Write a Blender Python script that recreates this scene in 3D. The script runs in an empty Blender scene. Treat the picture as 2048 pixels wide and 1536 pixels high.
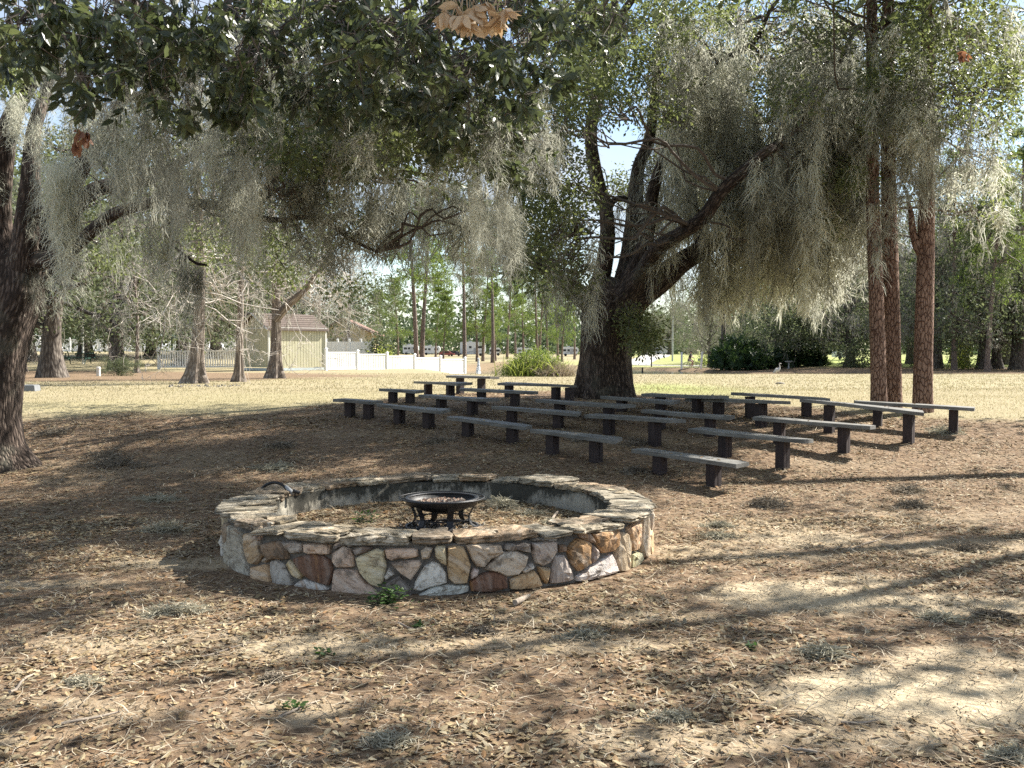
import bpy, math, random
import numpy as np
from mathutils import Vector, Matrix

random.seed(7)
RS = np.random.RandomState(11)
SC = bpy.context.scene
COL = SC.collection

# ------------------------------------------------------------------ camera, sky, sun, exposure
CAMZ = 1.6
FPX = 2000.0
PITCH = math.atan(65.0 / FPX)
cam_d = bpy.data.cameras.new("camera")
cam = bpy.data.objects.new("camera", cam_d)
COL.objects.link(cam)
cam.location = (0, 0, CAMZ)
cam.rotation_euler = (math.radians(90) - PITCH, 0, 0)
cam_d.sensor_width = 36.0
cam_d.lens = 36.0 * FPX / 2048.0
cam_d.clip_start = 0.05
cam_d.clip_end = 3000
SC.camera = cam

SUN_AZ = math.radians(32)      # from +X towards +Y
SUN_EL = math.radians(41)
world = bpy.data.worlds.new("World")
SC.world = world
world.use_nodes = True
wn = world.node_tree.nodes
wl = world.node_tree.links
for n in list(wn):
    wn.remove(n)
w_out = wn.new("ShaderNodeOutputWorld")
w_bg = wn.new("ShaderNodeBackground")
w_sky = wn.new("ShaderNodeTexSky")
w_sky.sky_type = 'NISHITA'
w_sky.sun_disc = False
w_sky.sun_elevation = SUN_EL
w_sky.sun_rotation = math.pi / 2 - SUN_AZ
w_sky.air_density = 1.0
w_sky.dust_density = .4
w_bg.inputs['Strength'].default_value = 0.076
w_tc = wn.new("ShaderNodeTexCoord")
w_map = wn.new("ShaderNodeMapping")
w_map.inputs['Scale'].default_value = (1.6, 1.6, 4.5)
w_no = wn.new("ShaderNodeTexNoise")
w_no.inputs['Scale'].default_value = 1.9
w_no.inputs['Detail'].default_value = 8
w_no.inputs['Roughness'].default_value = 0.58
w_rp = wn.new("ShaderNodeValToRGB")
w_rp.color_ramp.elements[0].position = 0.40
w_rp.color_ramp.elements[1].position = 0.66
w_mx = wn.new("ShaderNodeMixRGB")
w_mx.inputs['Color2'].default_value = (3.9, 4.2, 4.7, 1)
wl.new(w_tc.outputs['Generated'], w_map.inputs['Vector'])
wl.new(w_map.outputs['Vector'], w_no.inputs['Vector'])
wl.new(w_no.outputs['Fac'], w_rp.inputs['Fac'])
wl.new(w_rp.outputs['Color'], w_mx.inputs['Fac'])
wl.new(w_sky.outputs['Color'], w_mx.inputs['Color1'])
wl.new(w_mx.outputs['Color'], w_bg.inputs['Color'])
wl.new(w_bg.outputs['Background'], w_out.inputs['Surface'])

sun_d = bpy.data.lights.new("sun", 'SUN')
sun_d.energy = 5.0
sun_d.angle = math.radians(0.55)
sun_d.color = (1.0, 0.945, 0.85)
sun = bpy.data.objects.new("sun", sun_d)
COL.objects.link(sun)
SUNV = Vector((math.cos(SUN_AZ) * math.cos(SUN_EL), math.sin(SUN_AZ) * math.cos(SUN_EL), math.sin(SUN_EL)))
sun.rotation_euler = SUNV.to_track_quat('Z', 'Y').to_euler()
sun.location = (20, 10, 30)

SC.view_settings.view_transform = 'Standard'
SC.view_settings.look = 'None'
SC.view_settings.gamma = 1
SC.view_settings.use_curve_mapping = False
SC.view_settings.exposure = 1.55
SC.cycles.max_bounces = 8
SC.cycles.diffuse_bounces = 4
SC.cycles.glossy_bounces = 2
SC.cycles.transmission_bounces = 5
SC.cycles.transparent_max_bounces = 6
SC.cycles.use_denoising = False
SC.cycles.denoiser = 'OPENIMAGEDENOISE'
SC.cycles.sample_clamp_indirect = 6

# ------------------------------------------------------------------ helpers
def S(a, b, t):
    t = np.clip((np.asarray(t, dtype=float) - a) / (b - a), 0, 1)
    return t * t * (3 - 2 * t)

_H = np.random.RandomState(5).rand(256, 256)
def vnoise(x, y):
    x = np.asarray(x, float); y = np.asarray(y, float)
    xi = np.floor(x).astype(int); yi = np.floor(y).astype(int)
    fx = x - xi; fy = y - yi
    fx = fx * fx * (3 - 2 * fx); fy = fy * fy * (3 - 2 * fy)
    a = _H[xi % 256, yi % 256]; b = _H[(xi + 1) % 256, yi % 256]
    c = _H[xi % 256, (yi + 1) % 256]; d = _H[(xi + 1) % 256, (yi + 1) % 256]
    return (a * (1 - fx) + b * fx) * (1 - fy) + (c * (1 - fx) + d * fx) * fy
def fbm(x, y, o=4):
    s = 0; a = 0.5
    for k in range(o):
        s = s + a * vnoise(x * 2 ** k + 17.3 * k, y * 2 ** k + 9.1 * k); a *= 0.5
    return s

PONDC = (6.0, 85.0, 13.0, 24.0)
def pond_r(x, y):
    return np.sqrt(((x - PONDC[0]) / PONDC[2]) ** 2 + ((y - PONDC[1]) / PONDC[3]) ** 2) + 0.05 * (vnoise(x * .35, y * .2) - .5)

RINGC = (-0.59, 8.25)
def H(x, y):
    x = np.asarray(x, float); y = np.asarray(y, float)
    base = .73 * S(9, 17, y) - .1 * S(20, 45, y)
    m = S(-6, -1, x + 0.06 * (y - 60)) * S(42, 60, y)
    right = S(20, 27, x)
    low = -.1 + .4 * right
    z = base * (1 - m) + low * m
    z = z + (0.6 * S(96, 112, y) * S(11, 0, x)) * m
    z = z - .12 * S(60, 90, y) * (1 - m)
    z = z + 1.05 * S(62, 98, y) * S(-14, -28, x)
    z = z * (1 - S(170, 235, y)) + .8 * S(170, 235, y)
    z = z + 1.1 * S(240, 420, y) * 1.0
    z = z - 0.85 * (1 - S(.86, 1.03, pond_r(x, y)))
    amp = S(2, 6, y) * (1 - S(40, 80, y))
    z = z + .05 * (fbm(x * .55, y * .55, 3) - .45) * (0.35 + 0.65 * amp) + .016 * (fbm(x * 2.3 + 5, y * 2.3, 3) - .45)
    # sand and leaves banked up inside the ring
    rr = np.sqrt((x - RINGC[0]) ** 2 + (y - RINGC[1]) ** 2)
    z = z + .155 * (1 - S(1.48, 1.56, rr))
    return z
def h1(x, y):
    return float(H(np.array([x]), np.array([y]))[0])

CP, SP = math.cos(PITCH), math.sin(PITCH)
def ray(px, py):
    a = (px - 1024) / FPX; b = (768 - py) / FPX
    return Vector((a, CP + b * SP, -SP + b * CP))
def at(px, py, depth):
    d = ray(px, py)
    return Vector((0, 0, CAMZ)) + d * (depth / d.y)
def gnd(px, py):
    d = ray(px, py)
    ys = np.concatenate([np.arange(3, 40, .02), np.arange(40, 400, .2)])
    t = ys / d.y
    zs = CAMZ + d.z * t; xs = d.x * t
    hit = np.nonzero(zs <= H(xs, ys))[0]
    i = hit[0] if len(hit) else len(ys) - 1
    return Vector((xs[i], ys[i], float(H(xs[i:i+1], ys[i:i+1])[0])))

def tag(o, label=None, cat=None, group=None, kind=None):
    if label: o['label'] = label
    if cat: o['category'] = cat
    if group: o['group'] = group
    if kind: o['kind'] = kind
    return o
def empty(name, loc=(0, 0, 0), rz=0.0):
    o = bpy.data.objects.new(name, None)
    COL.objects.link(o); o.location = loc; o.rotation_euler = (0, 0, rz)
    o.empty_display_size = 0.2
    return o
def link(name, me, parent=None):
    o = bpy.data.objects.new(name, me)
    COL.objects.link(o)
    if parent is not None: o.parent = parent
    return o

class MB:
    """mesh accumulator: quads and tris in numpy, one float per face ('rnd'), one vector per vertex ('bk')"""
    def __init__(s):
        s.V = []; s.F3 = []; s.F4 = []; s.R3 = []; s.R4 = []; s.B = []; s.n = 0
    def add(s, V, F, rnd=None, bk=None):
        V = np.asarray(V, np.float32).reshape(-1, 3); F = np.asarray(F, np.int64)
        if len(V) == 0 or len(F) == 0: return s
        if rnd is None: rnd = np.zeros(len(F))
        if np.isscalar(rnd): rnd = np.full(len(F), float(rnd))
        s.V.append(V); s.B.append(np.zeros_like(V) if bk is None else np.asarray(bk, np.float32).reshape(-1, 3))
        (s.F3 if F.shape[1] == 3 else s.F4).append(F + s.n)
        (s.R3 if F.shape[1] == 3 else s.R4).append(np.asarray(rnd, np.float32))
        s.n += len(V)
        return s
    def mesh(s, name, mats, smooth=False, matidx=None):
        me = bpy.data.meshes.new(name)
        V = np.concatenate(s.V); B = np.concatenate(s.B)
        f3 = np.concatenate(s.F3) if s.F3 else np.zeros((0, 3), np.int64)
        f4 = np.concatenate(s.F4) if s.F4 else np.zeros((0, 4), np.int64)
        r = np.concatenate(s.R3 + s.R4)
        me.vertices.add(len(V)); me.vertices.foreach_set('co', V.ravel())
        nl = f3.size + f4.size
        me.loops.add(nl); me.loops.foreach_set('vertex_index', np.concatenate([f3.ravel(), f4.ravel()]).astype(np.int32))
        me.polygons.add(len(f3) + len(f4))
        st = np.concatenate([np.arange(len(f3)) * 3, f3.size + np.arange(len(f4)) * 4]).astype(np.int32)
        me.polygons.foreach_set('loop_start', st)
        me.polygons.foreach_set('use_smooth', np.full(len(st), smooth))
        a = me.attributes.new('rnd', 'FLOAT', 'FACE'); a.data.foreach_set('value', r.astype(np.float32))
        if np.any(B):
            a = me.attributes.new('bk', 'FLOAT_VECTOR', 'POINT'); a.data.foreach_set('vector', B.ravel())
        me.update(calc_edges=True)
        for m in (mats if isinstance(mats, (list, tuple)) else [mats]): me.materials.append(m)
        return me
    def build(s, name, mats, parent=None, smooth=False):
        return link(name, s.mesh(name, mats, smooth), parent)
    # primitives
    def box(s, c, size, rz=0.0, rnd=0.0, top=1.0, R=None):
        sx, sy, sz = [v / 2 for v in size]
        v = np.array([[x, y, z] for z in (-sz, sz) for y in (-sy, sy) for x in (-sx, sx)], float)
        v[4:, :2] *= top
        if R is not None: v = v @ np.array(R).T
        elif rz:
            c_, s_ = math.cos(rz), math.sin(rz)
            v = v @ np.array([[c_, s_, 0], [-s_, c_, 0], [0, 0, 1]])
        v = v + np.array(c)
        s.add(v, [[0, 2, 3, 1], [4, 5, 7, 6], [0, 1, 5, 4], [2, 6, 7, 3], [0, 4, 6, 2], [1, 3, 7, 5]], rnd)
        return s
    def tube(s, P, R, n=8, wob=0.0, cap=True, rnd=0.0, ph=0.0, flute=None):
        P = np.asarray(P, float); R = np.asarray(R, float)
        if R.ndim == 0: R = np.full(len(P), float(R))
        T = np.gradient(P, axis=0); T /= np.linalg.norm(T, axis=1)[:, None] + 1e-9
        ref = np.array([0.31, 0.95, 0.05]) if abs(T[0][2]) > .6 else np.array([0, 0, 1.])
        N = np.cross(T, ref); N /= np.linalg.norm(N, axis=1)[:, None] + 1e-9
        B = np.cross(N, T)
        th = np.linspace(0, 2 * np.pi, n, endpoint=False)
        L = np.concatenate([[0], np.cumsum(np.linalg.norm(np.diff(P, axis=0), axis=1))])
        rr = R[:, None] * np.ones((1, n))
        if wob:
            rr = rr * (1 + wob * (np.sin(3 * th[None] + ph + L[:, None] * 1.3) * .5 + np.sin(5 * th[None] + 2 * ph - L[:, None] * 2.1) * .35
                      + .9 * (vnoise(np.cos(th)[None] * 2 + ph * 7 + 40 + 0 * L[:, None], L[:, None] / (R.max() + 1e-6) * 1.3 + np.sin(th)[None] * 2 + 50) - .5)))
        if flute is not None:
            rr = rr * flute(th[None], L[:, None])
        V = P[:, None] + rr[:, :, None] * (np.cos(th)[None, :, None] * N[:, None] + np.sin(th)[None, :, None] * B[:, None])
        rb = R.mean()
        bk = np.stack([np.cos(th)[None] * R[:, None] + 0 * L[:, None], np.sin(th)[None] * R[:, None] + 0 * L[:, None], L[:, None] + 0 * th[None] + ph * 3], -1)
        k = len(P); i = np.arange(k - 1)[:, None] * n; j = np.arange(n)[None]
        j2 = (j + 1) % n
        F = np.stack([i + j, i + j2, i + n + j2, i + n + j], -1).reshape(-1, 4)
        s.add(V, F, rnd, bk)
        if cap:
            for e in (0, k - 1):
                base = V[e]
                VV = np.concatenate([base, base.mean(0)[None]])
                jj = np.arange(n)
                s.add(VV, np.stack([jj, (jj + 1) % n, np.full(n, n)], -1)[:, ::(-1 if e else 1)], rnd, np.concatenate([bk[e], bk[e].mean(0)[None]]))
        return s
    def lathe(s, prof, n=32, c=(0, 0, 0), rnd=0.0, closed=False):
        prof = np.asarray(prof, float); th = np.linspace(0, 2 * np.pi, n, endpoint=False)
        V = np.stack([prof[:, None, 0] * np.cos(th), prof[:, None, 0] * np.sin(th), prof[:, None, 1] + 0 * th], -1) + np.array(c)
        k = len(prof); j = np.arange(n)
        rows = np.arange(k if closed else k - 1)
        F = np.stack([(rows[:, None] * n + j), (rows[:, None] * n + (j + 1) % n), (((rows + 1) % k)[:, None] * n + (j + 1) % n), (((rows + 1) % k)[:, None] * n + j)], -1).reshape(-1, 4)
        return s.add(V, F, rnd)

def spline(P, R, step):
    """Catmull-Rom through control points, radii interpolated"""
    P = np.asarray(P, float); R = np.asarray(R, float)
    Q = np.vstack([2 * P[0] - P[1], P, 2 * P[-1] - P[-2]])
    out = []; rad = []
    for i in range(len(P) - 1):
        p0, p1, p2, p3 = Q[i:i + 4]
        m = max(2, int(np.linalg.norm(p2 - p1) / step))
        t = np.linspace(0, 1, m, endpoint=False)[:, None]
        out.append(.5 * ((2 * p1) + (-p0 + p2) * t + (2 * p0 - 5 * p1 + 4 * p2 - p3) * t ** 2 + (-p0 + 3 * p1 - 3 * p2 + p3) * t ** 3))
        rad.append(R[i] + (R[i + 1] - R[i]) * t[:, 0])
    out.append(P[-1:]); rad.append(R[-1:])
    return np.vstack(out), np.concatenate(rad)

def inst(mb, TV, TF, pos, X, Y, Z, rnd):
    """copies of template (verts TV, faces TF) with axes X,Y,Z (N,3, scaled) at pos (N,3)"""
    N = len(pos)
    if N == 0: return
    V = TV[None, :, 0:1] * X[:, None] + TV[None, :, 1:2] * Y[:, None] + TV[None, :, 2:3] * Z[:, None] + pos[:, None]
    F = TF[None] + (np.arange(N) * len(TV))[:, None, None]
    mb.add(V.reshape(-1, 3), F.reshape(-1, TF.shape[1]), np.repeat(rnd, len(TF)))
def unit(v):
    return v / (np.linalg.norm(v, axis=-1, keepdims=True) + 1e-9)
def frames(D, rs, flat=None):
    """orthonormal frames with X along D, and Z random (or near 'flat' direction)"""
    D = unit(D)
    up = rs.normal(size=D.shape) if flat is None else unit(flat + .0)
    Y = unit(np.cross(up, D)); Z = np.cross(D, Y)
    return D, Y, Z

# ------------------------------------------------------------------ materials
def newmat(name):
    m = bpy.data.materials.new(name); m.use_nodes = True
    nt = m.node_tree
    return m, nt, nt.nodes, nt.links, nt.nodes['Principled BSDF'], nt.nodes['Material Output']
def N_(ns, t, **kw):
    n = ns.new(t)
    for k, v in kw.items():
        if k in n.inputs: n.inputs[k].default_value = v
        else: setattr(n, k, v)
    return n
def ramp(ns, stops, interp='LINEAR'):
    r = ns.new('ShaderNodeValToRGB'); cr = r.color_ramp; cr.interpolation = interp
    while len(cr.elements) < len(stops): cr.elements.new(0.5)
    for e, (p, c) in zip(cr.elements, stops):
        e.position = p; e.color = (c[0], c[1], c[2], 1) if not np.isscalar(c) else (c, c, c, 1)
    return r
def mixc(ns, ls, f, a, b, bt='MIX'):
    m = ns.new('ShaderNodeMixRGB'); m.blend_type = bt
    for k, v in (('Fac', f), ('Color1', a), ('Color2', b)):
        if isinstance(v, (int, float)): m.inputs[k].default_value = v
        elif isinstance(v, tuple): m.inputs[k].default_value = (*v[:3], 1)
        else: ls.new(v, m.inputs[k])
    return m.outputs['Color']
def bump(ns, ls, bsdf, h, strength=.5, dist=.01, prev=None):
    b = N_(ns, 'ShaderNodeBump', Strength=strength, Distance=dist)
    ls.new(h, b.inputs['Height'])
    if prev is not None: ls.new(prev.outputs['Normal'], b.inputs['Normal'])
    ls.new(b.outputs['Normal'], bsdf.inputs['Normal'])
    return b
def mapping(ns, ls, src, scale):
    mp = ns.new('ShaderNodeMapping'); mp.inputs['Scale'].default_value = scale
    ls.new(src, mp.inputs['Vector']); return mp.outputs['Vector']

def simple(name, col, rough=.6, var=.25, scale=8.0, metal=0.0, bumps=.15, spec=.4, coord='Object', stretch=(1, 1, 1)):
    """plain material with mottled colour and fine relief"""
    m, nt, ns, ls, b, o = newmat(name)
    tc = ns.new('ShaderNodeTexCoord')
    v = mapping(ns, ls, tc.outputs[coord], stretch)
    no = N_(ns, 'ShaderNodeTexNoise', Scale=scale, Detail=5.0, Roughness=.6); ls.new(v, no.inputs['Vector'])
    rp = ramp(ns, [(.3, tuple(c * (1 - var) for c in col)), (.7, tuple(min(1, c * (1 + var)) for c in col))])
    ls.new(no.outputs['Fac'], rp.inputs['Fac']); ls.new(rp.outputs['Color'], b.inputs['Base Color'])
    b.inputs['Roughness'].default_value = rough; b.inputs['Metallic'].default_value = metal
    b.inputs['Specular IOR Level'].default_value = spec
    if bumps:
        n2 = N_(ns, 'ShaderNodeTexNoise', Scale=scale * 5, Detail=4.0); ls.new(v, n2.inputs['Vector'])
        bump(ns, ls, b, n2.outputs['Fac'], bumps, .01)
    return m

def leafmat(name, cols, rough=.42, spec=.5, trans=.35, tcol=(.25, .38, .06)):
    m, nt, ns, ls, b, o = newmat(name)
    at_ = N_(ns, 'ShaderNodeAttribute', attribute_name='rnd')
    rp = ramp(ns, [(i / max(1, len(cols) - 1), c) for i, c in enumerate(cols)]); ls.new(at_.outputs['Fac'], rp.inputs['Fac'])
    ls.new(rp.outputs['Color'], b.inputs['Base Color'])
    b.inputs['Roughness'].default_value = rough; b.inputs['Specular IOR Level'].default_value = spec
    tr = ns.new('ShaderNodeBsdfTranslucent')
    tint = mixc(ns, ls, .6, rp.outputs['Color'], tcol)
    ls.new(tint, tr.inputs['Color'])
    mx = ns.new('ShaderNodeMixShader'); mx.inputs['Fac'].default_value = trans
    ls.new(b.outputs[0], mx.inputs[1]); ls.new(tr.outputs[0], mx.inputs[2]); ls.new(mx.outputs[0], o.inputs['Surface'])
    return m

def barkmat(name, dark, mid, light, zs=.22, sc=26.0, dist=.03, lichen=None, plates=False):
    m, nt, ns, ls, b, o = newmat(name)
    at_ = N_(ns, 'ShaderNodeAttribute', attribute_name='bk')
    v = mapping(ns, ls, at_.outputs['Vector'], (1, 1, zs))
    wn_ = N_(ns, 'ShaderNodeTexNoise', Scale=sc * .35, Detail=3.0); ls.new(v, wn_.inputs['Vector'])
    vv = mixc(ns, ls, .06, v, wn_.outputs['Color'])
    vo = N_(ns, 'ShaderNodeTexVoronoi', Scale=sc, feature='DISTANCE_TO_EDGE' if plates else 'F1'); ls.new(vv, vo.inputs['Vector'])
    no = N_(ns, 'ShaderNodeTexNoise', Scale=sc * 1.4, Detail=6.0, Roughness=.65); ls.new(v, no.inputs['Vector'])
    if plates:
        cr = ramp(ns, [(0.0, 0.0), (.05, .55), (.16, 1.0)]); ls.new(vo.outputs['Distance'], cr.inputs['Fac'])
    else:
        cr = ramp(ns, [(.1, 1.0), (.62, 0.0)]); ls.new(vo.outputs['Distance'], cr.inputs['Fac'])
    hh = mixc(ns, ls, .42, cr.outputs['Color'], no.outputs['Fac'])
    rp = ramp(ns, [(.12, dark), (.45, mid), (.85, light)]); ls.new(hh, rp.inputs['Fac'])
    col = rp.outputs['Color']
    big = N_(ns, 'ShaderNodeTexNoise', Scale=2.2, Detail=4.0); ls.new(at_.outputs['Vector'], big.inputs['Vector'])
    br = ramp(ns, [(.35, .82), (.7, 1.15)]); ls.new(big.outputs['Fac'], br.inputs['Fac'])
    col = mixc(ns, ls, 1.0, col, br.outputs['Color'], 'MULTIPLY')
    if lichen:
        lr = ramp(ns, [(.54, 0.0), (.7, .5)]); ls.new(big.outputs['Fac'], lr.inputs['Fac'])
        col = mixc(ns, ls, lr.outputs['Color'], col, lichen)
    ls.new(col, b.inputs['Base Color']); b.inputs['Roughness'].default_value = .9; b.inputs['Specular IOR Level'].default_value = .25
    bump(ns, ls, b, hh, 1.0, dist)
    return m

# ------------------------------------------------------------------ terrain
def ground_material():
    m, nt, ns, ls, b, o = newmat("ground")
    tc = ns.new('ShaderNodeTexCoord'); P = tc.outputs['Object']
    at_ = N_(ns, 'ShaderNodeAttribute', attribute_name='zone')
    sep = ns.new('ShaderNodeSeparateXYZ'); ls.new(at_.outputs['Vector'], sep.inputs[0])
    n1 = N_(ns, 'ShaderNodeTexNoise', Scale=3.0, Detail=8.0, Roughness=.7); ls.new(P, n1.inputs['Vector'])
    n2 = N_(ns, 'ShaderNodeTexNoise', Scale=28.0, Detail=6.0, Roughness=.75); ls.new(P, n2.inputs['Vector'])
    vo = N_(ns, 'ShaderNodeTexVoronoi', Scale=22.0); ls.new(P, vo.inputs['Vector'])
    soil = ramp(ns, [(.25, (.055, .038, .026)), (.5, (.15, .11, .075)), (.75, (.27, .21, .145))]); ls.new(n2.outputs['Fac'], soil.inputs['Fac'])
    leafc = ramp(ns, [(0, (.09, .05, .028)), (.35, (.20, .13, .08)), (.6, (.30, .21, .13)), (.8, (.16, .11, .08)), (1, (.38, .29, .19))])
    ls.new(vo.outputs['Color'], leafc.inputs['Fac'])
    litter = mixc(ns, ls, .6, soil.outputs['Color'], leafc.outputs['Color'])
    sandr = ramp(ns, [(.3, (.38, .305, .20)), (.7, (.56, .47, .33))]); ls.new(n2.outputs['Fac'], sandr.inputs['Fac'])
    grs = ramp(ns, [(.28, (.20, .165, .095)), (.5, (.30, .25, .145)), (.72, (.39, .335, .21))]); ls.new(n2.outputs['Fac'], grs.inputs['Fac'])
    gpat = ramp(ns, [(.42, (.33, .285, .19)), (.62, (.27, .24, .145))]); ls.new(n1.outputs['Fac'], gpat.inputs['Fac'])
    grass = mixc(ns, ls, .5, grs.outputs['Color'], gpat.outputs['Color'])
    grass = mixc(ns, ls, sep.outputs['Z'], grass, (.27, .31, .10))
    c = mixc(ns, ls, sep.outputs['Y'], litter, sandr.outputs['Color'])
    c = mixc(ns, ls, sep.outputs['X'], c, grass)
    ls.new(c, b.inputs['Base Color'])
    b.inputs['Roughness'].default_value = .95; b.inputs['Specular IOR Level'].default_value = .1
    hm = mixc(ns, ls, .5, n2.outputs['Fac'], vo.outputs['Distance'])
    bump(ns, ls, b, hm, .9, .03)
    return m
M_GROUND = ground_material()

_bp = [(-300, 838), (0, 836), (300, 832), (560, 828), (650, 812), (760, 800), (900, 789), (1010, 783), (1150, 783), (1290, 790), (1400, 797), (1560, 815), (1750, 836), (1900, 846), (2048, 850), (2400, 870)]
_bd = [gnd(px, py).y for px, py in _bp]
_bu = [px for px, py in _bp]
def grass_mask(x, y):
    u = 1024 + FPX * x / np.maximum(y, 2)
    bd = np.interp(u, _bu, _bd)
    bd = bd + 1.6 * (fbm(x * .7, y * .7, 4) - .47)
    g = S(-.25, .35, y - bd)
    # needle mulch under the left cypresses and along the wood on the right
    e = lambda cx, cy, a, b_, p=1: 1 - S(.75, 1.15, np.sqrt(((x - cx) / a) ** 2 + ((y - cy) / b_) ** 2) + .5 * (fbm(x * .3, y * .3, 3) - .47))
    mul = np.maximum.reduce([e(-15, 38, 9.5, 9), e(-24, 42, 12, 9), e(-9, 38.5, 4, 3)])
    mul = np.maximum(mul, S(56, 60, y) * S(11, 14, x) * (1 - S(24, 30, x)) * (1 - S(103, 108, y)))
    mul = np.maximum(mul, S(57, 61, y + 2 * vnoise(x * .2, y * .2)) * S(18, 24, x) * (1 - S(80, 84, y)))
    mul = np.maximum(mul, .8 * (1 - S(1.05, 1.25, pond_r(x, y))))
    return g * (1 - .95 * mul), mul
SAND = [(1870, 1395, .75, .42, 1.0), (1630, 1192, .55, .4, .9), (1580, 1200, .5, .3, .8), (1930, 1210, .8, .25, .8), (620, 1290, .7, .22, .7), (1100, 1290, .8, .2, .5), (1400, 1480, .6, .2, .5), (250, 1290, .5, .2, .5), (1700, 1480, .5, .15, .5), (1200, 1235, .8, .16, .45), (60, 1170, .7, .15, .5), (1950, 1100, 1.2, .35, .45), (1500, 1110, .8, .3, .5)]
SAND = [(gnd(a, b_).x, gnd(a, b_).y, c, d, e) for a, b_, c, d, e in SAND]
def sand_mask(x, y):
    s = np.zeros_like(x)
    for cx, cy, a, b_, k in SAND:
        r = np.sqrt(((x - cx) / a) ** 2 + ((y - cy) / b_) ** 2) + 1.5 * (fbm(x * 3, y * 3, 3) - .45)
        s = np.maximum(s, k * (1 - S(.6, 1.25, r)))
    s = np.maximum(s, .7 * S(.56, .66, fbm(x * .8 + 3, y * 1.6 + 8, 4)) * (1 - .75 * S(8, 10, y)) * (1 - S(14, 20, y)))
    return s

def build_ground():
    n = 330
    t = np.linspace(0, 1, n)
    ys = np.concatenate([[-30, -12, -4, 0, 1.5], 3.0 + (np.exp(t * 5.55) - 1) / (math.exp(5.55) - 1) * 640, [800, 1400]])
    h = np.concatenate([np.linspace(-1, 1, 300)])
    xs_n = np.sign(h) * (np.abs(h) * .35 + np.abs(h) ** 4 * .65)
    Y = ys[:, None] + 0 * xs_n[None]
    half = np.clip(ys * .95 + 4, 12, 1400)
    X = xs_n[None] * half[:, None] * 1.7
    Z = H(X, Y)
    V = np.stack([X, Y, Z], -1).reshape(-1, 3)
    a, b_ = X.shape
    i = np.arange(a - 1)[:, None] * b_; j = np.arange(b_ - 1)[None]
    F = np.stack([i + j, i + j + 1, i + b_ + j + 1, i + b_ + j], -1).reshape(-1, 4)
    mb = MB(); mb.add(V, F)
    o = mb.build("ground", M_GROUND, smooth=True); tag(o, kind='structure')
    x, y = X.ravel(), Y.ravel()
    g, mul = grass_mask(x, y)
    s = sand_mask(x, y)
    rr = pond_r(x, y)
    s = np.maximum(s, .6 * S(1.2, 1.05, rr) * (1 - S(1.02, 1.0, rr)) * 0)
    gr = .85 * np.exp(-((x - 3.6) / 1.6) ** 2 - ((y - 24) / 4) ** 2) + .55 * S(85, 100, y) * (1 - S(150, 200, y)) * S(2, 8, x) + .08 * S(.5, .7, fbm(x * .15, y * .15, 3)) + .7 * S(60, 66, y) * S(22, 28, x)
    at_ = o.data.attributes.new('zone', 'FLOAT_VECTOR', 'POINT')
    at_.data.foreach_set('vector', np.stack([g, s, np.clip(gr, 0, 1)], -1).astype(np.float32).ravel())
    return o
ground = build_ground()

# pond water
def water():
    m, nt, ns, ls, b, o = newmat("pond_water")
    b.inputs['Base Color'].default_value = (.05, .075, .07, 1); b.inputs['Roughness'].default_value = .07
    tc = ns.new('ShaderNodeTexCoord')
    n = N_(ns, 'ShaderNodeTexNoise', Scale=1.2, Detail=4.0); ls.new(tc.outputs['Object'], n.inputs['Vector'])
    bump(ns, ls, b, n.outputs['Fac'], .25, .05)
    th = np.linspace(0, 2 * np.pi, 64, endpoint=False)
    mb = MB(); V = np.stack([PONDC[0] + 1.0 * PONDC[2] * np.cos(th), PONDC[1] + 1.0 * PONDC[3] * np.sin(th), np.full(64, -.33)], -1)
    V = np.concatenate([V, [[PONDC[0], PONDC[1], -.33]]])
    j = np.arange(64); mb.add(V, np.stack([j, (j + 1) % 64, np.full(64, 64)], -1))
    tag(mb.build("pond_water", m), kind='structure')
water()
# pale road beyond the pond, laid over the ground
def road():
    m = simple("road_surface", (.42, .40, .37), .9, .12, 2.0)
    pts = [gnd(1500, 731), gnd(1390, 732), gnd(1300, 730.5), gnd(1272, 727), gnd(1290, 719), gnd(1310, 712), gnd(1318, 707)]
    P, R = spline([(p.x, p.y, 0) for p in pts], [.9, 1.0, 1.7, 2.0, 2.6, 3, 3.5], 1.0)
    T = unit(np.gradient(P, axis=0)); N = np.stack([-T[:, 1], T[:, 0], 0 * T[:, 0]], -1)
    mb = MB(); K = 7
    off = np.linspace(-1, 1, K)
    V = P[:, None] + N[:, None] * (off[None, :, None] * R[:, None, None])
    V[..., 2] = H(V[..., 0], V[..., 1]) + .05 - .03 * np.abs(off)[None] ** 4
    i = np.arange(len(P) - 1)[:, None] * K; j = np.arange(K - 1)[None]
    mb.add(V, np.stack([i + j, i + j + 1, i + K + j + 1, i + K + j], -1).reshape(-1, 4))
    tag(mb.build("road", m, smooth=True), kind='structure')
road()

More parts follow.
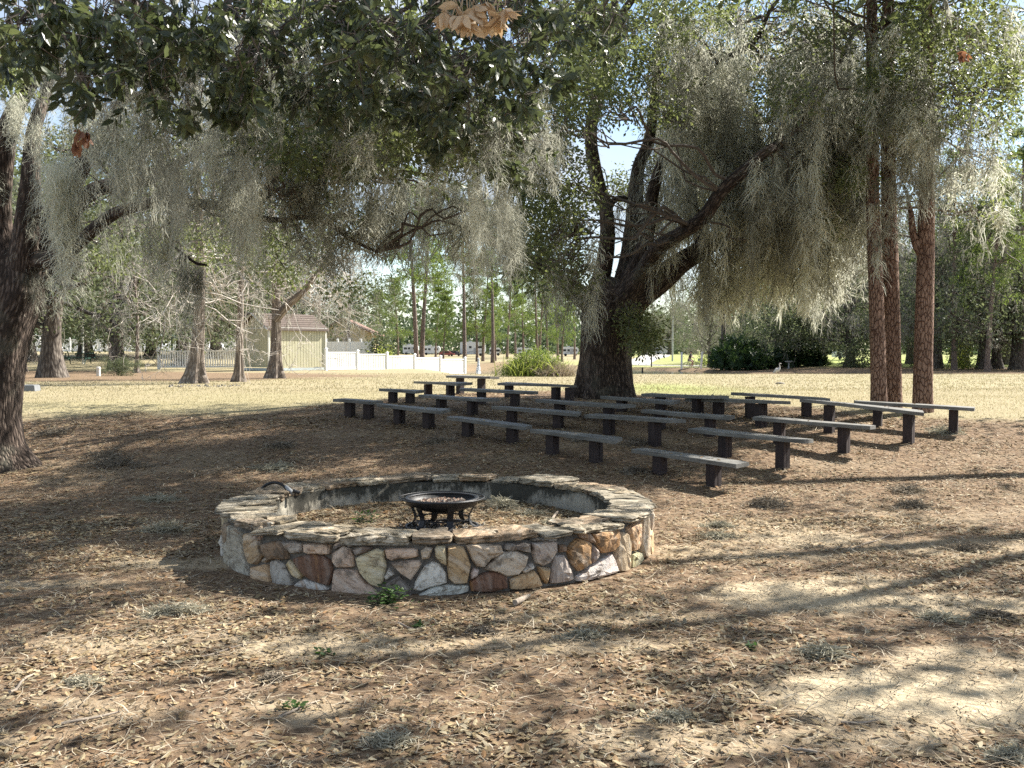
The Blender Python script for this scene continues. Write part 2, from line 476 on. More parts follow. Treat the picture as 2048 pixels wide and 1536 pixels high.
# ------------------------------------------------------------------ stone fire ring
RR, RZ = 1.75, .40
def stone_material():
    m, nt, ns, ls, b, o = newmat("ring_stone")
    tc = ns.new('ShaderNodeTexCoord'); oi = ns.new('ShaderNodeObjectInfo')
    rot = ns.new('ShaderNodeVectorRotate'); rot.rotation_type = 'AXIS_ANGLE'
    ls.new(tc.outputs['Object'], rot.inputs['Vector']); rot.inputs['Axis'].default_value = (.45, .8, .3)
    mu = N_(ns, 'ShaderNodeMath', operation='MULTIPLY'); mu.inputs[1].default_value = 6.28; ls.new(oi.outputs['Random'], mu.inputs[0])
    ls.new(mu.outputs[0], rot.inputs['Angle'])
    v = mapping(ns, ls, rot.outputs['Vector'], (1.2, 8.5, 2.2))
    n1 = N_(ns, 'ShaderNodeTexNoise', Scale=6.5, Detail=10.0, Roughness=.72, Distortion=.7); ls.new(v, n1.inputs['Vector'])
    n2 = N_(ns, 'ShaderNodeTexNoise', Scale=2.2, Detail=4.0, Distortion=.5); ls.new(v, n2.inputs['Vector'])
    n3 = N_(ns, 'ShaderNodeTexNoise', Scale=60.0, Detail=3.0); ls.new(tc.outputs['Object'], n3.inputs['Vector'])
    dark = mixc(ns, ls, 1.0, oi.outputs['Color'], (.38, .33, .30), 'MULTIPLY')
    r1 = ramp(ns, [(.36, 0.0), (.5, 1.0)]); ls.new(n1.outputs['Fac'], r1.inputs['Fac'])
    c = mixc(ns, ls, r1.outputs['Color'], dark, oi.outputs['Color'])
    r2 = ramp(ns, [(.50, 0.0), (.62, .85)]); ls.new(n2.outputs['Fac'], r2.inputs['Fac'])
    wh = mixc(ns, ls, .38, oi.outputs['Color'], (.72, .68, .60))
    c = mixc(ns, ls, r2.outputs['Color'], c, wh)
    r3 = ramp(ns, [(.38, .8), (.30, 0.0)]); r3.color_ramp.elements[0].position = .28; r3.color_ramp.elements[0].color = (.7, .7, .7, 1); r3.color_ramp.elements[1].position = .38; r3.color_ramp.elements[1].color = (0, 0, 0, 1)
    ls.new(n2.outputs['Fac'], r3.inputs['Fac'])
    c = mixc(ns, ls, r3.outputs['Color'], c, (.34, .18, .075))
    n4 = N_(ns, 'ShaderNodeTexNoise', Scale=7.0, Detail=6.0, Roughness=.7); ls.new(tc.outputs['Object'], n4.inputs['Vector'])
    r4 = ramp(ns, [(.54, 0.0), (.64, .75)]); ls.new(n4.outputs['Fac'], r4.inputs['Fac'])
    c = mixc(ns, ls, r4.outputs['Color'], c, (.10, .08, .06))
    ls.new(c, b.inputs['Base Color']); b.inputs['Roughness'].default_value = .75; b.inputs['Specular IOR Level'].default_value = .35
    hm = mixc(ns, ls, .3, n1.outputs['Fac'], n3.outputs['Fac'])
    bump(ns, ls, b, hm, .8, .02)
    return m
def cap_material():
    m, nt, ns, ls, b, o = newmat("cap_stone")
    tc = ns.new('ShaderNodeTexCoord'); oi = ns.new('ShaderNodeObjectInfo')
    rot = ns.new('ShaderNodeVectorRotate'); rot.rotation_type = 'Z_AXIS'
    ls.new(tc.outputs['Object'], rot.inputs['Vector'])
    mu = N_(ns, 'ShaderNodeMath', operation='MULTIPLY'); mu.inputs[1].default_value = 6.28; ls.new(oi.outputs['Random'], mu.inputs[0]); ls.new(mu.outputs[0], rot.inputs['Angle'])
    v = mapping(ns, ls, rot.outputs['Vector'], (1.2, 5, 9))
    n1 = N_(ns, 'ShaderNodeTexNoise', Scale=4.0, Detail=9.0, Roughness=.7, Distortion=.8); ls.new(v, n1.inputs['Vector'])
    n2 = N_(ns, 'ShaderNodeTexNoise', Scale=9.0, Detail=6.0, Roughness=.7); ls.new(tc.outputs['Object'], n2.inputs['Vector'])
    rp = ramp(ns, [(.34, (.07, .058, .04)), (.44, (.26, .23, .17)), (.56, (.46, .42, .34)), (.70, (.70, .66, .56))]); ls.new(n1.outputs['Fac'], rp.inputs['Fac'])
    c = mixc(ns, ls, .9, rp.outputs['Color'], oi.outputs['Color'], 'MULTIPLY')
    r2 = ramp(ns, [(.5, 0.0), (.62, .8)]); ls.new(n2.outputs['Fac'], r2.inputs['Fac'])
    c = mixc(ns, ls, r2.outputs['Color'], c, (.11, .098, .07))
    r3 = ramp(ns, [(.30, .85), (.40, 0.0)]); ls.new(n2.outputs['Fac'], r3.inputs['Fac'])
    c = mixc(ns, ls, r3.outputs['Color'], c, (.56, .54, .46))
    # black algae low on the slab edges and underside
    ls.new(c, b.inputs['Base Color']); b.inputs['Roughness'].default_value = .85; b.inputs['Specular IOR Level'].default_value = .25
    hm = mixc(ns, ls, .4, n1.outputs['Fac'], n2.outputs['Fac'])
    bump(ns, ls, b, hm, .9, .03)
    return m
M_STONE, M_CAP = stone_material(), cap_material()
M_STONE_RED = M_STONE.copy(); M_STONE_RED.name = 'rust_stone'
for n_ in M_STONE_RED.node_tree.nodes:
    if n_.type == 'VALTORGB' and n_.color_ramp.elements[1].color[0] > .82 and n_.color_ramp.elements[1].color[0] < .9: n_.color_ramp.elements[1].color = (.3, .3, .3, 1)
M_MORTAR = simple("mortar", (.15, .135, .115), .95, .45, 14, bumps=.8)
def stucco_material():
    m, nt, ns, ls, b, o = newmat("ring_render")
    tc = ns.new('ShaderNodeTexCoord'); P = tc.outputs['Object']
    n1 = N_(ns, 'ShaderNodeTexNoise', Scale=2.4, Detail=6.0, Roughness=.7); ls.new(P, n1.inputs['Vector'])
    v = mapping(ns, ls, P, (9, 9, 2.5)); n2 = N_(ns, 'ShaderNodeTexNoise', Scale=2.0, Detail=7.0, Roughness=.75); ls.new(v, n2.inputs['Vector'])
    base = ramp(ns, [(.3, (.30, .27, .21)), (.7, (.47, .44, .37))]); ls.new(n2.outputs['Fac'], base.inputs['Fac'])
    st = mixc(ns, ls, .35, n1.outputs['Fac'], n2.outputs['Fac'])
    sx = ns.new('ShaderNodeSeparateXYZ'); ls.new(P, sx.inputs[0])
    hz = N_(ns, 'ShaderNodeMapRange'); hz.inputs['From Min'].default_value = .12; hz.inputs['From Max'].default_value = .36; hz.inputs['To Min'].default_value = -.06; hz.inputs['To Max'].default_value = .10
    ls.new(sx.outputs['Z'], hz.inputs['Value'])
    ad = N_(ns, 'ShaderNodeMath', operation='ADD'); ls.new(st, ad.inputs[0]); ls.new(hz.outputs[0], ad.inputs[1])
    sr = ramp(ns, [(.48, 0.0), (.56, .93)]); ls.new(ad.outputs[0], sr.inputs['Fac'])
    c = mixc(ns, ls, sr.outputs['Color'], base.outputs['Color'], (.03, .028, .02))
    ls.new(c, b.inputs['Base Color']); b.inputs['Roughness'].default_value = .95
    bump(ns, ls, b, n2.outputs['Fac'], .7, .02)
    return m
M_STUCCO = stucco_material()

ring = empty("fire_ring", (RINGC[0], RINGC[1], 0))
tag(ring, "low round fieldstone wall with flagstone cap enclosing the metal fire bowl", "fire ring")

def ring_core():
    mb = MB(); mb.lathe([(1.70, -.12), (1.70, .33), (1.45, .335)], 96)
    mb.build("mortar_core", M_MORTAR, ring, smooth=True)
    mb = MB(); prof = [(1.45, .335), (1.40, .333), (1.385, .2), (1.40, .05)]
    mb.lathe(prof, 128)
    V = mb.V[0]; a = np.arctan2(V[:, 1], V[:, 0]); V[:, :2] *= (1 + .008 * (fbm(a * 9 + 40, V[:, 2] * 14, 3) - .45))[:, None]
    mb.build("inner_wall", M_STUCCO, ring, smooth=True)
ring_core()

def cyl_hit(px, py, R=RR):
    """pixel of the photograph -> (angle, height) on the ring's outer face"""
    d = ray(px, py); ox, oy = -RINGC[0], -RINGC[1]
    a = d.x ** 2 + d.y ** 2; b_ = 2 * (ox * d.x + oy * d.y); c = ox * ox + oy * oy - R * R
    disc = max(b_ * b_ - 4 * a * c, 0)
    t = (-b_ - math.sqrt(disc)) / (2 * a)
    return math.atan2(oy + d.y * t, ox + d.x * t), CAMZ + d.z * t

PAL = {'w': (.66, .61, .53), 'p': (.57, .45, .33), 't': (.52, .37, .21), 'o': (.48, .27, .13), 'r': (.21, .105, .065), 'b': (.27, .19, .125), 'g': (.42, .375, .31), 'd': (.19, .165, .135), 'y': (.56, .47, .31)}
def stone_mesh(poly, z_clip=None, rs=RS):
    """poly: (angle, height) outline -> stone standing proud of the ring's face"""
    P = np.array(poly, float); P[:, 0] = np.unwrap(P[:, 0]); c = P.mean(0)
    A = P * np.array([RR, 1])  # metres
    n = len(A); out = []
    for i in range(n):   # resample with jitter
        p, q = A[i], A[(i + 1) % n]; L = np.linalg.norm(q - p); k = max(1, int(L / .045))
        for j in range(k):
            f = j / k
            out.append(p + (q - p) * f + (rs.normal(size=2) * .0035 if j else 0))
    A = np.array(out)
    # soften the corners, shrink for the joint
    A = .1 * np.roll(A, 1, 0) + .8 * A + .1 * np.roll(A, -1, 0)
    cc = A.mean(0); D = A - cc; L = np.linalg.norm(D, axis=1, keepdims=True)
    proud = .035 + .02 * rs.rand(); tilt = rs.normal(size=2) * .06
    def lay(Q, r):
        th = Q[:, 0] / RR
        return np.stack([r * np.cos(th), r * np.sin(th), Q[:, 1]], -1)
    base = cc + D * (1 + .004 / L); l1 = cc + D * (1 + .002 / L); l2 = cc + D * (1 - .008 / L); l3 = cc + D * .55
    q = lambda X_: (X_ - cc) @ tilt
    V = np.concatenate([lay(base, 1.69 + 0 * q(base)), lay(l1, 1.70 + proud * .45 + 0 * q(l1)), lay(l2, 1.70 + proud * .9 + q(l2) * .5 + rs.normal(size=len(l2)) * .003),
                        lay(l3, 1.70 + proud * 1.1 + q(l3) + rs.normal(size=len(l3)) * .004), lay(cc[None], 1.70 + proud * 1.12)])
    m = len(A); mb = MB(); j = np.arange(m)
    for k in range(3):
        mb.add(V[k * m:(k + 2) * m], np.stack([j, (j + 1) % m, m + (j + 1) % m, m + j], -1))
    mb.add(V[3 * m:], np.stack([j, (j + 1) % m, np.full(m, m)], -1))
    return mb
ZA = [ # region A of the face, zoomed coordinates (x, y) and colour key
 ('b', [(178,510),(205,520),(200,650),(178,700),(172,600)]),
 ('g', [(207,530),(300,590),(325,700),(350,800),(395,1030),(330,1010),(270,970),(215,930),(176,860),(180,705),(203,655)]),
 ('t', [(330,600),(400,620),(470,700),(480,800),(420,865),(385,860),(355,770),(332,680)]),
 ('b', [(475,690),(620,665),(690,740),(695,820),(600,810),(540,835),(490,760)]),
 ('p', [(428,608),(465,625),(458,665),(422,645)]),
 ('g', [(640,665),(812,680),(812,770),(730,780),(692,740)]),
 ('p', [(822,685),(1045,695),(1045,785),(930,775),(822,770)]),
 ('r', [(725,812),(870,780),(980,790),(1050,830),(1062,960),(1032,1045),(940,1010),(832,960),(770,890)]),
 ('t', [(700,820),(822,960),(790,985),(740,970),(675,852)]),
 ('g', [(550,830),(600,815),(660,860),(700,960),(742,1075),(735,1105),(670,1105),(600,1095),(570,1000),(558,900)]),
 ('t', [(400,872),(522,860),(555,940),(575,1080),(480,1045),(410,1010)]),
 ('t', [(485,840),(510,795),(545,822),(502,850)]),
 ('w', [(750,1020),(832,982),(1000,1030),(1035,1062),(1020,1118),(820,1112),(745,1098)]),
 ('p', [(1060,770),(1150,705),(1215,730),(1250,890),(1100,890),(1070,840)]),
 ('p', [(1075,905),(1270,912),(1300,980),(1470,1110),(1380,1138),(1055,1130),(1065,1000)]),
 ('y', [(1250,810),(1350,770),(1430,730),(1500,750),(1515,880),(1490,1000),(1455,1060),(1380,1030),(1290,930)]),
 ('p', [(1495,735),(1780,735),(1785,800),(1560,835),(1520,820)]),
 ('p', [(1545,850),(1800,828),(1815,862),(1730,1000),(1640,940)]),
 ('w', [(1535,880),(1592,950),(1510,1000),(1490,980)]),
 ('d', [(1510,1020),(1630,952),(1720,1060),(1738,1122),(1590,1122),(1500,1070)]),
 ('y', [(1800,750),(1850,715),(1915,720),(1880,820),(1810,830)]),
 ('w', [(1900,832),(1960,860),(2020,940),(2030,1022),(1880,1050),(1800,1085),(1732,1080),(1760,1000),(1830,880)]),
 ('d', [(1062,690),(1240,690),(1225,722),(1150,700),(1070,755)]),
 ('d', [(1230,735),(1330,700),(1425,722),(1345,765),(1252,800)]),
 ('b', [(655,870),(690,980),(735,975),(770,895),(720,830),(700,815),(665,850)][:0] or [(1480,1070),(1500,1075),(1560,1120),(1475,1125)]),
]
ZB = [
 ('y', [(35,730),(60,708),(130,708),(140,880),(90,850),(42,800)]),
 ('t', [(142,715),(285,715),(342,870),(312,1020),(200,1025),(152,980),(142,850)]),
 ('p', [(292,700),(592,695),(615,760),(500,820),(450,895),(382,880),(332,780)]),
 ('w', [(-110,1115),(0,1058),(150,1032),(325,1036),(325,1088),(150,1120),(-20,1132),(-100,1135)]),
 ('r', [(325,1000),(450,935),(560,920),(650,960),(655,1065),(520,1092),(340,1092)]),
 ('w', [(360,890),(412,902),(400,960),(335,990),(342,930)]),
 ('p', [(440,905),(600,758),(720,745),(825,790),(800,870),(740,950),(640,965),(550,915)]),
 ('d', [(625,690),(832,680),(840,772),(720,738),(612,742)]),
 ('g', [(847,680),(1065,668),(1065,750),(1000,850),(950,880),(880,850),(852,740)]),
 ('b', [(1075,698),(1142,695),(1130,762),(1080,768)]),
 ('w', [(752,912),(860,850),(872,880),(780,938)]),
 ('t', [(660,980),(870,908),(900,950),(940,1035),(860,1058),(670,1072)]),
 ('t', [(895,875),(1005,885),(1000,940),(968,1035),(930,980)]),
 ('g', [(1035,790),(1120,780),(1160,870),(1195,985),(1100,1010),(995,1025),(1020,900)]),
 ('o', [(1140,742),(1235,645),(1350,690),(1337,860),(1240,922),(1180,850)]),
 ('g', [(1352,690),(1400,740),(1410,780),(1360,852),(1342,862),(1352,760)]),
 ('o', [(1347,605),(1560,565),(1570,700),(1520,752),(1440,767),(1392,700)]),
 ('w', [(1220,960),(1330,890),(1520,772),(1572,912),(1440,960),(1220,1000)]),
 ('p', [(1572,585),(1640,598),(1665,680),(1655,905),(1582,925),(1547,800)]),
 ('t', [(1650,555),(1745,498),(1747,640),(1730,742),(1672,752)]),
 ('y', [(1670,770),(1750,755),(1760,820),(1700,892),(1667,892)]),
 ('y', [(1757,470),(1812,445),(1818,640),(1812,790),(1772,800),(1752,700)]),
 ('d', [(850,600),(1050,640),(1060,662),(850,672)]),
 ('b', [(1150,690),(1210,640),(1160,700)][:0] or [(1245,600),(1340,600),(1385,690),(1350,685),(1245,640)]),
]
angs = []
for keys, x0 in ((ZA, 400), (ZB, 860)):
    for key, pts in keys:
        poly = [cyl_hit(x0 + X_ / 4.096, 920 + Y_ / 4.096) for X_, Y_ in pts]
        poly = [(a, min(z, .345)) for a, z in poly]
        angs += [a for a, z in poly]
        o = stone_mesh(poly).build("stone", M_STONE_RED if key in 'rb' else M_STONE, ring, smooth=False)
        c = np.array(PAL[key]) * RS.uniform(.85, 1.15)
        o.color = (*np.clip(c * RS.uniform(.93, 1.07, 3), 0, 1), 1)
a0, a1 = min(angs), max(angs)
# the far side of the ring: irregular courses of the same stone
def far_stones():
    span = 2 * math.pi - (a1 - a0); a = a1 + .02
    while a < a0 + 2 * math.pi - .06:
        w = RS.uniform(.10, .20); w = min(w, a0 + 2 * math.pi - .01 - a)
        zs = [-.03, RS.uniform(.10, .22), .335] if RS.rand() < .75 else [-.03, .335]
        k = RS.uniform(-.03, .03)
        for z0, z1 in zip(zs[:-1], zs[1:]):
            g = .006
            poly = [(a + g, z0 + g), (a + w / 2, z0 + g), (a + w - g, z0 + g + (k if z0 > 0 else 0)), (a + w - g + RS.uniform(-.01, .0), (z0 + z1) / 2), (a + w - g, z1 - g + (k if z1 < .3 else 0)), (a + w * .5, z1 - g), (a + g, z1 - g), (a + g + RS.uniform(0, .01), (z0 + z1) / 2)]
            o = stone_mesh(poly).build("stone", M_STONE, ring)
            o.color = (*np.clip(np.array(PAL[random.choice('wptgyob')]) * RS.uniform(.85, 1.1), 0, 1), 1)
        a += w
far_stones()

def cap_slab(a, w, r0, r1, z0, th, rs):
    """flagstone: irregular outline, ledged broken edge, slightly dished top"""
    n_s = max(3, int(w * RR / .06)); n_e = 4
    out = []
    for i in range(n_s): out.append((a + w * i / n_s, r1 + rs.normal() * .02))
    for i in range(n_e): out.append((a + w + rs.normal() * .008, r1 + (r0 - r1) * i / n_e))
    for i in range(n_s): out.append((a + w * (1 - i / n_s), r0 + rs.normal() * .02))
    for i in range(n_e): out.append((a + rs.normal() * .008, r0 + (r1 - r0) * i / n_e))
    A = np.array(out)
    A[:, 0] += rs.normal(size=len(A)) * .004
    c = A.mean(0); D = A - c; m = len(A)
    tl = rs.normal(size=2) * np.array([.05, .03])
    ra, rb = rs.normal(size=m) * .009, rs.normal(size=m) * .007
    def lay(f, z, j=0):
        Q = c + D * f
        Q = Q + np.stack([0 * ra, j], -1) if np.ndim(j) else Q
        zz = z + (Q - c) @ tl * np.array(1.0)
        return np.stack([Q[:, 1] * np.cos(Q[:, 0]), Q[:, 1] * np.sin(Q[:, 0]), zz], -1)
    z1 = z0 + th
    L = [lay(.93, z0), lay(.985, z0 + th * .25, ra), lay(.96, z0 + th * .5, rb), lay(1.0, z0 + th * .72, ra * .6), lay(.965, z1 - .002 + rs.normal(size=m) * .003), lay(.6, z1 + rs.normal(size=m) * .004), lay(.25, z1 + rs.normal(size=m) * .004)]
    V = np.concatenate(L + [L[-1].mean(0)[None]])
    mb = MB(); j = np.arange(m)
    for k in range(len(L) - 1):
        mb.add(V[k * m:(k + 2) * m], np.stack([j, (j + 1) % m, m + (j + 1) % m, m + j], -1))
    mb.add(V[(len(L) - 1) * m:], np.stack([j, (j + 1) % m, np.full(m, m)], -1))
    mb.add(V[:m], np.stack([j, (j + 1) % m, np.full(m, 0)], -1)[1:-1, ::-1])
    return mb
def caps():
    rs = np.random.RandomState(4)
    a = -math.pi
    CT = [(1.0, .93, .86), (.92, .86, .80), (1.05, .93, .80), (.80, .77, .74), (.95, .74, .6), (.66, .56, .5), (1.15, 1.08, 1.02)]
    while a < math.pi - .02:
        w = rs.uniform(.13, .36)
        if math.pi - (a + w) < .1: w = math.pi - a
        two = rs.rand() < .35 and w > .18
        split = rs.uniform(1.5, 1.62)
        z0 = .328 + rs.uniform(0, .006); th = rs.uniform(.032, .052)
        rows = [(1.375 + rs.uniform(-.02, .02), split - .008), (split + .008, 1.765 + rs.uniform(-.03, .03))] if two else [(1.375 + rs.uniform(-.03, .03), 1.75 + rs.uniform(-.035, .035))]
        for r0, r1 in rows:
            o = cap_slab(a + .006, w - .012, r0, r1, z0 + rs.uniform(0, .01), th + rs.uniform(-.004, .01), rs).build("cap_stone", M_CAP, ring)
            c = CT[rs.randint(len(CT))]; k = rs.uniform(.85, 1.1)
            o.color = (c[0] * k, c[1] * k, c[2] * k, 1)
        # broken thin ledge pieces laid on top here and there
        if rs.rand() < .55:
            ww = w * rs.uniform(.35, .7); aa = a + rs.uniform(0, w - ww); rr0 = rs.uniform(1.36, 1.55)
            o = cap_slab(aa, ww, rr0, rr0 + rs.uniform(.14, .24), z0 + th - .004, rs.uniform(.012, .022), rs).build("cap_stone", M_CAP, ring)
            c = CT[rs.randint(len(CT))]; o.color = (*c, 1)
        a += w
caps()

# ------------------------------------------------------------------ fire bowl on curved legs
M_IRON = simple("black_iron", (.022, .022, .024), .5, .5, 12, metal=.3, bumps=.2, spec=.5)
M_RUST = simple("rusty_steel", (.055, .035, .03), .6, .7, 8, metal=.3, bumps=.3)
def fire_bowl():
    c = at(884, 994, 8.12); gz = h1(c.x, c.y)
    t = empty("fire_bowl", (c.x, c.y, gz)); tag(t, "black metal fire bowl on curved legs inside the stone ring", "fire bowl")
    zt = .408 - gz
    mb = MB()
    prof = [(.275, zt), (.25, zt - .03), (.18, zt - .075), (.08, zt - .10), (.001, zt - .105), (.001, zt - .115), (.09, zt - .112), (.20, zt - .085), (.265, zt - .035), (.30, zt - .012), (.30, zt - .002)]
    mb.lathe(prof, 48, closed=True); mb.build("bowl", M_IRON, t, smooth=True)
    mb = MB(); mb.lathe([(.268, zt + .004), (.30, zt + .006), (.305, zt - .001), (.30, zt - .012), (.285, zt - .05), (.28, zt - .05), (.292, zt - .01), (.268, zt - .004)], 56, closed=True)
    mb.build("rim", M_IRON, t, smooth=True)
    mb = MB(); th = np.linspace(0, 2 * np.pi, 57); mb.tube(np.stack([.345 * np.cos(th), .345 * np.sin(th), zt + .004 + 0 * th], -1), .006, 6, cap=False)
    for k in range(4):
        a = k * math.pi / 2 + .2; mb.tube([(.30 * math.cos(a), .30 * math.sin(a), zt), (.345 * math.cos(a), .345 * math.sin(a), zt + .003)], .005, 5)
    mb.build("handle_ring", M_IRON, t, smooth=True)
    for k in range(6):
        a = -2.62 + k * math.pi / 3 + .35
        prof_l = [(.268, zt - .03), (.262, zt - .07), (.235, zt * .55), (.225, zt * .38), (.245, zt * .2), (.29, .03), (.315, .0)]
        P, R = spline([(p * math.cos(a), p * math.sin(a), z) for p, z in prof_l], [1] * 7, .02)
        s_ = np.array([-math.sin(a), math.cos(a), 0]); w = .026; rr = np.array([math.cos(a), math.sin(a), 0]) * .004
        V = np.concatenate([P - s_ * w - rr, P + s_ * w - rr, P + s_ * w + rr, P - s_ * w + rr]).reshape(4, -1, 3)
        n = V.shape[1]; mb = MB(); i = np.arange(n - 1)
        F = np.concatenate([np.stack([k0 * n + i, k1 * n + i, k1 * n + i + 1, k0 * n + i + 1], -1) for k0, k1 in ((0, 1), (1, 2), (2, 3), (3, 0))])
        mb.add(V.reshape(-1, 3), F); mb.build("leg", M_IRON, t, smooth=False)
    mb = MB(); mb.lathe([(.285, .0), (.30, .0), (.30, .035), (.285, .035)], 48, closed=True); mb.build("base_ring", M_IRON, t)
    mb = MB(); mb.lathe([(.222, zt * .34), (.228, zt * .34), (.228, zt * .34 + .012), (.222, zt * .34 + .012)], 40, closed=True); mb.build("brace_ring", M_IRON, t)
    # pebbles / lava rock in the bowl: joined, nobody could count them
    rs = np.random.RandomState(3); mb = MB()
    ico = np.array([(1, 0, 0), (-1, 0, 0), (0, 1, 0), (0, -1, 0), (0, 0, 1), (0, 0, -1)], float)
    icf = np.array([(0, 2, 4), (2, 1, 4), (1, 3, 4), (3, 0, 4), (2, 0, 5), (1, 2, 5), (3, 1, 5), (0, 3, 5)])
    for k in range(520):
        r = .215 * math.sqrt(rs.rand()); a = rs.rand() * 6.28; s = rs.uniform(.010, .020)
        q = Matrix.Rotation(rs.rand() * 6, 3, Vector(rs.normal(size=3)).normalized())
        V = (ico * rs.uniform(.7, 1.2, (6, 3)) * s) @ np.array(q).T
        z = zt - .045 + (.02 * (1 - r / .215)) + rs.uniform(-.01, .012)
        mb.add(V + np.array([r * math.cos(a), r * math.sin(a), z]), icf, rs.rand())
    m = leafmat("lava_rock", [(.36, .25, .19), (.20, .12, .09), (.30, .28, .25), (.40, .32, .25), (.10, .08, .07)], .9, .1, 0.0)
    o = mb.build("lava_rock", m); o.location = (c.x, c.y, gz)
    tag(o, "broken reddish and grey rock filling the metal fire bowl", "lava rock", kind='stuff')
    mb = MB()
    for k in range(700):
        r = .34 * math.sqrt(rs.rand()) + (.06 if rs.rand() < .3 else 0); a = rs.rand() * 6.28; s = rs.uniform(.008, .022)
        q = Matrix.Rotation(rs.rand() * 6, 3, Vector(rs.normal(size=3)).normalized())
        V = (ico * rs.uniform(.6, 1.2, (6, 3)) * s) @ np.array(q).T
        x, y = c.x + r * math.cos(a), c.y + r * math.sin(a)
        mb.add(V + np.array([x, y, h1(x, y) + s * .4]), icf, rs.rand())
    m = leafmat("char", [(.03, .028, .028), (.12, .1, .09), (.05, .045, .04), (.22, .19, .16), (.42, .40, .37), (.04, .04, .04)], .9, .1, 0.0)
    tag(mb.build("charred_debris", m), "charcoal and pale pebbles scattered under the metal fire bowl", "charcoal", kind='stuff')
    o = MB(); w = at(842, 1043, 8.22)
    o.lathe([(.001, 0), (.018, 0), (.021, .01), (.021, .035), (.012, .045), (.012, .052), (.001, .052)], 12)
    b_ = o.build("small_jar", simple("white_plastic", (.75, .76, .78), .4, .03), smooth=True); b_.location = (w.x, w.y, h1(w.x, w.y))
    tag(b_, "small white plastic jar standing under the metal fire bowl", "jar")
fire_bowl()

# garden hose end and spigot draped over the ring's cap
def hose():
    t = empty("garden_hose", at(520, 985, 8.9)); t.location = Vector((0, 0, 0)); tag(t, "black hose with grey nozzle looping over the ring wall", "hose")
    pts = [at(512, 990, 8.78), at(520, 981, 8.78), at(532, 970, 8.76), at(548, 965, 8.74), at(564, 969, 8.72), at(573, 978, 8.70)]
    P, R = spline([tuple(p) for p in pts], [.013] * 6, .02)
    P[:, 2] = np.maximum(P[:, 2], .06)
    MB().tube(P, R, 8).build("hose", M_IRON, t, smooth=True)
    gm = simple("grey_plastic", (.28, .29, .30), .45, .15)
    mb = MB(); a, b_ = at(572, 973, 8.71), at(585, 987, 8.64); mb.tube([a, a + (b_ - a) * .5, b_], [.014, .02, .016], 8); mb.build("nozzle", gm, t, smooth=True)
    mb = MB(); p = at(590, 986, 8.62); mb.tube([p + Vector((-.02, 0, .02)), p + Vector((.04, .01, .0))], [.018, .018], 8); mb.tube([p, p + Vector((.0, 0, -.05))], [.008, .006], 6); mb.build("valve", M_IRON, t, smooth=True)
hose()

# ------------------------------------------------------------------ benches
def wood(name, dark, light, rough=.75):
    m, nt, ns, ls, b, o = newmat(name)
    tc = ns.new('ShaderNodeTexCoord'); oi = ns.new('ShaderNodeObjectInfo')
    ad = N_(ns, 'ShaderNodeVectorMath', operation='ADD'); ls.new(tc.outputs['Object'], ad.inputs[0])
    cx = ns.new('ShaderNodeCombineXYZ'); ml = N_(ns, 'ShaderNodeMath', operation='MULTIPLY'); ml.inputs[1].default_value = 30; ls.new(oi.outputs['Random'], ml.inputs[0])
    for k in range(3): ls.new(ml.outputs[0], cx.inputs[k])
    ls.new(cx.outputs[0], ad.inputs[1])
    v = mapping(ns, ls, ad.outputs[0], (1.2, 14, 14) if name != 'post_wood' else (16, 16, 1.6))
    n1 = N_(ns, 'ShaderNodeTexNoise', Scale=3.0, Detail=8.0, Roughness=.65, Distortion=.4); ls.new(v, n1.inputs['Vector'])
    n2 = N_(ns, 'ShaderNodeTexNoise', Scale=5.0, Detail=4.0); ls.new(ad.outputs[0], n2.inputs['Vector'])
    rp = ramp(ns, [(.3, dark), (.7, light)]); ls.new(n1.outputs['Fac'], rp.inputs['Fac'])
    rb = ramp(ns, [(.3, .75), (.7, 1.2)]); ls.new(n2.outputs['Fac'], rb.inputs['Fac'])
    c = mixc(ns, ls, 1.0, rp.outputs['Color'], rb.outputs['Color'], 'MULTIPLY')
    ls.new(c, b.inputs['Base Color']); b.inputs['Roughness'].default_value = rough; b.inputs['Specular IOR Level'].default_value = .4
    bump(ns, ls, b, n1.outputs['Fac'], .5, .006)
    return m
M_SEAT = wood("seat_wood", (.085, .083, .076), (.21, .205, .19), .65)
M_POST = wood("post_wood", (.018, .013, .014), (.055, .038, .036), .8)

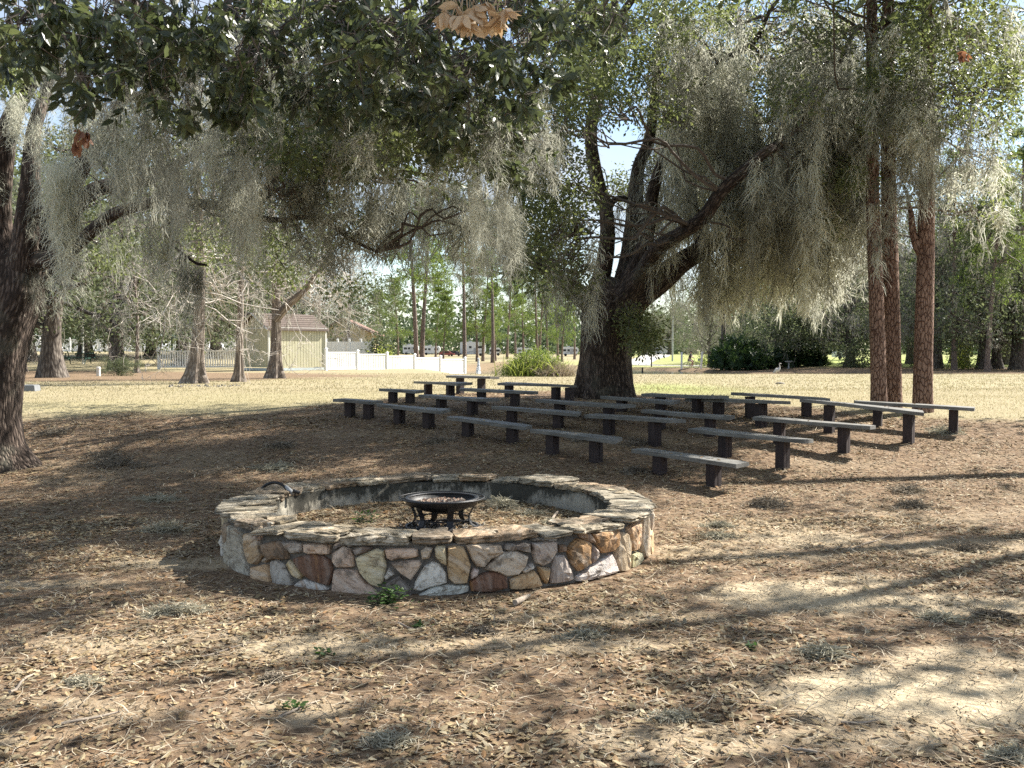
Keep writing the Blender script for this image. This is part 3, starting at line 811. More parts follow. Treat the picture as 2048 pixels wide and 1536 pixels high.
BENCHES = [  # seat ends (px,py), posts [(px, py of foot)], label
 ((679,796),(752,801.5),[(699.3,833.8),(737.3,838)], "short bench at the far left end of the front row of benches"),
 ((764,806),(891.4,818.6),[(797.6,847.6),(857.2,856.3)], "second bench from the left in the front row of benches"),
 ((904,831.5),(1056.4,850.8),[(935,872.4),(1024.7,885.3)], "middle bench of the front row, third from its left end"),
 ((1074,857.3),(1236.9,876.6),[(1105,907.9),(1190.5,925)], "front row bench just behind the right half of the stone ring"),
 ((1276,895.8),(1486.5,925.4),[(1319.7,947),(1426.6,972)], "bench nearest the camera, at the right end of the front row"),
 ((762.5,775.8),(841,780),[(785.7,805),(820.5,806.4)], "short bench at the left end of the second row, against dry grass"),
 ((853.7,788),(982.3,796),[(882.4,816),(944.2,830)], "second row bench, second from the left end of that row"),
 ((987,810.6),(1160.5,824),[(1023.5,848),(1116,856)], "second row bench in the middle of that row, behind the third front bench"),
 ((1182,827),(1355,838),[(1217,869),(1309,892)], "second row bench directly below the oak trunk's right root, fourth in its row"),
 ((1391,854.4),(1619.5,878),[(1449,914),(1564.3,937)], "long bench at the right end of the second row, behind the nearest bench"),
 ((840.5,762),(930,764.8),[(855.6,794.5),(901,799)], "bench at the left end of the third row from the ring"),
 ((921.7,775),(1072.5,782),[(963,809),(1029.6,812)], "third row bench, second from the left, overlapping the tall back bench"),
 ((1086,797.7),(1257.8,809),[(1120,831.5),(1217,845)], "third row bench directly in front of the oak trunk"),
 ((1291,817.7),(1464.9,831.5),[(1320,858),(1420,872)], "third row bench, second from the right end of its row"),
 ((1515,831.5),(1747,850.5),[(1558,887),(1687,905.7)], "long bench at the right end of the third row, in front of the pines"),
 ((901.7,749.3),(989.4,752.6),[(920,788),(963,789)], "tallest looking bench at the back left, set against the lawn"),
 ((1004.8,763.8),(1140,768.7),[(1017.7,796),(1070,804.8),(1112,800)], "back bench on three posts just left of the oak trunk"),
 ((1212,791),(1352,801),[(1242.7,823.5),(1322,834)], "fourth row bench touching the right side of the oak trunk"),
 ((1381,795),(1563.5,801),[(1436,836),(1522,854)], "fourth row bench with a notched dark right end"),
 ((1610.8,797),(1847.5,822),[(1658,865.4),(1817,886.7)], "long bench at the right end of the fourth row, passing before the pine trunks"),
 ((1294,785.4),(1442,790.5),[(1321,818),(1395,832)], "back row bench by the green patch of lawn, right of the oak trunk"),
 ((1472.7,784),(1654,795),[(1500,836),(1613,833)], "back row bench between the oak and the pines, lawn behind it"),
 ((1709.4,800),(1950,814),[(1754.8,853),(1906.7,866)], "rightmost bench, at the foot of the red barked pines"),
]
SEATS = []
def bench(e0, e1, posts, label, rs=np.random.RandomState(8)):
    g = [gnd(*p) for p in posts]
    a, b_ = g[0], g[-1]
    dirv = Vector((b_.x - a.x, b_.y - a.y, 0))
    slope = (e1[1] - e0[1]) / (e1[0] - e0[0])
    def topz(p, px):
        py = e0[1] + slope * (px - e0[0]); d = ray(px, py + 1.0)
        return CAMZ + d.z * (p.y / d.y)
    za, zb = topz(a, posts[0][0]), topz(b_, posts[-1][0])
    def end(px):  # where the plan line through the posts crosses the pixel column
        k = (px - 1024) / FPX / CP * 1.0
        # x = k*y approx (pitch is small)
        t = (k * a.y - a.x) / (dirv.x - k * dirv.y)
        t = max(-1.2, min(2.2, t))
        return t
    t0, t1 = end(e0[0]), end(e1[0])
    L = dirv.length
    ang = math.atan2(dirv.y, dirv.x)
    root = empty("bench", (a.x, a.y, a.z), ang)
    tag(root, label, "bench", "low dark wooden benches in rows around the fire ring")
    x0, x1 = t0 * L, t1 * L
    zz = lambda x: (za + (zb - za) * x / L) - a.z
    W, T = .275, .045
    nx = 14; mb = MB()
    xs = np.linspace(x0, x1, nx)
    ysn = np.array([-W / 2, -W / 2 + .006, W / 2 - .006, W / 2])
    top = []; bot = []
    cut0, cut1 = rs.uniform(-.35, .35) * W, rs.uniform(-.35, .35) * W
    sag = rs.uniform(-.006, .006)
    warp = rs.uniform(-.01, .01)
    for i, x in enumerate(xs):
        f = i / (nx - 1)
        for y in ysn:
            xx = x + (cut0 * y / W if i == 0 else 0) + (cut1 * y / W if i == nx - 1 else 0)
            z = zz(x) + sag * 4 * f * (1 - f) + warp * (2 * f - 1) * y / W * 2
            top.append((xx, y + .003 * math.sin(f * 9 + cut0 * 20), z - (.005 if abs(y) > W / 2 - .001 else 0)))
            bot.append((xx, y + .003 * math.sin(f * 9 + cut0 * 20), z - T))
    V = np.array(top + bot); n4 = 4; F = []
    for i in range(nx - 1):
        for j in range(3):
            q = i * 4 + j; F.append((q, q + 4, q + 5, q + 1)); F.append((q + 4 * nx, q + 1 + 4 * nx, q + 5 + 4 * nx, q + 4 + 4 * nx))
        q = i * 4; F.append((q, q + 4 * nx, q + 4 + 4 * nx, q + 4)); q += 3; F.append((q, q + 4, q + 4 + 4 * nx, q + 4 * nx))
    for q, s_ in ((0, 1), (4 * (nx - 1), -1)):
        for j in range(3):
            f = (q + j, q + j + 1, q + j + 1 + 4 * nx, q + j + 4 * nx); F.append(f[::s_])
    mb.add(V, F); mb.build("seat", M_SEAT, root)
    SEATS.append((root, x0, x1, zz))
    gap = .002
    for gp in g:
        tp = (Vector((gp.x - a.x, gp.y - a.y, 0)).dot(dirv) / L)
        top_z = zz(tp) - T - .003; bz = gp.z - a.z - .12
        mb = MB()
        # two boards bolted side by side make a post
        w1 = rs.uniform(.052, .066)
        for yy, ww in ((-w1 / 2 - .002, w1), (.125 / 2 - w1 / 2 + .004, .125 - w1)):
            mb.box((tp, yy, (top_z + bz) / 2 - (rs.uniform(0, .004))), (.118 + rs.uniform(-.006, .006), ww - .002, top_z - bz), rs.uniform(-.02, .02))
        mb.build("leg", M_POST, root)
for B_ in BENCHES:
    bench(*B_)

# ------------------------------------------------------------------ vegetation materials
OAKB = barkmat("oak_bark", (.014, .010, .008), (.085, .062, .050), (.20, .16, .13), .24, 34, .03, lichen=(.13, .13, .10))
PINEB = barkmat("pine_bark", (.035, .018, .012), (.16, .088, .062), (.30, .20, .15), .36, 25, .03, plates=True)
CYPB = barkmat("cypress_bark", (.10, .08, .065), (.25, .21, .175), (.42, .37, .32), .1, 22, .02)
GREYB = barkmat("grey_bark", (.05, .04, .035), (.14, .12, .10), (.26, .23, .20), .25, 14, .02)
L_NEAR = leafmat("leaf_near", [(.018, .027, .017), (.03, .043, .025), (.047, .063, .034), (.068, .086, .042), (.13, .145, .055)], .36, .5, .28, (.22, .27, .10))
L_OAK = leafmat("leaf_oak", [(.027, .041, .02), (.045, .063, .031), (.075, .095, .044), (.125, .145, .062), (.22, .22, .09)], .42, .5, .38, (.36, .42, .13))
L_DRY = leafmat("leaf_dry", [(.60, .46, .30), (.70, .56, .38), (.50, .35, .21)], .6, .3, .3, (.6, .4, .2))
L_RUST = leafmat("leaf_rust", [(.20, .105, .07), (.27, .15, .10), (.16, .08, .055)], .6, .3, .25, (.6, .25, .1))
L_BG = leafmat("leaf_far", [(.032, .045, .026), (.06, .078, .042), (.10, .12, .065), (.17, .185, .10)], .6, .25, .3, (.27, .32, .14))
L_PINE = leafmat("pine_needles", [(.04, .07, .02), (.07, .11, .03), (.12, .17, .045), (.18, .22, .07)], .6, .25, .35, (.35, .45, .10))
L_FAN = leafmat("palmetto_leaf", [(.012, .03, .012), (.025, .05, .018), (.045, .085, .03)], .5, .35, .2, (.15, .25, .05))
L_LIME = leafmat("lime_leaf", [(.10, .15, .03), (.17, .22, .05), (.24, .27, .07)], .6, .25, .4, (.5, .55, .1))
L_STRAW = leafmat("straw", [(.28, .23, .17), (.38, .32, .24), (.22, .18, .13)], .8, .1, .2, (.4, .33, .2))
MOSS = leafmat("spanish_moss", [(.035, .034, .027), (.16, .158, .125), (.45, .45, .37), (.76, .76, .63)], .9, .08, .45, (.60, .60, .51))  # wide tone range paints lit and shaded hanks into the colour
MOSS_DK = leafmat("spanish_moss_dark", [(.14, .135, .115), (.25, .24, .20), (.36, .345, .29)], .95, .05, .35, (.30, .28, .21))
TWIGM = simple("twig", (.11, .09, .075), .9, .3, 20, bumps=0)
PALE = simple("pale_twig", (.40, .36, .32), .9, .25, 12, bumps=0)

# ------------------------------------------------------------------ leaf and moss templates
def leaf_tpl(w=.2, bend=.1):
    V = np.array([(0, 0, 0), (.28, w, .02), (.68, w * .92, -.02 - bend * .4), (1, 0, -bend), (.68, -w * .92, -.02 - bend * .4), (.28, -w, .02), (.5, 0, -.05 - bend * .15)])
    F = np.array([(0, 6, 1), (1, 6, 2), (2, 6, 3), (3, 6, 4), (4, 6, 5), (5, 6, 0)])
    return V, F
def diamond(w=.24):
    return np.array([(0, 0, 0), (.5, w, .03), (1, 0, -.04), (.5, -w, .03)]), np.array([(0, 3, 2, 1)])

def sprays(mb, centers, n, spread, size, rs, tpl, droop=.35, rnd=None, var=.3):
    """n leaves about each centre, set in little whorls at twig ends"""
    C = np.repeat(centers, n, 0); N = len(C)
    if N == 0: return
    off = rs.normal(size=(N, 3)) * spread * np.array([1, 1, .8])
    D = unit(off * 1.0 + rs.normal(size=(N, 3)) * spread * .8 + np.array([0, 0, -droop * spread]))
    X, Y, Z = frames(D, rs)
    s = size * rs.uniform(1 - var, 1 + var, (N, 1))
    r = np.clip(np.repeat(rs.rand(len(centers)) * .55, n) + rs.rand(N) * .45, 0, 1) if rnd is None else rnd(N)
    inst(mb, tpl[0], tpl[1], C + off, X * s, Y * s, Z * s, r)

def moss_variant(L, n, w, rs, fat=.10, seg=4):
    """one hanging hank: curls of narrow ribbon along a few drooping strands"""
    k = rs.randint(3, 6)
    sx = rs.normal(size=(k, 2)) * fat * (.9 if seg == 4 else .6); sl = L * rs.uniform(.5, 1.0, k); sl[0] = L
    which = rs.choice(k, n, p=sl / sl.sum())
    t = rs.rand(n) ** .85
    z = -t * sl[which]
    prof = (.45 + .75 * np.sin(np.clip(t * 1.15, 0, 1) * np.pi) ** .8) * (1 - .72 * t ** 2.2)
    ph = rs.rand(k) * 6
    cx = sx[which, 0] * (.4 + .6 * np.minimum(1, t * 3)) + .03 * np.sin(ph[which] + t * 6) * L
    cy = sx[which, 1] * (.4 + .6 * np.minimum(1, t * 3)) + .03 * np.cos(ph[which] * 1.7 + t * 5) * L
    r = fat * .45 * prof * np.sqrt(rs.rand(n)); a = rs.rand(n) * 6.283
    P = np.zeros((n, seg + 1, 3)); P[:, 0] = np.stack([cx + r * np.cos(a), cy + r * np.sin(a), z], -1)
    step = (.022 + .035 * rs.rand(n)) * (1 if seg == 4 else 1.5) * (1.0 if L < .9 else 1.3) * 4 / seg
    d = unit(np.stack([np.cos(a) * .35, np.sin(a) * .35, -np.ones(n) * .8], -1) + rs.normal(size=(n, 3)) * .5)
    for i in range(seg):
        P[:, i + 1] = P[:, i] + d * step[:, None]
        d = unit(d + rs.normal(size=(n, 3)) * (.58 if seg == 4 else .36) + np.array([0, 0, -.5 if seg == 4 else -.75]))
    side = unit(np.cross(rs.normal(size=(n, 3)), np.array([0, 0, 1.])))
    wd = w * np.array([1.0] + [.9] * (seg - 1) + [.25]) * .5
    A = P + side[:, None] * wd[None, :, None]; B = P - side[:, None] * wd[None, :, None]
    V = np.stack([A, B], 2).reshape(-1, 3)
    base = np.arange(n)[:, None] * (2 * (seg + 1)) + np.arange(seg)[None] * 2
    F = np.stack([base, base + 1, base + 3, base + 2], -1).reshape(-1, 4)
    return V, F, np.repeat(rs.rand(n), seg)
MV = {}
for key, (L, n, w, fat, seg) in {'near': (.8, 165, .0056, .07, 4), 'mid': (.9, 64, .0115, .055, 3), 'far': (1.0, 44, .018, .06, 3), 'bg': (1.4, 44, .04, .4, 2)}.items():
    MV[key] = [moss_variant(L * u, int(n * u), w, RS, fat, seg) for u in (.6, .8, 1.0, 1.2, 1.5, 1.0)]
def hank(mb, p, L, kind, rs, wide=1.0, tone=None):
    V, F, R = MV[kind][rs.randint(len(MV[kind]))]
    z0 = -V[:, 2].min()
    if L > 1.45 * z0:      # a long rope is several tangles hung one from another
        q = np.array(p, float); left = L; w_ = wide; tt = rs.rand() * .6 if tone is None else tone
        while left > .15:
            l = min(left, z0 * rs.uniform(.8, 1.2)); hank(mb, q, l, kind, rs, w_, tt)
            q = q + np.array([rs.normal() * .025, rs.normal() * .025, -l * .62]); left -= l * .62; w_ *= .90
            if l == left + l * .62: break
        return
    s = L / z0
    a = rs.rand() * 6.28; c, s_ = math.cos(a), math.sin(a)
    W = V.copy(); x = (V[:, 0] * c - V[:, 1] * s_); y = (V[:, 0] * s_ + V[:, 1] * c)
    k = wide * rs.uniform(.8, 1.25)
    W = np.stack([x * k, y * k, V[:, 2] * s], -1) + np.array(p)
    t = rs.rand() * .6 if tone is None else tone * 1.15
    mb.add(W, F, np.clip(t + R * .4, 0, 1))

def branchlet(mb, a, b_, r, rs, n=5, sag=.0, sides=4, jag=.055):
    a = np.array(a, float); b_ = np.array(b_, float); L = np.linalg.norm(b_ - a)
    t = np.linspace(0, 1, n)[:, None]
    P = a + (b_ - a) * t; P[1:-1] += rs.normal(size=(n - 2, 3)) * L * jag; P[:, 2] += (sag * L * 4 * t * (1 - t))[:, 0]
    P, R = spline(P, r * (1 - .75 * t[:, 0]), max(L / 14, .03))
    mb.tube(P, R, sides, cap=False)

class Tree:
    def __init__(s, label, cat, group=None, bark=OAKB, name='oak_tree', loc=(0, 0, 0)):
        s.root = empty(name, loc); tag(s.root, label, cat, group)
        s.loc = np.array(loc, float); s.bark = bark; s.pts = []; s.limbs = []
        s.rs = np.random.RandomState(abs(hash(label)) % 1000 if False else sum(map(ord, label)) % 1000)
    def rel(s, P): return np.asarray(P, float) - s.loc
    def limb(s, P, R, name='limb', n=14, wob=.08, step=.12, flute=None):
        P, R = spline([tuple(p) for p in P], R, step)
        MB().tube(s.rel(P), R, n, wob, ph=s.rs.rand() * 6, flute=flute).build(name, s.bark, s.root, smooth=True)
        s.pts.append(P); return P
    def nearest(s, p):
        A = np.vstack(s.pts); i = np.argmin(((A - np.array(p)) ** 2 * np.array([1, 1, 1.6])).sum(1)); return A[i]
    def part(s, mb, name, mat, smooth=False, kind='stuff'):
        if mb.n == 0: return
        for i in range(len(mb.V)): mb.V[i] = mb.V[i] - s.loc.astype(np.float32)
        o = mb.build(name, mat, s.root, smooth)
        if kind: o['kind'] = kind
        return o
def ell(px, py, rx, ry):
    g = gnd(px, py); return (g.x, g.y, rx * g.y / FPX, ry * g.y ** 2 / (FPX * (CAMZ - g.z)))
LITP = [ell(*e) for e in [(840,925,200,22),(1120,935,150,18),(600,905,120,10),(1250,1040,70,45),(600,1010,60,30),(330,1090,140,18),(90,1060,110,15),(120,1300,160,40),(420,1240,90,22),(1380,1120,160,45),
 (1640,1185,110,22),(1560,1060,140,22),(1650,880,250,30),(1900,900,150,30),(1500,905,120,22),(1350,985,120,18),(1760,985,150,22),(200,1480,250,45),(700,1340,150,22),(900,1500,200,30),(1900,1400,160,45),(1150,1330,150,16),(1300,1480,120,18),(450,870,130,6),(230,850,120,5),(1000,1210,90,10),(1930,1110,120,22),(150,905,110,5),(380,950,130,9),(120,985,150,9),(560,885,70,5),(700,875,90,6),(300,1010,60,8),(60,940,60,6),(1000,870,70,6),(780,850,70,4),(1100,905,60,6),(1350,850,90,8),(940,905,80,6)]]  # ground spots to be sunlit; leaves towards the sun are thinned for them
_k = 1 / math.tan(SUN_EL)
def gapp(x, y, z):
    xs = x - z * math.cos(SUN_AZ) * _k; ys = y - z * math.sin(SUN_AZ) * _k
    return any(((xs - cx) / (a + .1)) ** 2 + ((ys - cy) / (b_ + .1)) ** 2 < 1 for cx, cy, a, b_ in LITP)
def sunlit_gap(x, y, z):
    """True where crown leaves are left out to let sun onto chosen ground"""
    xs = x - z * math.cos(SUN_AZ) * _k; ys = y - z * math.sin(SUN_AZ) * _k
    for cx, cy, a, b_ in LITP:
        if ((xs - cx) / (a + .12)) ** 2 + ((ys - cy) / (b_ + .12)) ** 2 < 1 + .9 * (vnoise(np.array([xs * 3]), np.array([ys * 3]))[0] - .5): return True
    return fbm(np.array([xs * .6 + 31]), np.array([ys * 1.5 + 12]), 3)[0] > .49
def pxl(pts, depth=None):
    """[(px, py, depth, radius_px)] -> points, radii in metres"""
    P = [at(x, y, d) for x, y, d, r in pts]; R = [r * d / FPX for x, y, d, r in pts]
    return P, R

# ================================================================== the big live oak in the middle
OD = 18.6
ob = gnd(1212, 797); OD = ob.y + .35
oak = Tree("massive live oak with thick leaning limbs and grey moss curtains behind the benches", "oak tree", loc=(ob.x, OD, ob.z))
def flute_oak(th, L):
    fl = np.exp(-L / .55)
    return 1 + fl * (.22 * np.cos(5 * th + .6) + .14 * np.cos(8 * th + 2)) + .035 * np.cos(4 * th + L * .7) + .02 * np.cos(9 * th - L)
P, R = pxl([(1210, 812, OD, 66), (1210, 792, OD, 60), (1210, 765, OD, 53), (1210, 720, OD, 49), (1212, 670, OD, 50), (1218, 625, OD, 54), (1226, 590, OD, 48), (1236, 560, OD, 30)])
oak.limb(P, R, 'trunk', 40, .05, .08, flute_oak)
LIMBS = [
 [(1190, 640, OD, 30), (1192, 590, OD, 22), (1206, 540, OD - .1, 17), (1214, 480, OD - .2, 15), (1212, 420, OD - .3, 14.5), (1196, 365, OD - .3, 14), (1184, 300, OD - .4, 13), (1184, 240, OD - .5, 12.5), (1202, 180, OD - .6, 13), (1218, 110, OD - .7, 10), (1224, 40, OD - .9, 9), (1240, -60, OD - 1, 6)],
 [(1232, 620, OD - .1, 34), (1248, 570, OD - .1, 24), (1260, 510, OD, 19), (1268, 440, OD + .1, 17), (1272, 380, OD + .2, 15), (1278, 330, OD + .2, 13), (1298, 280, OD + .3, 11), (1308, 200, OD + .4, 9), (1320, 90, OD + .5, 7), (1335, -40, OD + .5, 5)],
 [(1240, 610, OD - .3, 30), (1268, 560, OD - .5, 24), (1288, 500, OD - .7, 17), (1298, 440, OD - .8, 14), (1306, 380, OD - .9, 12), (1330, 310, OD - 1.1, 10), (1372, 230, OD - 1.2, 9), (1400, 165, OD - 1.4, 7), (1450, 118, OD - 1.5, 6), (1508, 84, OD - 1.6, 5), (1540, 20, OD - 1.8, 4)],
 [(1250, 600, OD - .5, 26), (1290, 540, OD - .8, 20), (1316, 497, OD - 1.6, 15.5), (1360, 468, OD - 2.4, 14), (1406, 436, OD - 3.0, 14), (1442, 384, OD - 3.3, 13), (1490, 340, OD - 3.5, 12), (1540, 298, OD - 3.5, 10), (1590, 285, OD - 2.2, 7), (1656, 268, OD - 2.4, 7), (1700, 250, OD - 2.5, 5), (1760, 225, OD - 2.6, 4)],
 [(1236, 632, OD - .2, 40), (1275, 592, OD - .4, 33), (1318, 562, OD - .6, 27), (1362, 525, OD - .6, 22), (1404, 499, OD - .6, 19), (1436, 472, OD - .5, 16), (1462, 430, OD - .5, 13), (1500, 400, OD - .5, 10), (1560, 385, OD - .6, 8), (1630, 400, OD - .8, 6), (1700, 450, OD - 1, 4)],
 [(1404, 499, OD - .6, 14), (1400, 455, OD - .5, 14), (1384, 410, OD - .3, 11), (1390, 350, OD, 9), (1430, 290, OD + .3, 8), (1452, 200, OD + .6, 6), (1470, 100, OD + 1, 5)],
 [(1186, 610, OD, 24), (1120, 560, OD - .3, 14), (1070, 525, OD - .6, 12), (1025, 500, OD - .8, 11), (975, 478, OD - 1, 10), (930, 455, OD - 1.2, 8), (880, 428, OD - 1.5, 6), (830, 415, OD - 1.8, 4)],
 [(1442, 384, OD - 1.6, 7), (1480, 350, OD - 1.9, 6), (1540, 335, OD - 2.4, 4)],
 [(1214, 420, OD - .3, 8), (1232, 398, OD - .1, 6), (1262, 402, OD + .2, 5), (1290, 420, OD + .5, 4)],
 [(1590, 285, OD - 2.2, 6), (1620, 220, OD - 2.4, 6), (1668, 165, OD - 2.6, 6), (1711, 174, OD - 2.8, 6), (1750, 188, OD - 3, 5), (1790, 184, OD - 3.1, 4)],
 [(1668, 165, OD - 2.6, 5), (1690, 100, OD - 2.9, 5), (1720, 60, OD - 3, 4), (1800, 40, OD - 3.2, 3)],
 [(1224, 60, OD - .9, 8), (1300, -40, OD - 1.5, 7), (1450, -120, OD - 2.5, 6), (1700, -180, OD - 3.5, 5), (1950, -150, OD - 4, 4)],
 [(1202, 180, OD - .6, 8), (1150, 100, OD - 1.5, 7), (1080, 20, OD - 2.5, 6), (980, -80, OD - 3.5, 5)],
 [(1440, 470, OD - .5, 10), (1520, 480, OD - .2, 8), (1600, 500, OD + .2, 6), (1650, 560, OD + .4, 4)],
]
for l in LIMBS:
    P, R = pxl(l); oak.limb(P, R, 'limb', 14, .09, .1)

def blob_pts(rs, blobs, per, bunch=11):
    out = []
    for px, py, rx, ry, d0, d1, dens in blobs:
        k = max(1, int(per * dens))
        for _ in range(k):
            a = rs.rand() * 6.283; r = math.sqrt(rs.rand())
            out.append(at(px + rx * r * math.cos(a), py + ry * r * math.sin(a), rs.uniform(d0, d1)))
    # gather the shoots into bunches with gaps between them
    out = np.array([tuple(p) for p in out]); n = max(4, len(out) // bunch)
    hub = out[rs.choice(len(out), n, replace=False)]; res = []
    for p in out:
        q = hub[np.argmin(((hub - p) ** 2).sum(1))]; res.append(q + (p - q) * rs.uniform(.25, .62))
    return np.array(res)

rs = np.random.RandomState(21)
O0 = OD
GREEN = [ # leafy masses of the big oak: px, py, rx, ry, depth range, density
 (1110,370,85,75,O0-5,O0-2,1.3),(1100,470,85,70,O0-5,O0-2,1.5),(1135,555,45,40,O0-4,O0-2,.5),(1045,430,50,70,O0-5,O0-3,.6),(1060,540,40,40,O0-5,O0-3,.35),
 (1250,60,120,70,O0-4,O0+1,.9),(1300,150,80,70,O0-4,O0,.9),(1150,80,100,90,O0-6,O0-2,1.2),(1330,235,70,35,O0-4,O0-1,.45),(1175,190,75,60,O0-6,O0-3,.9),
 (1290,670,28,32,O0-2.0,O0-.6,.35),(1262,640,20,25,O0-1.5,O0-.6,.12),
 (1610,80,70,60,O0-5,O0,.6),(1590,195,60,55,O0-5,O0-1,.65),(1700,345,60,50,O0-4,O0-1,.6),(1960,190,85,90,O0-6,O0-3,.9),(1900,60,110,60,O0-6,O0-2,.6),
 (1790,90,80,70,O0-5,O0-1,.5),(2010,100,60,80,O0-5,O0-1,.5),(1360,40,70,50,O0-4,O0,.5),(1470,40,60,40,O0-3,O0+1,.3),(1550,340,50,35,O0-3,O0,.25),
 (1235,385,28,40,O0+1,O0+3,.2),(1380,350,40,30,O0+1,O0+3,.2),(1700,60,60,50,O0-4,O0,.4),(1480,200,50,60,O0-2,O0+2,.25),(1650,440,60,40,O0-3,O0,.3),
 (1300,50,150,80,O0,O0+2,.7),(1500,70,150,90,O0,O0+2,.8),(1740,60,150,80,O0-1,O0+1,.8),(1950,80,100,90,O0-3,O0-1,.6),(1150,60,100,70,O0-1,O0+1,.5),(2020,200,40,80,O0-4,O0-2,.3),(1400,170,110,60,O0,O0+2,.4),(1620,170,110,70,O0,O0+2,.4),(1770,230,60,60,O0-4.6,O0-3.4,.4),(1850,200,60,80,O0-4.8,O0-3.6,.5),(1770,180,50,80,O0-4.8,O0-3.6,.5),(1350,300,70,60,O0+1,O0+3,.4),(1420,400,70,50,O0+1.5,O0+3,.4),(1500,470,80,60,O0+1,O0+3,.5),(1600,380,80,70,O0+.5,O0+3,.5),(1300,560,50,40,O0+1,O0+3,.15),(1820,190,60,60,O0-4,O0-1,.4),(1740,250,60,40,O0-3,O0,.35),(1540,120,60,60,O0-3,O0,.3),(1100,250,60,50,O0-6,O0-3,.5),(1840,300,50,40,O0-3,O0-1,.25),(1500,560,60,40,O0,O0+2,.15),
 (1420,130,70,60,O0-2,O0+2,.3),(1620,-60,200,60,O0-5,O0,.6),(1900,-50,150,50,O0-5,O0,.5),(1990,330,60,60,O0-4,O0,.25),(1960,420,50,30,O0-4,O0,.12)]
gc = blob_pts(rs, GREEN, 360); gc = np.array([p for p in gc if not (gapp(*p) and rs.rand() < .7)])
crown = MB()
sprays(crown, gc, 13, .13, .070, rs, diamond(.25), droop=.3)
# the part of the crown above and behind the picture, coarser
top = []
for _ in range(2300):
    a = rs.rand() * 6.283; e = rs.rand() ** .6; r = 8.2 * math.sqrt(rs.rand())
    x, y = ob.x + .8 + r * math.cos(a), OD + .3 + r * .85 * math.sin(a)
    z = 5.2 + 5.5 * math.sqrt(max(0, 1 - (r / 8.6) ** 2)) * rs.uniform(.35, 1)
    if z < CAMZ + .345 * y: continue
    if sunlit_gap(x, y, z - .6): continue
    top.append((x, y, z))
top = np.array(top); sprays(crown, top, 6, .3, .17, rs, diamond(.3))
oak.part(crown, 'crown', L_OAK)
# side branches out to the leafy masses
tw = MB()
for px, py, rx, ry, d0, d1, dens in GREEN:
    c = at(px, py, (d0 + d1) / 2)
    a = oak.nearest(c); branchlet(tw, a, c, .035, rs, 7, .06)
    for k in range(int(5 + 16 * dens)):
        a_ = rs.rand() * 6.283; r = math.sqrt(rs.rand())
        q = at(px + rx * r * math.cos(a_), py + ry * r * math.sin(a_), rs.uniform(d0, d1))
        branchlet(tw, c.lerp(Vector(a), rs.rand() * .35), q, .014, rs, 5, .05, 3)
# moss
moss = MB()
MREG = [ # px0, px1, py0, py1, length px range, depth range, count, kind
 (1275,1345,250,420,(60,200),O0-2,O0+.2,16,'mid'),(1340,1460,60,260,(60,190),O0-2.5,O0,80,'mid'),(1380,1520,180,330,(60,200),O0-2,O0+1,110,'far'),(1500,1640,300,420,(80,220),O0-4,O0-3,40,'mid'),
 (1440,1640,250,420,(70,220),O0-2.6,O0,150,'far'),(1480,1680,400,500,(60,170),O0-2.5,O0+.5,125,'far'),(1560,1700,60,260,(60,220),O0-4,O0-1,95,'mid'),
 (1620,1740,260,420,(70,200),O0-3,O0-.5,100,'far'),(1700,1880,110,300,(50,150),O0-4,O0-1,95,'mid'),(1800,1990,180,330,(50,150),O0-5,O0-2,70,'mid'),
 (1150,1200,560,640,(40,120),O0-2.2,O0-1,12,'mid'),(1090,1200,420,580,(50,110),O0-4,O0-2,40,'mid'),(960,1060,430,520,(50,110),O0-2.4,O0-1,30,'mid'),
 (1240,1300,330,440,(60,140),O0-1.4,O0-.4,8,'mid'),(1000,1130,180,300,(60,130),O0-5,O0-3,40,'mid'),(1250,1420,470,560,(40,110),O0-.2,O0+.8,30,'mid'),
 (1400,1500,500,580,(50,120),O0-1.5,O0+1,44,'far'),(1300,1450,0,130,(50,130),O0-3,O0,40,'mid'),(1440,1700,0,120,(50,150),O0-3,O0+1,80,'far'),(1700,2048,0,120,(50,130),O0-5,O0,80,'mid'),
 (1900,2048,280,420,(50,120),O0-3,O0,24,'far'),(1740,1810,120,240,(60,120),O0-4.8,O0-3.8,26,'mid'),(1810,1880,140,280,(60,120),O0-4.9,O0-3.9,24,'mid'),(1260,1480,150,420,(70,200),O0+.6,O0+2.4,90,'far'),(1450,1700,300,500,(80,200),O0+.5,O0+2.5,90,'far'),(1400,1560,520,590,(50,90),O0-1.5,O0,26,'far'),(1600,1700,480,560,(50,130),O0-2,O0+.3,30,'far'),(1700,1780,380,520,(40,120),O0-3,O0-2,30,'mid')]
for x0, x1, y0, y1, (l0, l1), d0, d1, cnt, kind in MREG:
    for k in range(int(cnt * .80)):
        d = rs.uniform(d0, d1); x, y = rs.uniform(x0, x1), rs.uniform(y0, y1)
        L = (l0 + (l1 - l0) * rs.rand() ** 1.6) * d / FPX
        hank(moss, at(x, y, d), L, kind, rs, rs.uniform(.7, 1.3), tone=rs.rand() ** 1.3 * .85)
    # a twig through each moss region to carry it
    for k in range(max(2, cnt // 9)):
        q = at(rs.uniform(x0, x1), rs.uniform(y0, y1), rs.uniform(d0, d1)); a = oak.nearest(q)
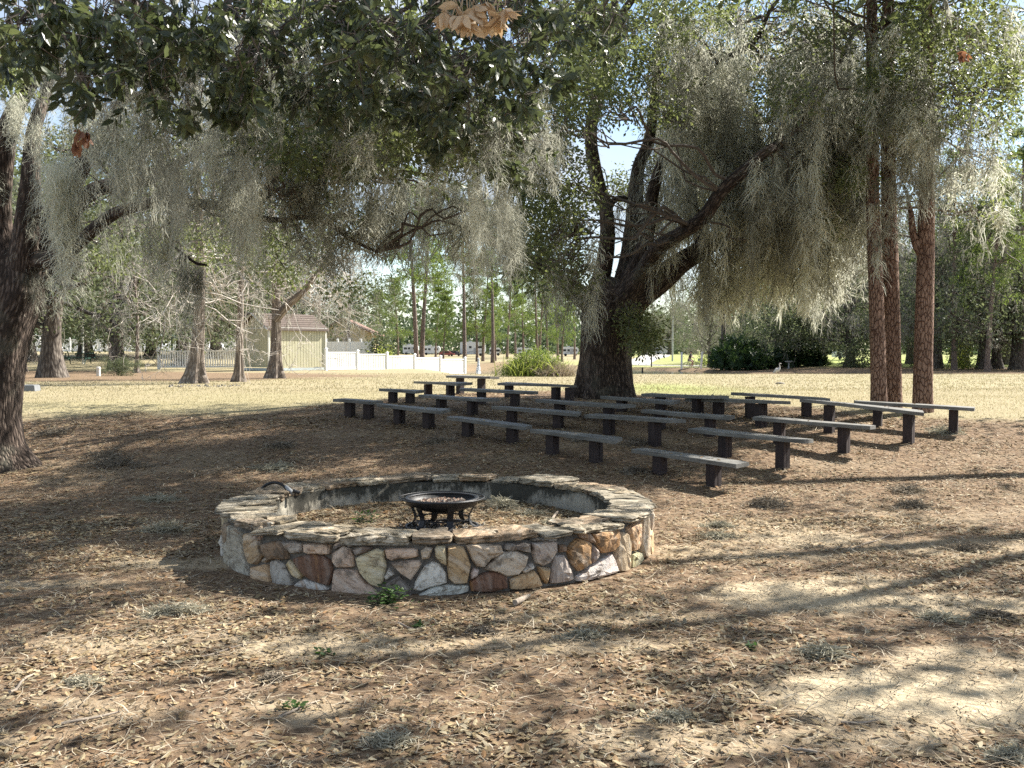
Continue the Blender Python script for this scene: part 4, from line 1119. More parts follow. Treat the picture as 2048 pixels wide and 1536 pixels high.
# long ropes of moss on the right hand boughs
for k in range(120):
    px, y0 = rs.uniform(1335, 1730), rs.uniform(60, 420); Lp = rs.uniform(130, 300); d = O0 + rs.uniform(-2.6, 1.2)
    if y0 + Lp > 660: Lp = 660 - y0
    tn = rs.uniform(.15, .8)
    for j in range(2): hank(moss, at(px + rs.normal() * 5, y0 + rs.uniform(0, 20), d), Lp * d / FPX * rs.uniform(.75, 1), 'mid' if d < O0 - 1.5 else 'far', rs, rs.uniform(.9, 1.4), tn)
    branchlet(tw, oak.nearest(at(px, y0, d)), at(px, y0, d), .016, rs, 7, .05, 4)
# hanks strung from the limbs themselves
for Pp in oak.pts[1:]:
    for i in rs.choice(len(Pp), min(len(Pp), 9)):
        if Pp[i][2] > 2.6: hank(moss, Pp[i] + np.array([0, -.03, -.03]), rs.uniform(.35, 1.3), 'mid', rs, rs.uniform(.5, 1.1))
oak.part(tw, 'twigs', TWIGM)
oak.part(moss, 'moss', MOSS)
tw2 = MB()
for x0, x1, y0, y1, (l0, l1), d0, d1, cnt, kind in MREG:
    for k in range(max(3, cnt // 6)):
        q = at(rs.uniform(x0, x1), rs.uniform(y0 - 10, y1 - 10), rs.uniform(d0, d1)); a = oak.nearest(q)
        branchlet(tw2, a, q, rs.uniform(.012, .026), rs, 8, .08, 4, .05)
oak.part(tw2, 'branchlets', TWIGM)

# ================================================================== the oak at the left edge
lb = gnd(-12, 933); LD = lb.y
loak = Tree("live oak trunk at the left edge with mossy limbs reaching over the grass", "oak tree", loc=(lb.x, LD, lb.z))
def flute_l(th, L):
    fl = np.exp(-L / .35); return 1 + fl * (.2 * np.cos(4 * th + 1) + .12 * np.cos(7 * th)) + .05 * np.cos(3 * th + L * .9) + .03 * np.cos(6 * th - L * 1.5)
P, R = pxl([(-14, 955, LD, 96), (-14, 925, LD, 80), (-14, 885, LD, 58), (-14, 830, LD, 50), (-12, 760, LD, 53), (-6, 690, LD, 58), (6, 630, LD, 64), (22, 580, LD, 66), (30, 545, LD, 56), (32, 505, LD, 40)])
loak.limb(P, R, 'trunk', 36, .06, .06, flute_l)
LL = [
 [(10, 600, LD, 44), (6, 540, LD, 36), (-4, 470, LD, 30), (-6, 400, LD - .1, 27), (0, 330, LD - .2, 25), (14, 260, LD - .3, 21), (40, 200, LD - .4, 16), (75, 140, LD - .5, 13), (95, 60, LD - .6, 10), (120, -60, LD - .8, 8)],
 [(40, 560, LD - .1, 34), (50, 490, LD - .2, 27), (58, 420, LD - .3, 23), (62, 350, LD - .4, 18), (66, 270, LD - .3, 14), (90, 190, LD, 11), (110, 90, LD + .2, 8)],
 [(60, 550, LD, 36), (86, 480, LD, 24), (108, 430, LD, 20), (140, 380, LD - .1, 17), (165, 330, LD - .2, 17), (196, 280, LD - .2, 13), (240, 210, LD - .3, 10), (300, 120, LD - .4, 8), (360, 30, LD - .6, 6)],
 [(80, 540, LD + .1, 26), (120, 470, LD + .2, 20), (146, 422, LD + .2, 17), (178, 388, LD + .3, 16), (216, 372, LD + .4, 15), (260, 368, LD + .6, 12), (320, 350, LD + .9, 10), (400, 300, LD + 1.2, 8), (470, 260, LD + 1.5, 5)],
 [(44, 545, LD + .05, 26), (66, 525, LD - .12, 19), (100, 518, LD - .3, 16), (140, 500, LD - .35, 13.5), (180, 465, LD - .4, 13), (225, 430, LD - .5, 12), (270, 414, LD - .6, 11), (320, 404, LD - .7, 10), (380, 405, LD - .8, 9), (450, 414, LD - .9, 8.5), (512, 434, LD - 1, 6.5), (560, 440, LD - 1, 5.5), (614, 434, LD - 1.1, 5), (658, 449, LD - 1.1, 4.5), (702, 479, LD - 1.2, 4), (752, 503, LD - 1.2, 2.5)],
 [(500, 420, LD - .9, 9), (535, 385, LD - .9, 11), (562, 326, LD - 1, 11), (603, 281, LD - 1, 10.5), (658, 262, LD - 1.1, 9.5), (716, 236, LD - 1.2, 8), (748, 214, LD - 1.2, 6), (800, 190, LD - 1.3, 4), (860, 195, LD - 1.3, 2.5)],
 [(250, 200, LD - .3, 8), (360, 160, LD - .8, 8), (440, 100, LD - 1.2, 8), (510, 40, LD - 1.5, 10), (550, 5, LD - 1.7, 9), (600, -60, LD - 2, 7)],
 [(440, 140, LD - 1.2, 7), (505, 90, LD - 1.4, 7), (540, 60, LD - 1.5, 6), (560, 66, LD - 1.5, 4), (610, 72, LD - 1.5, 3)],
 [(562, 390, LD - 1, 4), (590, 372, LD - 1, 4), (650, 368, LD - 1.1, 3.5), (700, 360, LD - 1.2, 3)],
 [(350, 495, LD - .8, 2.2), (385, 522, LD - .8, 2.8), (398, 528, LD - .8, 3.2), (414, 530, LD - .8, 2.0)],
 [(500, 318, LD - 1, 4), (560, 320, LD - .9, 4.5), (625, 322, LD - .8, 3.5)],
]
for l in LL:
    P, R = pxl(l); loak.limb(P, R, 'limb', 14, .09, .07)
rs = np.random.RandomState(33)
GL = [(700,285,120,50,LD-3,LD,.8),(600,190,100,90,LD-3,LD,.7),(560,300,60,50,LD-3,LD,.25),(820,260,90,60,LD-4,LD-1,.6),(660,330,70,40,LD-2,LD,.35),(480,230,80,60,LD-3,LD,.35),
      (640,410,60,40,LD-1,LD+1,.12),(740,460,50,40,LD-1,LD+1,.12),(280,250,90,80,LD-3,LD-1,.2),(930,330,60,50,LD-3,LD-1,.2),(820,120,120,90,LD-4,LD-1,.9),(560,60,100,60,LD-3,LD,.45),(30,150,60,80,LD-2,LD,.3),(980,250,60,60,LD-4,LD-2,.4),
      (160,420,60,50,LD+1,LD+3,.2),(300,300,190,110,LD+3,LD+6,.9),(600,440,170,70,LD+2,LD+5,.7),(560,530,70,60,LD+4,LD+6,.35),(120,330,90,90,LD+2,LD+5,.4),(420,480,80,60,LD+4,LD+7,.3),(690,540,50,60,LD+3,LD+5,.2),(250,480,90,70,LD+4,LD+7,.35)]
gc = blob_pts(rs, GL, 330); gc = np.array([p for p in gc if not (gapp(*p) and rs.rand() < .75)]); crown = MB(); sprays(crown, gc, 11, .12, .072, rs, diamond(.25))
top = []
for _ in range(1500):
    a = rs.rand() * 6.283; r = 7 * math.sqrt(rs.rand()); x, y = lb.x + r * math.cos(a) + 1.5, LD + r * math.sin(a)
    z = rs.uniform(4.6, 9)
    if y > 1 and z < CAMZ + .345 * y and abs(x) < .53 * y + 1: continue
    if sunlit_gap(x, y, z): continue
    top.append((x, y, z))
sprays(crown, np.array(top), 7, .28, .17, rs, diamond(.3))
loak.part(crown, 'crown', L_OAK)
tw = MB()
for px, py, rx, ry, d0, d1, dens in GL:
    c = at(px, py, (d0 + d1) / 2); a = loak.nearest(c); branchlet(tw, a, c, .028, rs, 7, .06)
    for k in range(int(4 + 14 * dens)):
        a_ = rs.rand() * 6.283; r = math.sqrt(rs.rand())
        branchlet(tw, c.lerp(Vector(a), rs.rand() * .35), at(px + rx * r * math.cos(a_), py + ry * r * math.sin(a_), rs.uniform(d0, d1)), .010, rs, 5, .05, 3)
moss = MB()
MLR = [ (95,150,290,330,(170,290),LD-2.6,LD-2.2,9,'near'),(70,110,250,330,(60,160),LD-2,LD-1.5,5,'near'),(190,270,170,380,(80,170),LD-3,LD-1,17,'near'),
 (280,370,160,430,(80,220),LD-3,LD-1,30,'near'),(310,345,400,480,(90,140),LD-2.5,LD-2,6,'near'),(460,520,260,420,(110,230),LD-2.6,LD-1,20,'near'),(360,470,230,430,(60,160),LD-3,LD-.5,26,'near'),
 (120,250,130,260,(60,170),LD-3,LD-1,22,'near'),(0,90,110,200,(60,120),LD-2,LD-.5,7,'near'),(520,640,280,420,(50,120),LD-2,LD,46,'mid'),(600,760,330,470,(50,130),LD-1.8,LD,56,'mid'),
 (740,900,320,430,(60,170),LD-2,LD+1,56,'mid'),(880,1010,300,420,(60,170),LD-2,LD+1,44,'mid'),(380,410,515,530,(40,75),LD-.9,LD-.75,4,'near'),(560,700,440,520,(40,100),LD-1,LD+.5,26,'mid'),
 (700,800,440,500,(40,90),LD-1.3,LD,14,'mid'),(480,620,200,300,(50,120),LD-2.5,LD-1,24,'mid'),(620,900,200,300,(40,100),LD-2.5,LD-1,34,'mid'),(940,1040,400,470,(60,160),LD-2.5,LD-1.5,20,'near'),(80,180,520,600,(50,110),LD+1,LD+4,9,'mid'),(150,300,400,520,(40,110),LD,LD+3,12,'mid')]
for px, y0, y1, w, d, tn in [(118,285,590,1.15,LD-2.4,.75),(135,300,520,.9,LD-2.2,.6),(105,320,480,.8,LD-2.5,.7),(245,180,440,1.2,LD-2.6,.55),(225,200,410,1.0,LD-2.3,.35),(262,260,430,.9,LD-2.5,.6),(328,400,600,1.0,LD-2.3,.65),(345,330,520,.9,LD-2.0,.45),(490,280,600,1.0,LD-2.4,.6),(475,300,520,.9,LD-2.2,.4),(505,340,560,.9,LD-2.5,.7),(398,528,600,.7,LD-.85,.1),(70,220,350,.9,LD-1.8,.5),(300,180,360,.9,LD-2.6,.5),(385,300,470,.9,LD-2,.4),(430,250,470,.9,LD-2.2,.5),(560,330,470,.9,LD-1.5,.3),(615,340,480,.9,LD-1.4,.35),(690,320,480,.8,LD-1.5,.35),(180,150,380,.9,LD-2.6,.6),(410,160,400,.9,LD-2.8,.55),(540,200,380,.9,LD-2.6,.5),(610,180,340,.8,LD-2.6,.4),(30,180,320,.7,LD-2,.5),(660,240,420,.8,LD-2.4,.5),(780,240,400,.8,LD-2.6,.4),(870,250,430,.8,LD-2.6,.45),(745,350,500,.8,LD-1.4,.3),(800,330,520,.8,LD-1,.2),(850,350,520,.8,LD-1,.3),(905,340,540,.9,LD-1,.4),(940,400,600,1.1,LD-1.6,.7),(965,380,560,1.0,LD-1.8,.6)]:
    for j in range(3): hank(moss, at(px + rs.normal() * 7, y0 + rs.uniform(0, 25), d + rs.normal() * .06), (y1 - y0) * d / FPX * rs.uniform(.7, 1), 'near', rs, w, tn)
for x0, x1, y0, y1, (l0, l1), d0, d1, cnt, kind in MLR:
    for k in range(int(cnt * .55)):
        d = rs.uniform(d0, d1); x, y = rs.uniform(x0, x1), rs.uniform(y0, y1); L = (l0 + (l1 - l0) * rs.rand() ** 1.4) * d / FPX
        hank(moss, at(x, y, d), L, kind, rs, rs.uniform(.6, 1.05), tone=rs.rand() * .6)
    for k in range(max(2, cnt // 5)):
        q = at(rs.uniform(x0, x1), rs.uniform(y0, y1) - 8, rs.uniform(d0, d1)); a = loak.nearest(q); branchlet(tw, a, q, rs.uniform(.010, .02), rs, 8, .08, 4, .045)
for Pp in loak.pts[1:]:
    for i in rs.choice(len(Pp), min(len(Pp), 7)):
        if Pp[i][2] > 2.6: hank(moss, Pp[i] + np.array([0, -.03, -.02]), rs.uniform(.25, .9), 'near', rs, rs.uniform(.5, 1.0))
loak.part(tw, 'twigs', TWIGM)
loak.part(moss, 'moss', MOSS)

# ================================================================== oak whose trunk stands behind the camera: its boughs hang into the top of the picture
noak = Tree("dark leafy oak boughs hanging into the top of the picture close to the camera", "oak tree", loc=(-3.4, -2.2, 0))
noak.limb([(-3.4, -2.2, -.2), (-3.4, -2.2, 1.2), (-3.3, -2.0, 2.4), (-3.1, -1.8, 3.3)], [.5, .36, .33, .28], 'trunk', 24)
near_limbs = [[(-3.2, -1.9, 2.9), (-2.6, 0, 4.6), (-2.2, 2.2, 5.0), (-1.6, 4.5, 4.6), (-1.0, 6.5, 4.3), (-.3, 8.0, 4.2)],
              [(-3.2, -1.9, 2.8), (-3.2, 1, 4.4), (-3.2, 3.5, 4.6), (-2.9, 5.6, 4.2), (-2.6, 7.2, 4.0)],
              [(-3.1, -1.8, 3.0), (-1.4, -.4, 4.8), (0, 1.8, 5.2), (.5, 4.0, 4.6), (.6, 6, 4.2), (.9, 8.2, 4.5)]]
for l in near_limbs: noak.limb(l, list(np.linspace(.17, .035, len(l))), 'limb', 12, .08, .1)
rs = np.random.RandomState(5)
GN = [(90,40,130,50,4.6,7,.8),(40,100,70,30,5,7,.3),(280,50,150,55,4.6,7,.85),(320,135,130,55,4.6,7,.6),(450,60,120,60,4.6,7.5,.8),(520,150,90,60,5,8,.7),(660,60,130,60,5,8,1.1),(760,120,140,90,5,8,1.5),
      (900,90,140,80,5,8,1.3),(950,190,130,80,5.5,8.5,1.2),(1020,300,90,70,7,9.5,.8),(860,250,90,50,6,8.5,.5),(1080,110,100,100,6,9,1.0),(1000,40,120,50,5,8,.7),(170,180,50,40,4.8,6,.18),(480,225,40,40,5,6.5,.22),(460,190,60,40,5,7,.3),
      (640,200,90,50,6,8.5,.5),(730,200,80,60,6,8.5,.5),(1180,60,80,60,7,10,.5),(340,230,60,30,5,7,.15),(200,110,120,40,5,7,.5),(700,-60,700,60,4.6,8,2.0),(930,300,50,40,7,9,.25)]
gc = blob_pts(rs, GN, 88, 5)
crown = MB()
# leaves grow in whorls at the ends of short shoots
sh = rs.normal(size=(len(gc), 3)) * .5 + np.array([0, 0, -.6]); sh = unit(sh)
K = 8
C = np.repeat(gc, K, 0); A_ = np.repeat(sh, K, 0)
u = np.tile(np.arange(K) / K, len(gc)) + rs.rand(len(C)) * .1
side = unit(np.cross(A_, rs.normal(size=A_.shape)))
D = unit(A_ * rs.uniform(.1, 1.0, (len(C), 1)) + side * .95 + np.array([0, 0, -.25]))
C = C + A_ * (u * .10)[:, None]
X, Y, Z = frames(D, rs, flat=-np.sign((A_ * 1).sum(1, keepdims=True) + 2) * A_ + rs.normal(size=A_.shape) * .35)
s = rs.uniform(.055, .10, (len(C), 1)); r = np.clip(np.repeat(rs.rand(len(gc)) * .7, K) + rs.rand(len(C)) * .3, 0, 1)
r[rs.rand(len(r)) < .025] = 1.0
inst(crown, *leaf_tpl(.19, .14), C, X * s, Y * s, Z * s, r)
noak.part(crown, 'crown', L_NEAR)
tw = MB()
for i in range(0, len(gc), 3):
    branchlet(tw, gc[i] - sh[i] * .28 + rs.normal(size=3) * .03, gc[i] + sh[i] * .1, .0035, rs, 4, 0, 3, .05)
for px, py, rx, ry, d0, d1, dens in GN:
    c = at(px, py - ry * .5, (d0 + d1) / 2); a = noak.nearest(c); branchlet(tw, a, c, .02, rs, 8, .04, 5)
    for k in range(int(6 + 18 * dens)):
        a_ = rs.rand() * 6.283; r_ = math.sqrt(rs.rand())
        branchlet(tw, c.lerp(Vector(a), rs.rand() * .3), at(px + rx * r_ * math.cos(a_), py + ry * r_ * math.sin(a_), rs.uniform(d0, d1)), .006, rs, 6, .03, 3)
noak.part(tw, 'twigs', TWIGM)
moss = MB()
for x0, x1, y0, y1, (l0, l1), d0, d1, cnt in [(60,160,30,150,(80,170),5.5,7.5,14),(200,420,30,200,(60,170),5.5,7.5,34),(420,700,20,200,(60,150),6,8,34),(700,1100,60,280,(60,160),6.5,9,36),(1000,1130,230,330,(80,180),7.5,9,12),(250,380,250,330,(120,240),6,7.5,10),(450,520,300,380,(100,220),6.5,7.5,5),(940,1010,300,420,(120,200),7.5,8.5,10)]:
    for k in range(cnt):
        d = rs.uniform(d0, d1); x, y = rs.uniform(x0, x1), rs.uniform(y0, y1); L = rs.uniform(l0, l1) * d / FPX
        hank(moss, at(x, y, d), L, 'near', rs, rs.uniform(.4, .75), tone=rs.rand() * .6)
        if k % 3 == 0: branchlet(tw, noak.nearest(at(x, y, d)), at(x, y - 4, d), .006, rs, 7, .05, 3)
noak.part(moss, 'moss', MOSS)
for (mat, px, py, rx, ry, d, cnt, sz, lab) in ((L_DRY, 950, 22, 66, 26, 4.5, 30, .075, 'dry_leaves'), (L_RUST, 162, 272, 18, 36, 5.9, 5, .07, 'rusty_leaves'), (L_RUST, 1925, 105, 12, 12, 9.5, 3, .09, 'rusty_leaves')):
    mb = MB()
    for k in range(cnt):
        a_ = rs.rand() * 6.283; r_ = math.sqrt(rs.rand()); c = np.array(tuple(at(px + rx * r_ * math.cos(a_), py + ry * r_ * math.sin(a_), d + rs.normal() * .05)))
        n = 5; D = unit(rs.normal(size=(n, 3)) * .5 + np.array([0, 0, -1])); X, Y, Z = frames(D, rs); s = sz * rs.uniform(.7, 1.2, (n, 1))
        inst(mb, *leaf_tpl(.22, .3), np.repeat(c[None], n, 0), X * s, Y * s, Z * s, rs.rand(n))
        branchlet(mb, c + np.array([rs.normal() * .04, rs.normal() * .04, .16]), c, .003, rs, 4, 0, 3)
    (noak if px < 1500 else oak).part(mb, lab, mat)

# ================================================================== oak to the right of the frame, its crown over the foreground
roak = Tree("spreading oak just outside the right edge whose leafy crown shades the foreground", "oak tree", loc=(13.2, 14.5, .5))
roak.limb([(13.2, 14.5, .3), (13.2, 14.5, 1.6), (13.0, 14.4, 3.0), (12.7, 14.2, 4.2)], [.55, .40, .36, .30], 'trunk', 24)
for l in [[(12.8, 14.3, 3.7), (11, 12.4, 5.6), (8.5, 10.4, 7), (6, 9.6, 8.2)], [(12.8, 14.3, 3.9), (11.2, 15, 6), (9.2, 15.6, 7.4), (6.5, 16, 8.2)], [(12.8, 14.2, 3.7), (11.6, 10, 5.6), (9.4, 6, 6.8), (7, 3, 7)], [(12.8, 14.3, 3.9), (13.5, 15, 6), (14, 16, 8)], [(11, 12.4, 5.6), (9.5, 12.4, 7.6), (7.5, 12.5, 9)]]:
    roak.limb(l, list(np.linspace(.15, .03, len(l))), 'limb', 12)
rs = np.random.RandomState(12)
pts = []
for _ in range(6200):
    x, y = rs.uniform(1.5, 17), rs.uniform(1, 20); z = rs.uniform(5.3, 10)
    if y > 0 and z < CAMZ + .36 * y + .25 and x < .54 * y + .6: continue
    if ((x - 9) / 7.4) ** 2 + ((y - 10.3) / 8.8) ** 2 > 1: continue
    if sunlit_gap(x, y, z): continue  # unseen crown laid out for foreground shade, opened for the sun patches
    pts.append((x, y, z))
crown = MB(); sprays(crown, np.array(pts), 8, .24, .16, rs, diamond(.3)); roak.part(crown, 'crown', L_OAK)
moss = MB()
for k in range(60):
    p = pts[rs.randint(len(pts))]; hank(moss, p, rs.uniform(.5, 1.4), 'far', rs, 1.2)
roak.part(moss, 'moss', MOSS)

# ------------------------------------------------------------------ trees in the middle and far distance
def proto_crown(kind, rs, h, w, n, leaf, mat_tone=None, squash=.8, low=.35, holes=.42):
    """foliage of a tree about its foot at the origin; returns MB"""
    mb = MB(); C = []
    lobes = [(rs.normal() * w * .42, rs.normal() * w * .42, h * (low + (1 - low) * rs.rand() ** .8 * .92), w * rs.uniform(.28, .5)) for _ in range(16)]
    for x, y, z, r in lobes:
        r *= 1 - .45 * max(0, (z / h - .6) / .4)
        k = int(n * (r / w) ** 2 * 1.1)
        v = unit(rs.normal(size=(k, 3))) * (rs.rand(k, 1) ** .45) * r; v[:, 2] *= squash
        C.append(v + np.array([x, y, z]))
    C = np.vstack(C); C = C[C[:, 2] > h * low * .7]
    nz = vnoise(C[:, 0] / w * 5 + 11, C[:, 2] / w * 6 + C[:, 1] / w * 4 + 30)
    C = C[nz > holes * .75]
    sprays(mb, C, 4, leaf * 1.5, leaf, rs, diamond(.32))
    return mb, lobes
def skeleton(rs, h, w, r0, low, lobes, flare=1.6, lean=0.0, n=10, rtop=.35):
    mb = MB(); t = np.linspace(0, 1, 9)
    P = np.stack([lean * t + .06 * w * np.sin(t * 4 + rs.rand() * 6) * t, .05 * w * np.cos(t * 5) * t, t * h * .8 - .1], -1)
    R = r0 * ((1 - t) * (1 - rtop) + rtop) * (1 + (flare - 1) * np.exp(-t * h / (r0 * 3)))
    fine, Rf = spline(P, R, h / 26); Rf = np.interp(np.linspace(0, 1, len(Rf)), t, R); 
    zz = fine[:, 2]; Rf = r0 * (1 - (1 - rtop) * zz / (h * .8)) * (1 + (flare - 1) * np.exp(-np.maximum(zz, 0) / (r0 * 2.2)))
    mb.tube(fine, Rf, n, .08, flute=lambda th, L: 1 + .16 * np.exp(-L / (r0 * 3)) * np.cos(5 * th))
    for x, y, z, r in lobes:
        zb = min(z * rs.uniform(.45, .8), h * .7); i = np.argmin(abs(P[:, 2] - zb)); a = P[i]
        branchlet(mb, a, (x, y, z), r0 * .36, rs, 6, .05, 5)
        for q in range(3): branchlet(mb, (x, y, z), np.array([x, y, z]) + unit(rs.normal(size=3)) * r * 1.1, r0 * .13, rs, 5, .05, 3)
    return mb
def bg_moss(rs, lobes, h, cnt, L=(.8, 2.2), low=.3):
    mb = MB()
    for k in range(cnt):
        x, y, z, r = lobes[rs.randint(len(lobes))]; v = unit(rs.normal(size=3)) * r * .9
        p = np.array([x, y, z]) + v; p[2] = max(p[2], h * low); hank(mb, p, rs.uniform(*L), 'bg', rs, .8)
    return mb
PROTO = {}
def make_proto(key, crown, trunk, mosst, cm, tm, mm=None):
    PROTO[key] = [('trunk', trunk.mesh(key + '_trunk', tm, True), None), ('crown', crown.mesh(key + '_crown', cm), 'stuff')]
    if mosst is not None: PROTO[key].append(('moss', mosst.mesh(key + '_moss', mm), 'stuff'))
rs = np.random.RandomState(77)
# broad evergreen oak, two shapes; mossy grey oak; tall loblolly pine, two shapes
for key, h, w, low, n, leaf, mo, cm, mm in (('oak_a', 10, 9, .28, 2100, .20, 70, L_BG, MOSS_DK), ('oak_b', 9, 8, .20, 2100, .20, 35, L_BG, MOSS_DK), ('mossy', 13, 10, .18, 1000, .21, 460, L_BG, MOSS_DK), ('shrub', 3.0, 3.2, .02, 900, .15, 0, L_BG, None)):
    cr, lo = proto_crown(key, rs, h, w, n, leaf, low=low)
    tr = skeleton(rs, h, w, .38 if h > 5 else .08, low, lo)
    make_proto(key, cr, tr, bg_moss(rs, lo, h, mo) if mo else None, cm, GREYB, mm)
PINEG = barkmat('far_pine_bark', (.04, .028, .022), (.14, .10, .08), (.26, .20, .165), .36, 14, .03, plates=True)
def pine_proto(key, h, r0, tufts, first, leafl, mat):
    cr = MB(); tr = MB(); t = np.linspace(0, 1, 12)
    P = np.stack([.25 * np.sin(t * 3 + rs.rand() * 6), .2 * np.cos(t * 4), t * h - .1], -1); tr.tube(P, r0 * (1 - .75 * t) * (1 + .35 * np.exp(-t * h / .5)), 9, .05)
    for k in range(tufts):
        z = h * (first + (1 - first) * rs.rand() ** .8); a = rs.rand() * 6.28; f = (z / h - first) / (1 - first)
        L = (1 - f) * h * .17 + h * .05; i = np.argmin(abs(P[:, 2] - z)); b0 = P[i]
        e = b0 + np.array([math.cos(a) * L, math.sin(a) * L, L * rs.uniform(-.1, .45)]); branchlet(tr, b0, e, r0 * .16, rs, 5, .08, 4)
        m = rs.randint(4, 8)
        for j in range(m):
            c = b0 + (e - b0) * (1 - .5 * rs.rand()) + rs.normal(size=3) * L * .16; n = 16
            D = unit(rs.normal(size=(n, 3)) + np.array([0, 0, .35])); X, Y, Z = frames(D, rs); s = leafl * rs.uniform(.7, 1.3, (n, 1))
            inst(cr, *diamond(.07), np.repeat(c[None], n, 0) + D * leafl * .1, X * s, Y * s, Z * s, np.clip(rs.rand(n) * .5 + rs.rand() * .5, 0, 1))
    make_proto(key, cr, tr, None, mat, PINEG)
pine_proto('pine_a', 15, .20, 60, .34, .42, L_PINE); pine_proto('pine_b', 12, .17, 60, .2, .42, L_PINE); pine_proto('pine_c', 20, .24, 44, .5, .5, L_PINE)
PALE.node_tree.nodes['Color Ramp'].color_ramp.elements[1].color = (.62, .57, .51, 1)
def cypress_proto(key, h, r0, lean, nb, flare, split=None):
    """bare bald cypress: fluted flaring butt, fine pale twigs"""
    rs_ = np.random.RandomState(sum(map(ord, key)) + nb)
    tr = MB(); tw = MB(); t = np.linspace(0, 1, 30); z = t * h - .08
    P = np.stack([lean * t + .12 * np.sin(t * 5), .1 * np.cos(t * 4), z], -1)
    R = r0 * (1 - .85 * t) * (1 + (flare - 1) * np.exp(-np.maximum(z, 0) / (r0 * 1.9)))
    tr.tube(P, R, 22, .04, flute=lambda th, L: 1 + .30 * np.exp(-L / (r0 * 4.5)) * np.cos(6 * th + .4) + .04 * np.cos(6 * th))
    mains = []
    if split:
        Q, RQ = spline(split[0], split[1], .2); tr.tube(Q, RQ, 12, .06); mains = [Q]
    def grow(a, d, L, r, dep):
        n = 4; pts = [np.array(a)]; dd = np.array(d)
        for i in range(n):
            dd = unit(dd + rs_.normal(size=3) * .34 + np.array([0, 0, -.02])); pts.append(pts[-1] + dd * L / n)
        tw.tube(np.array(pts), np.linspace(r, r * .45, n + 1), 3, cap=False)
        if dep > 0:
            for i in range(rs_.randint(2, 4) if dep > 1 else 3):
                j = rs_.randint(1, n + 1); grow(pts[j], unit(dd * .8 + rs_.normal(size=3) * .6), L * rs_.uniform(.45, .75), max(r * .58, .0065), dep - 1)
    for k in range(nb):
        if mains and rs_.rand() < .35: a = mains[0][rs_.randint(len(mains[0]) // 3, len(mains[0]))]
        else:
            i = rs_.randint(6, 29); a = P[i]
        an = rs_.rand() * 6.28; f = a[2] / h
        grow(a, unit(np.array([math.cos(an), math.sin(an), rs_.uniform(-.35, .35)])), h * .27 * (1.1 - f * .7) * rs_.uniform(.6, 1.1), max(r0 * .12, .018), 4 if k % 4 == 0 else 3)
    mo = MB(); allv = np.vstack(tw.V); allv = allv[allv[:, 2] > 2.3]
    for q in rs_.choice(len(allv), 28): hank(mo, allv[q], rs_.uniform(.5, 1.9), 'far', rs_, 1.1, .15)
    PROTO[key] = [('trunk', tr.mesh(key + '_trunk', CYPB, True), None), ('twigs', tw.mesh(key + '_twigs', PALE), 'stuff'), ('moss', mo.mesh(key + '_moss', MOSS), 'stuff')]
cypress_proto('cyp_a', 9.5, .19, .3, 60, 2.1); cypress_proto('cyp_b', 9.5, .10, -.2, 40, 2.1)
cypress_proto('cyp_c', 10, .20, -.1, 60, 1.9, ([(.05, 0, 2.0), (.5, -.1, 2.5), (1.0, -.2, 2.9), (1.5, -.3, 3.5), (1.9, -.3, 4.1)], [.15, .14, .12, .09, .05]))

def place(key, name, label, cat, p, rz=0., s=1.0, sz=None, group=None, mats=None):
    root = empty(name, p, rz); root.scale = (s, s, sz if sz else s); tag(root, label, cat, group)
    for nm, me, kind in PROTO[key]:
        o = link(nm, me, root)
        if kind: o['kind'] = kind
    return root
def foot(px, d):
    a = at(px, 700, d); return Vector((a.x, d, h1(a.x, d) - .02))
T = place
T('oak_a', 'oak_tree', "broad oak with a thick flaring grey trunk left of the green picnic table", 'oak tree', gnd(105, 755), .5, .9, group=None)
T('cyp_b', 'cypress_tree', "slender bent grey trunk just right of the left edge oak", 'cypress tree', gnd(54, 743), 2.0, .62)
T('oak_b', 'oak_tree', "dark low branching oak between the bollard and the left end of the fence", 'oak tree', gnd(235, 739), 1.2, .95)
T('cyp_b', 'cypress_tree', "thin straight cypress beside the dark low branching oak", 'cypress tree', gnd(273, 746), .3, .9)
T('cyp_a', 'cypress_tree', "bare cypress with a widely flared base in front of the white fence", 'cypress tree', gnd(386, 767), .0, 1.0)
T('cyp_b', 'cypress_tree', "slim bare cypress at the left corner of the shed", 'cypress tree', gnd(483, 764), 1.1, 1.15)
T('cyp_c', 'cypress_tree', "bare cypress with one leaning limb in front of the shed wall", 'cypress tree', gnd(548, 757), .0, 1.0)
T('oak_b', 'oak_tree', "shadowy leaning oak behind the white fence by the pool enclosure", 'oak tree', foot(365, 66), 2.6, 1.1)
T('cyp_b', 'cypress_tree', "pale twiggy cypress behind the shed roof", 'cypress tree', foot(640, 60), 2.1, 1.1)
T('cyp_a', 'cypress_tree', "pale bare cypress in front of the red roofed building", 'cypress tree', foot(700, 70), 2.1, .85)
T('shrub', 'sapling', "small leafy sapling at the foot of the dark low branching oak", 'sapling', gnd(244, 752), 0, .24)
for i, (px, d, k, s, lab) in enumerate([
  (-60, 60, 'oak_a', 1.2, "evergreen oak seen past the left edge trunk"), (60, 75, 'mossy', 1.0, "moss hung oak behind the pool fence, far left"), (170, 80, 'oak_b', 1.25, "evergreen oak directly above the green picnic table"),
  (300, 85, 'mossy', .95, "moss hung oak behind the left end of the picket fence"), (430, 82, 'oak_a', 1.1, "evergreen oak behind the bare cypress with a flared base"), (520, 88, 'mossy', .95, "moss hung oak behind the shed"),
  (600, 95, 'oak_b', 1.0, "evergreen oak behind the shed roof ridge")]):
    T(k, 'oak_tree', lab, 'oak tree', foot(px, d), i * 1.3, s)
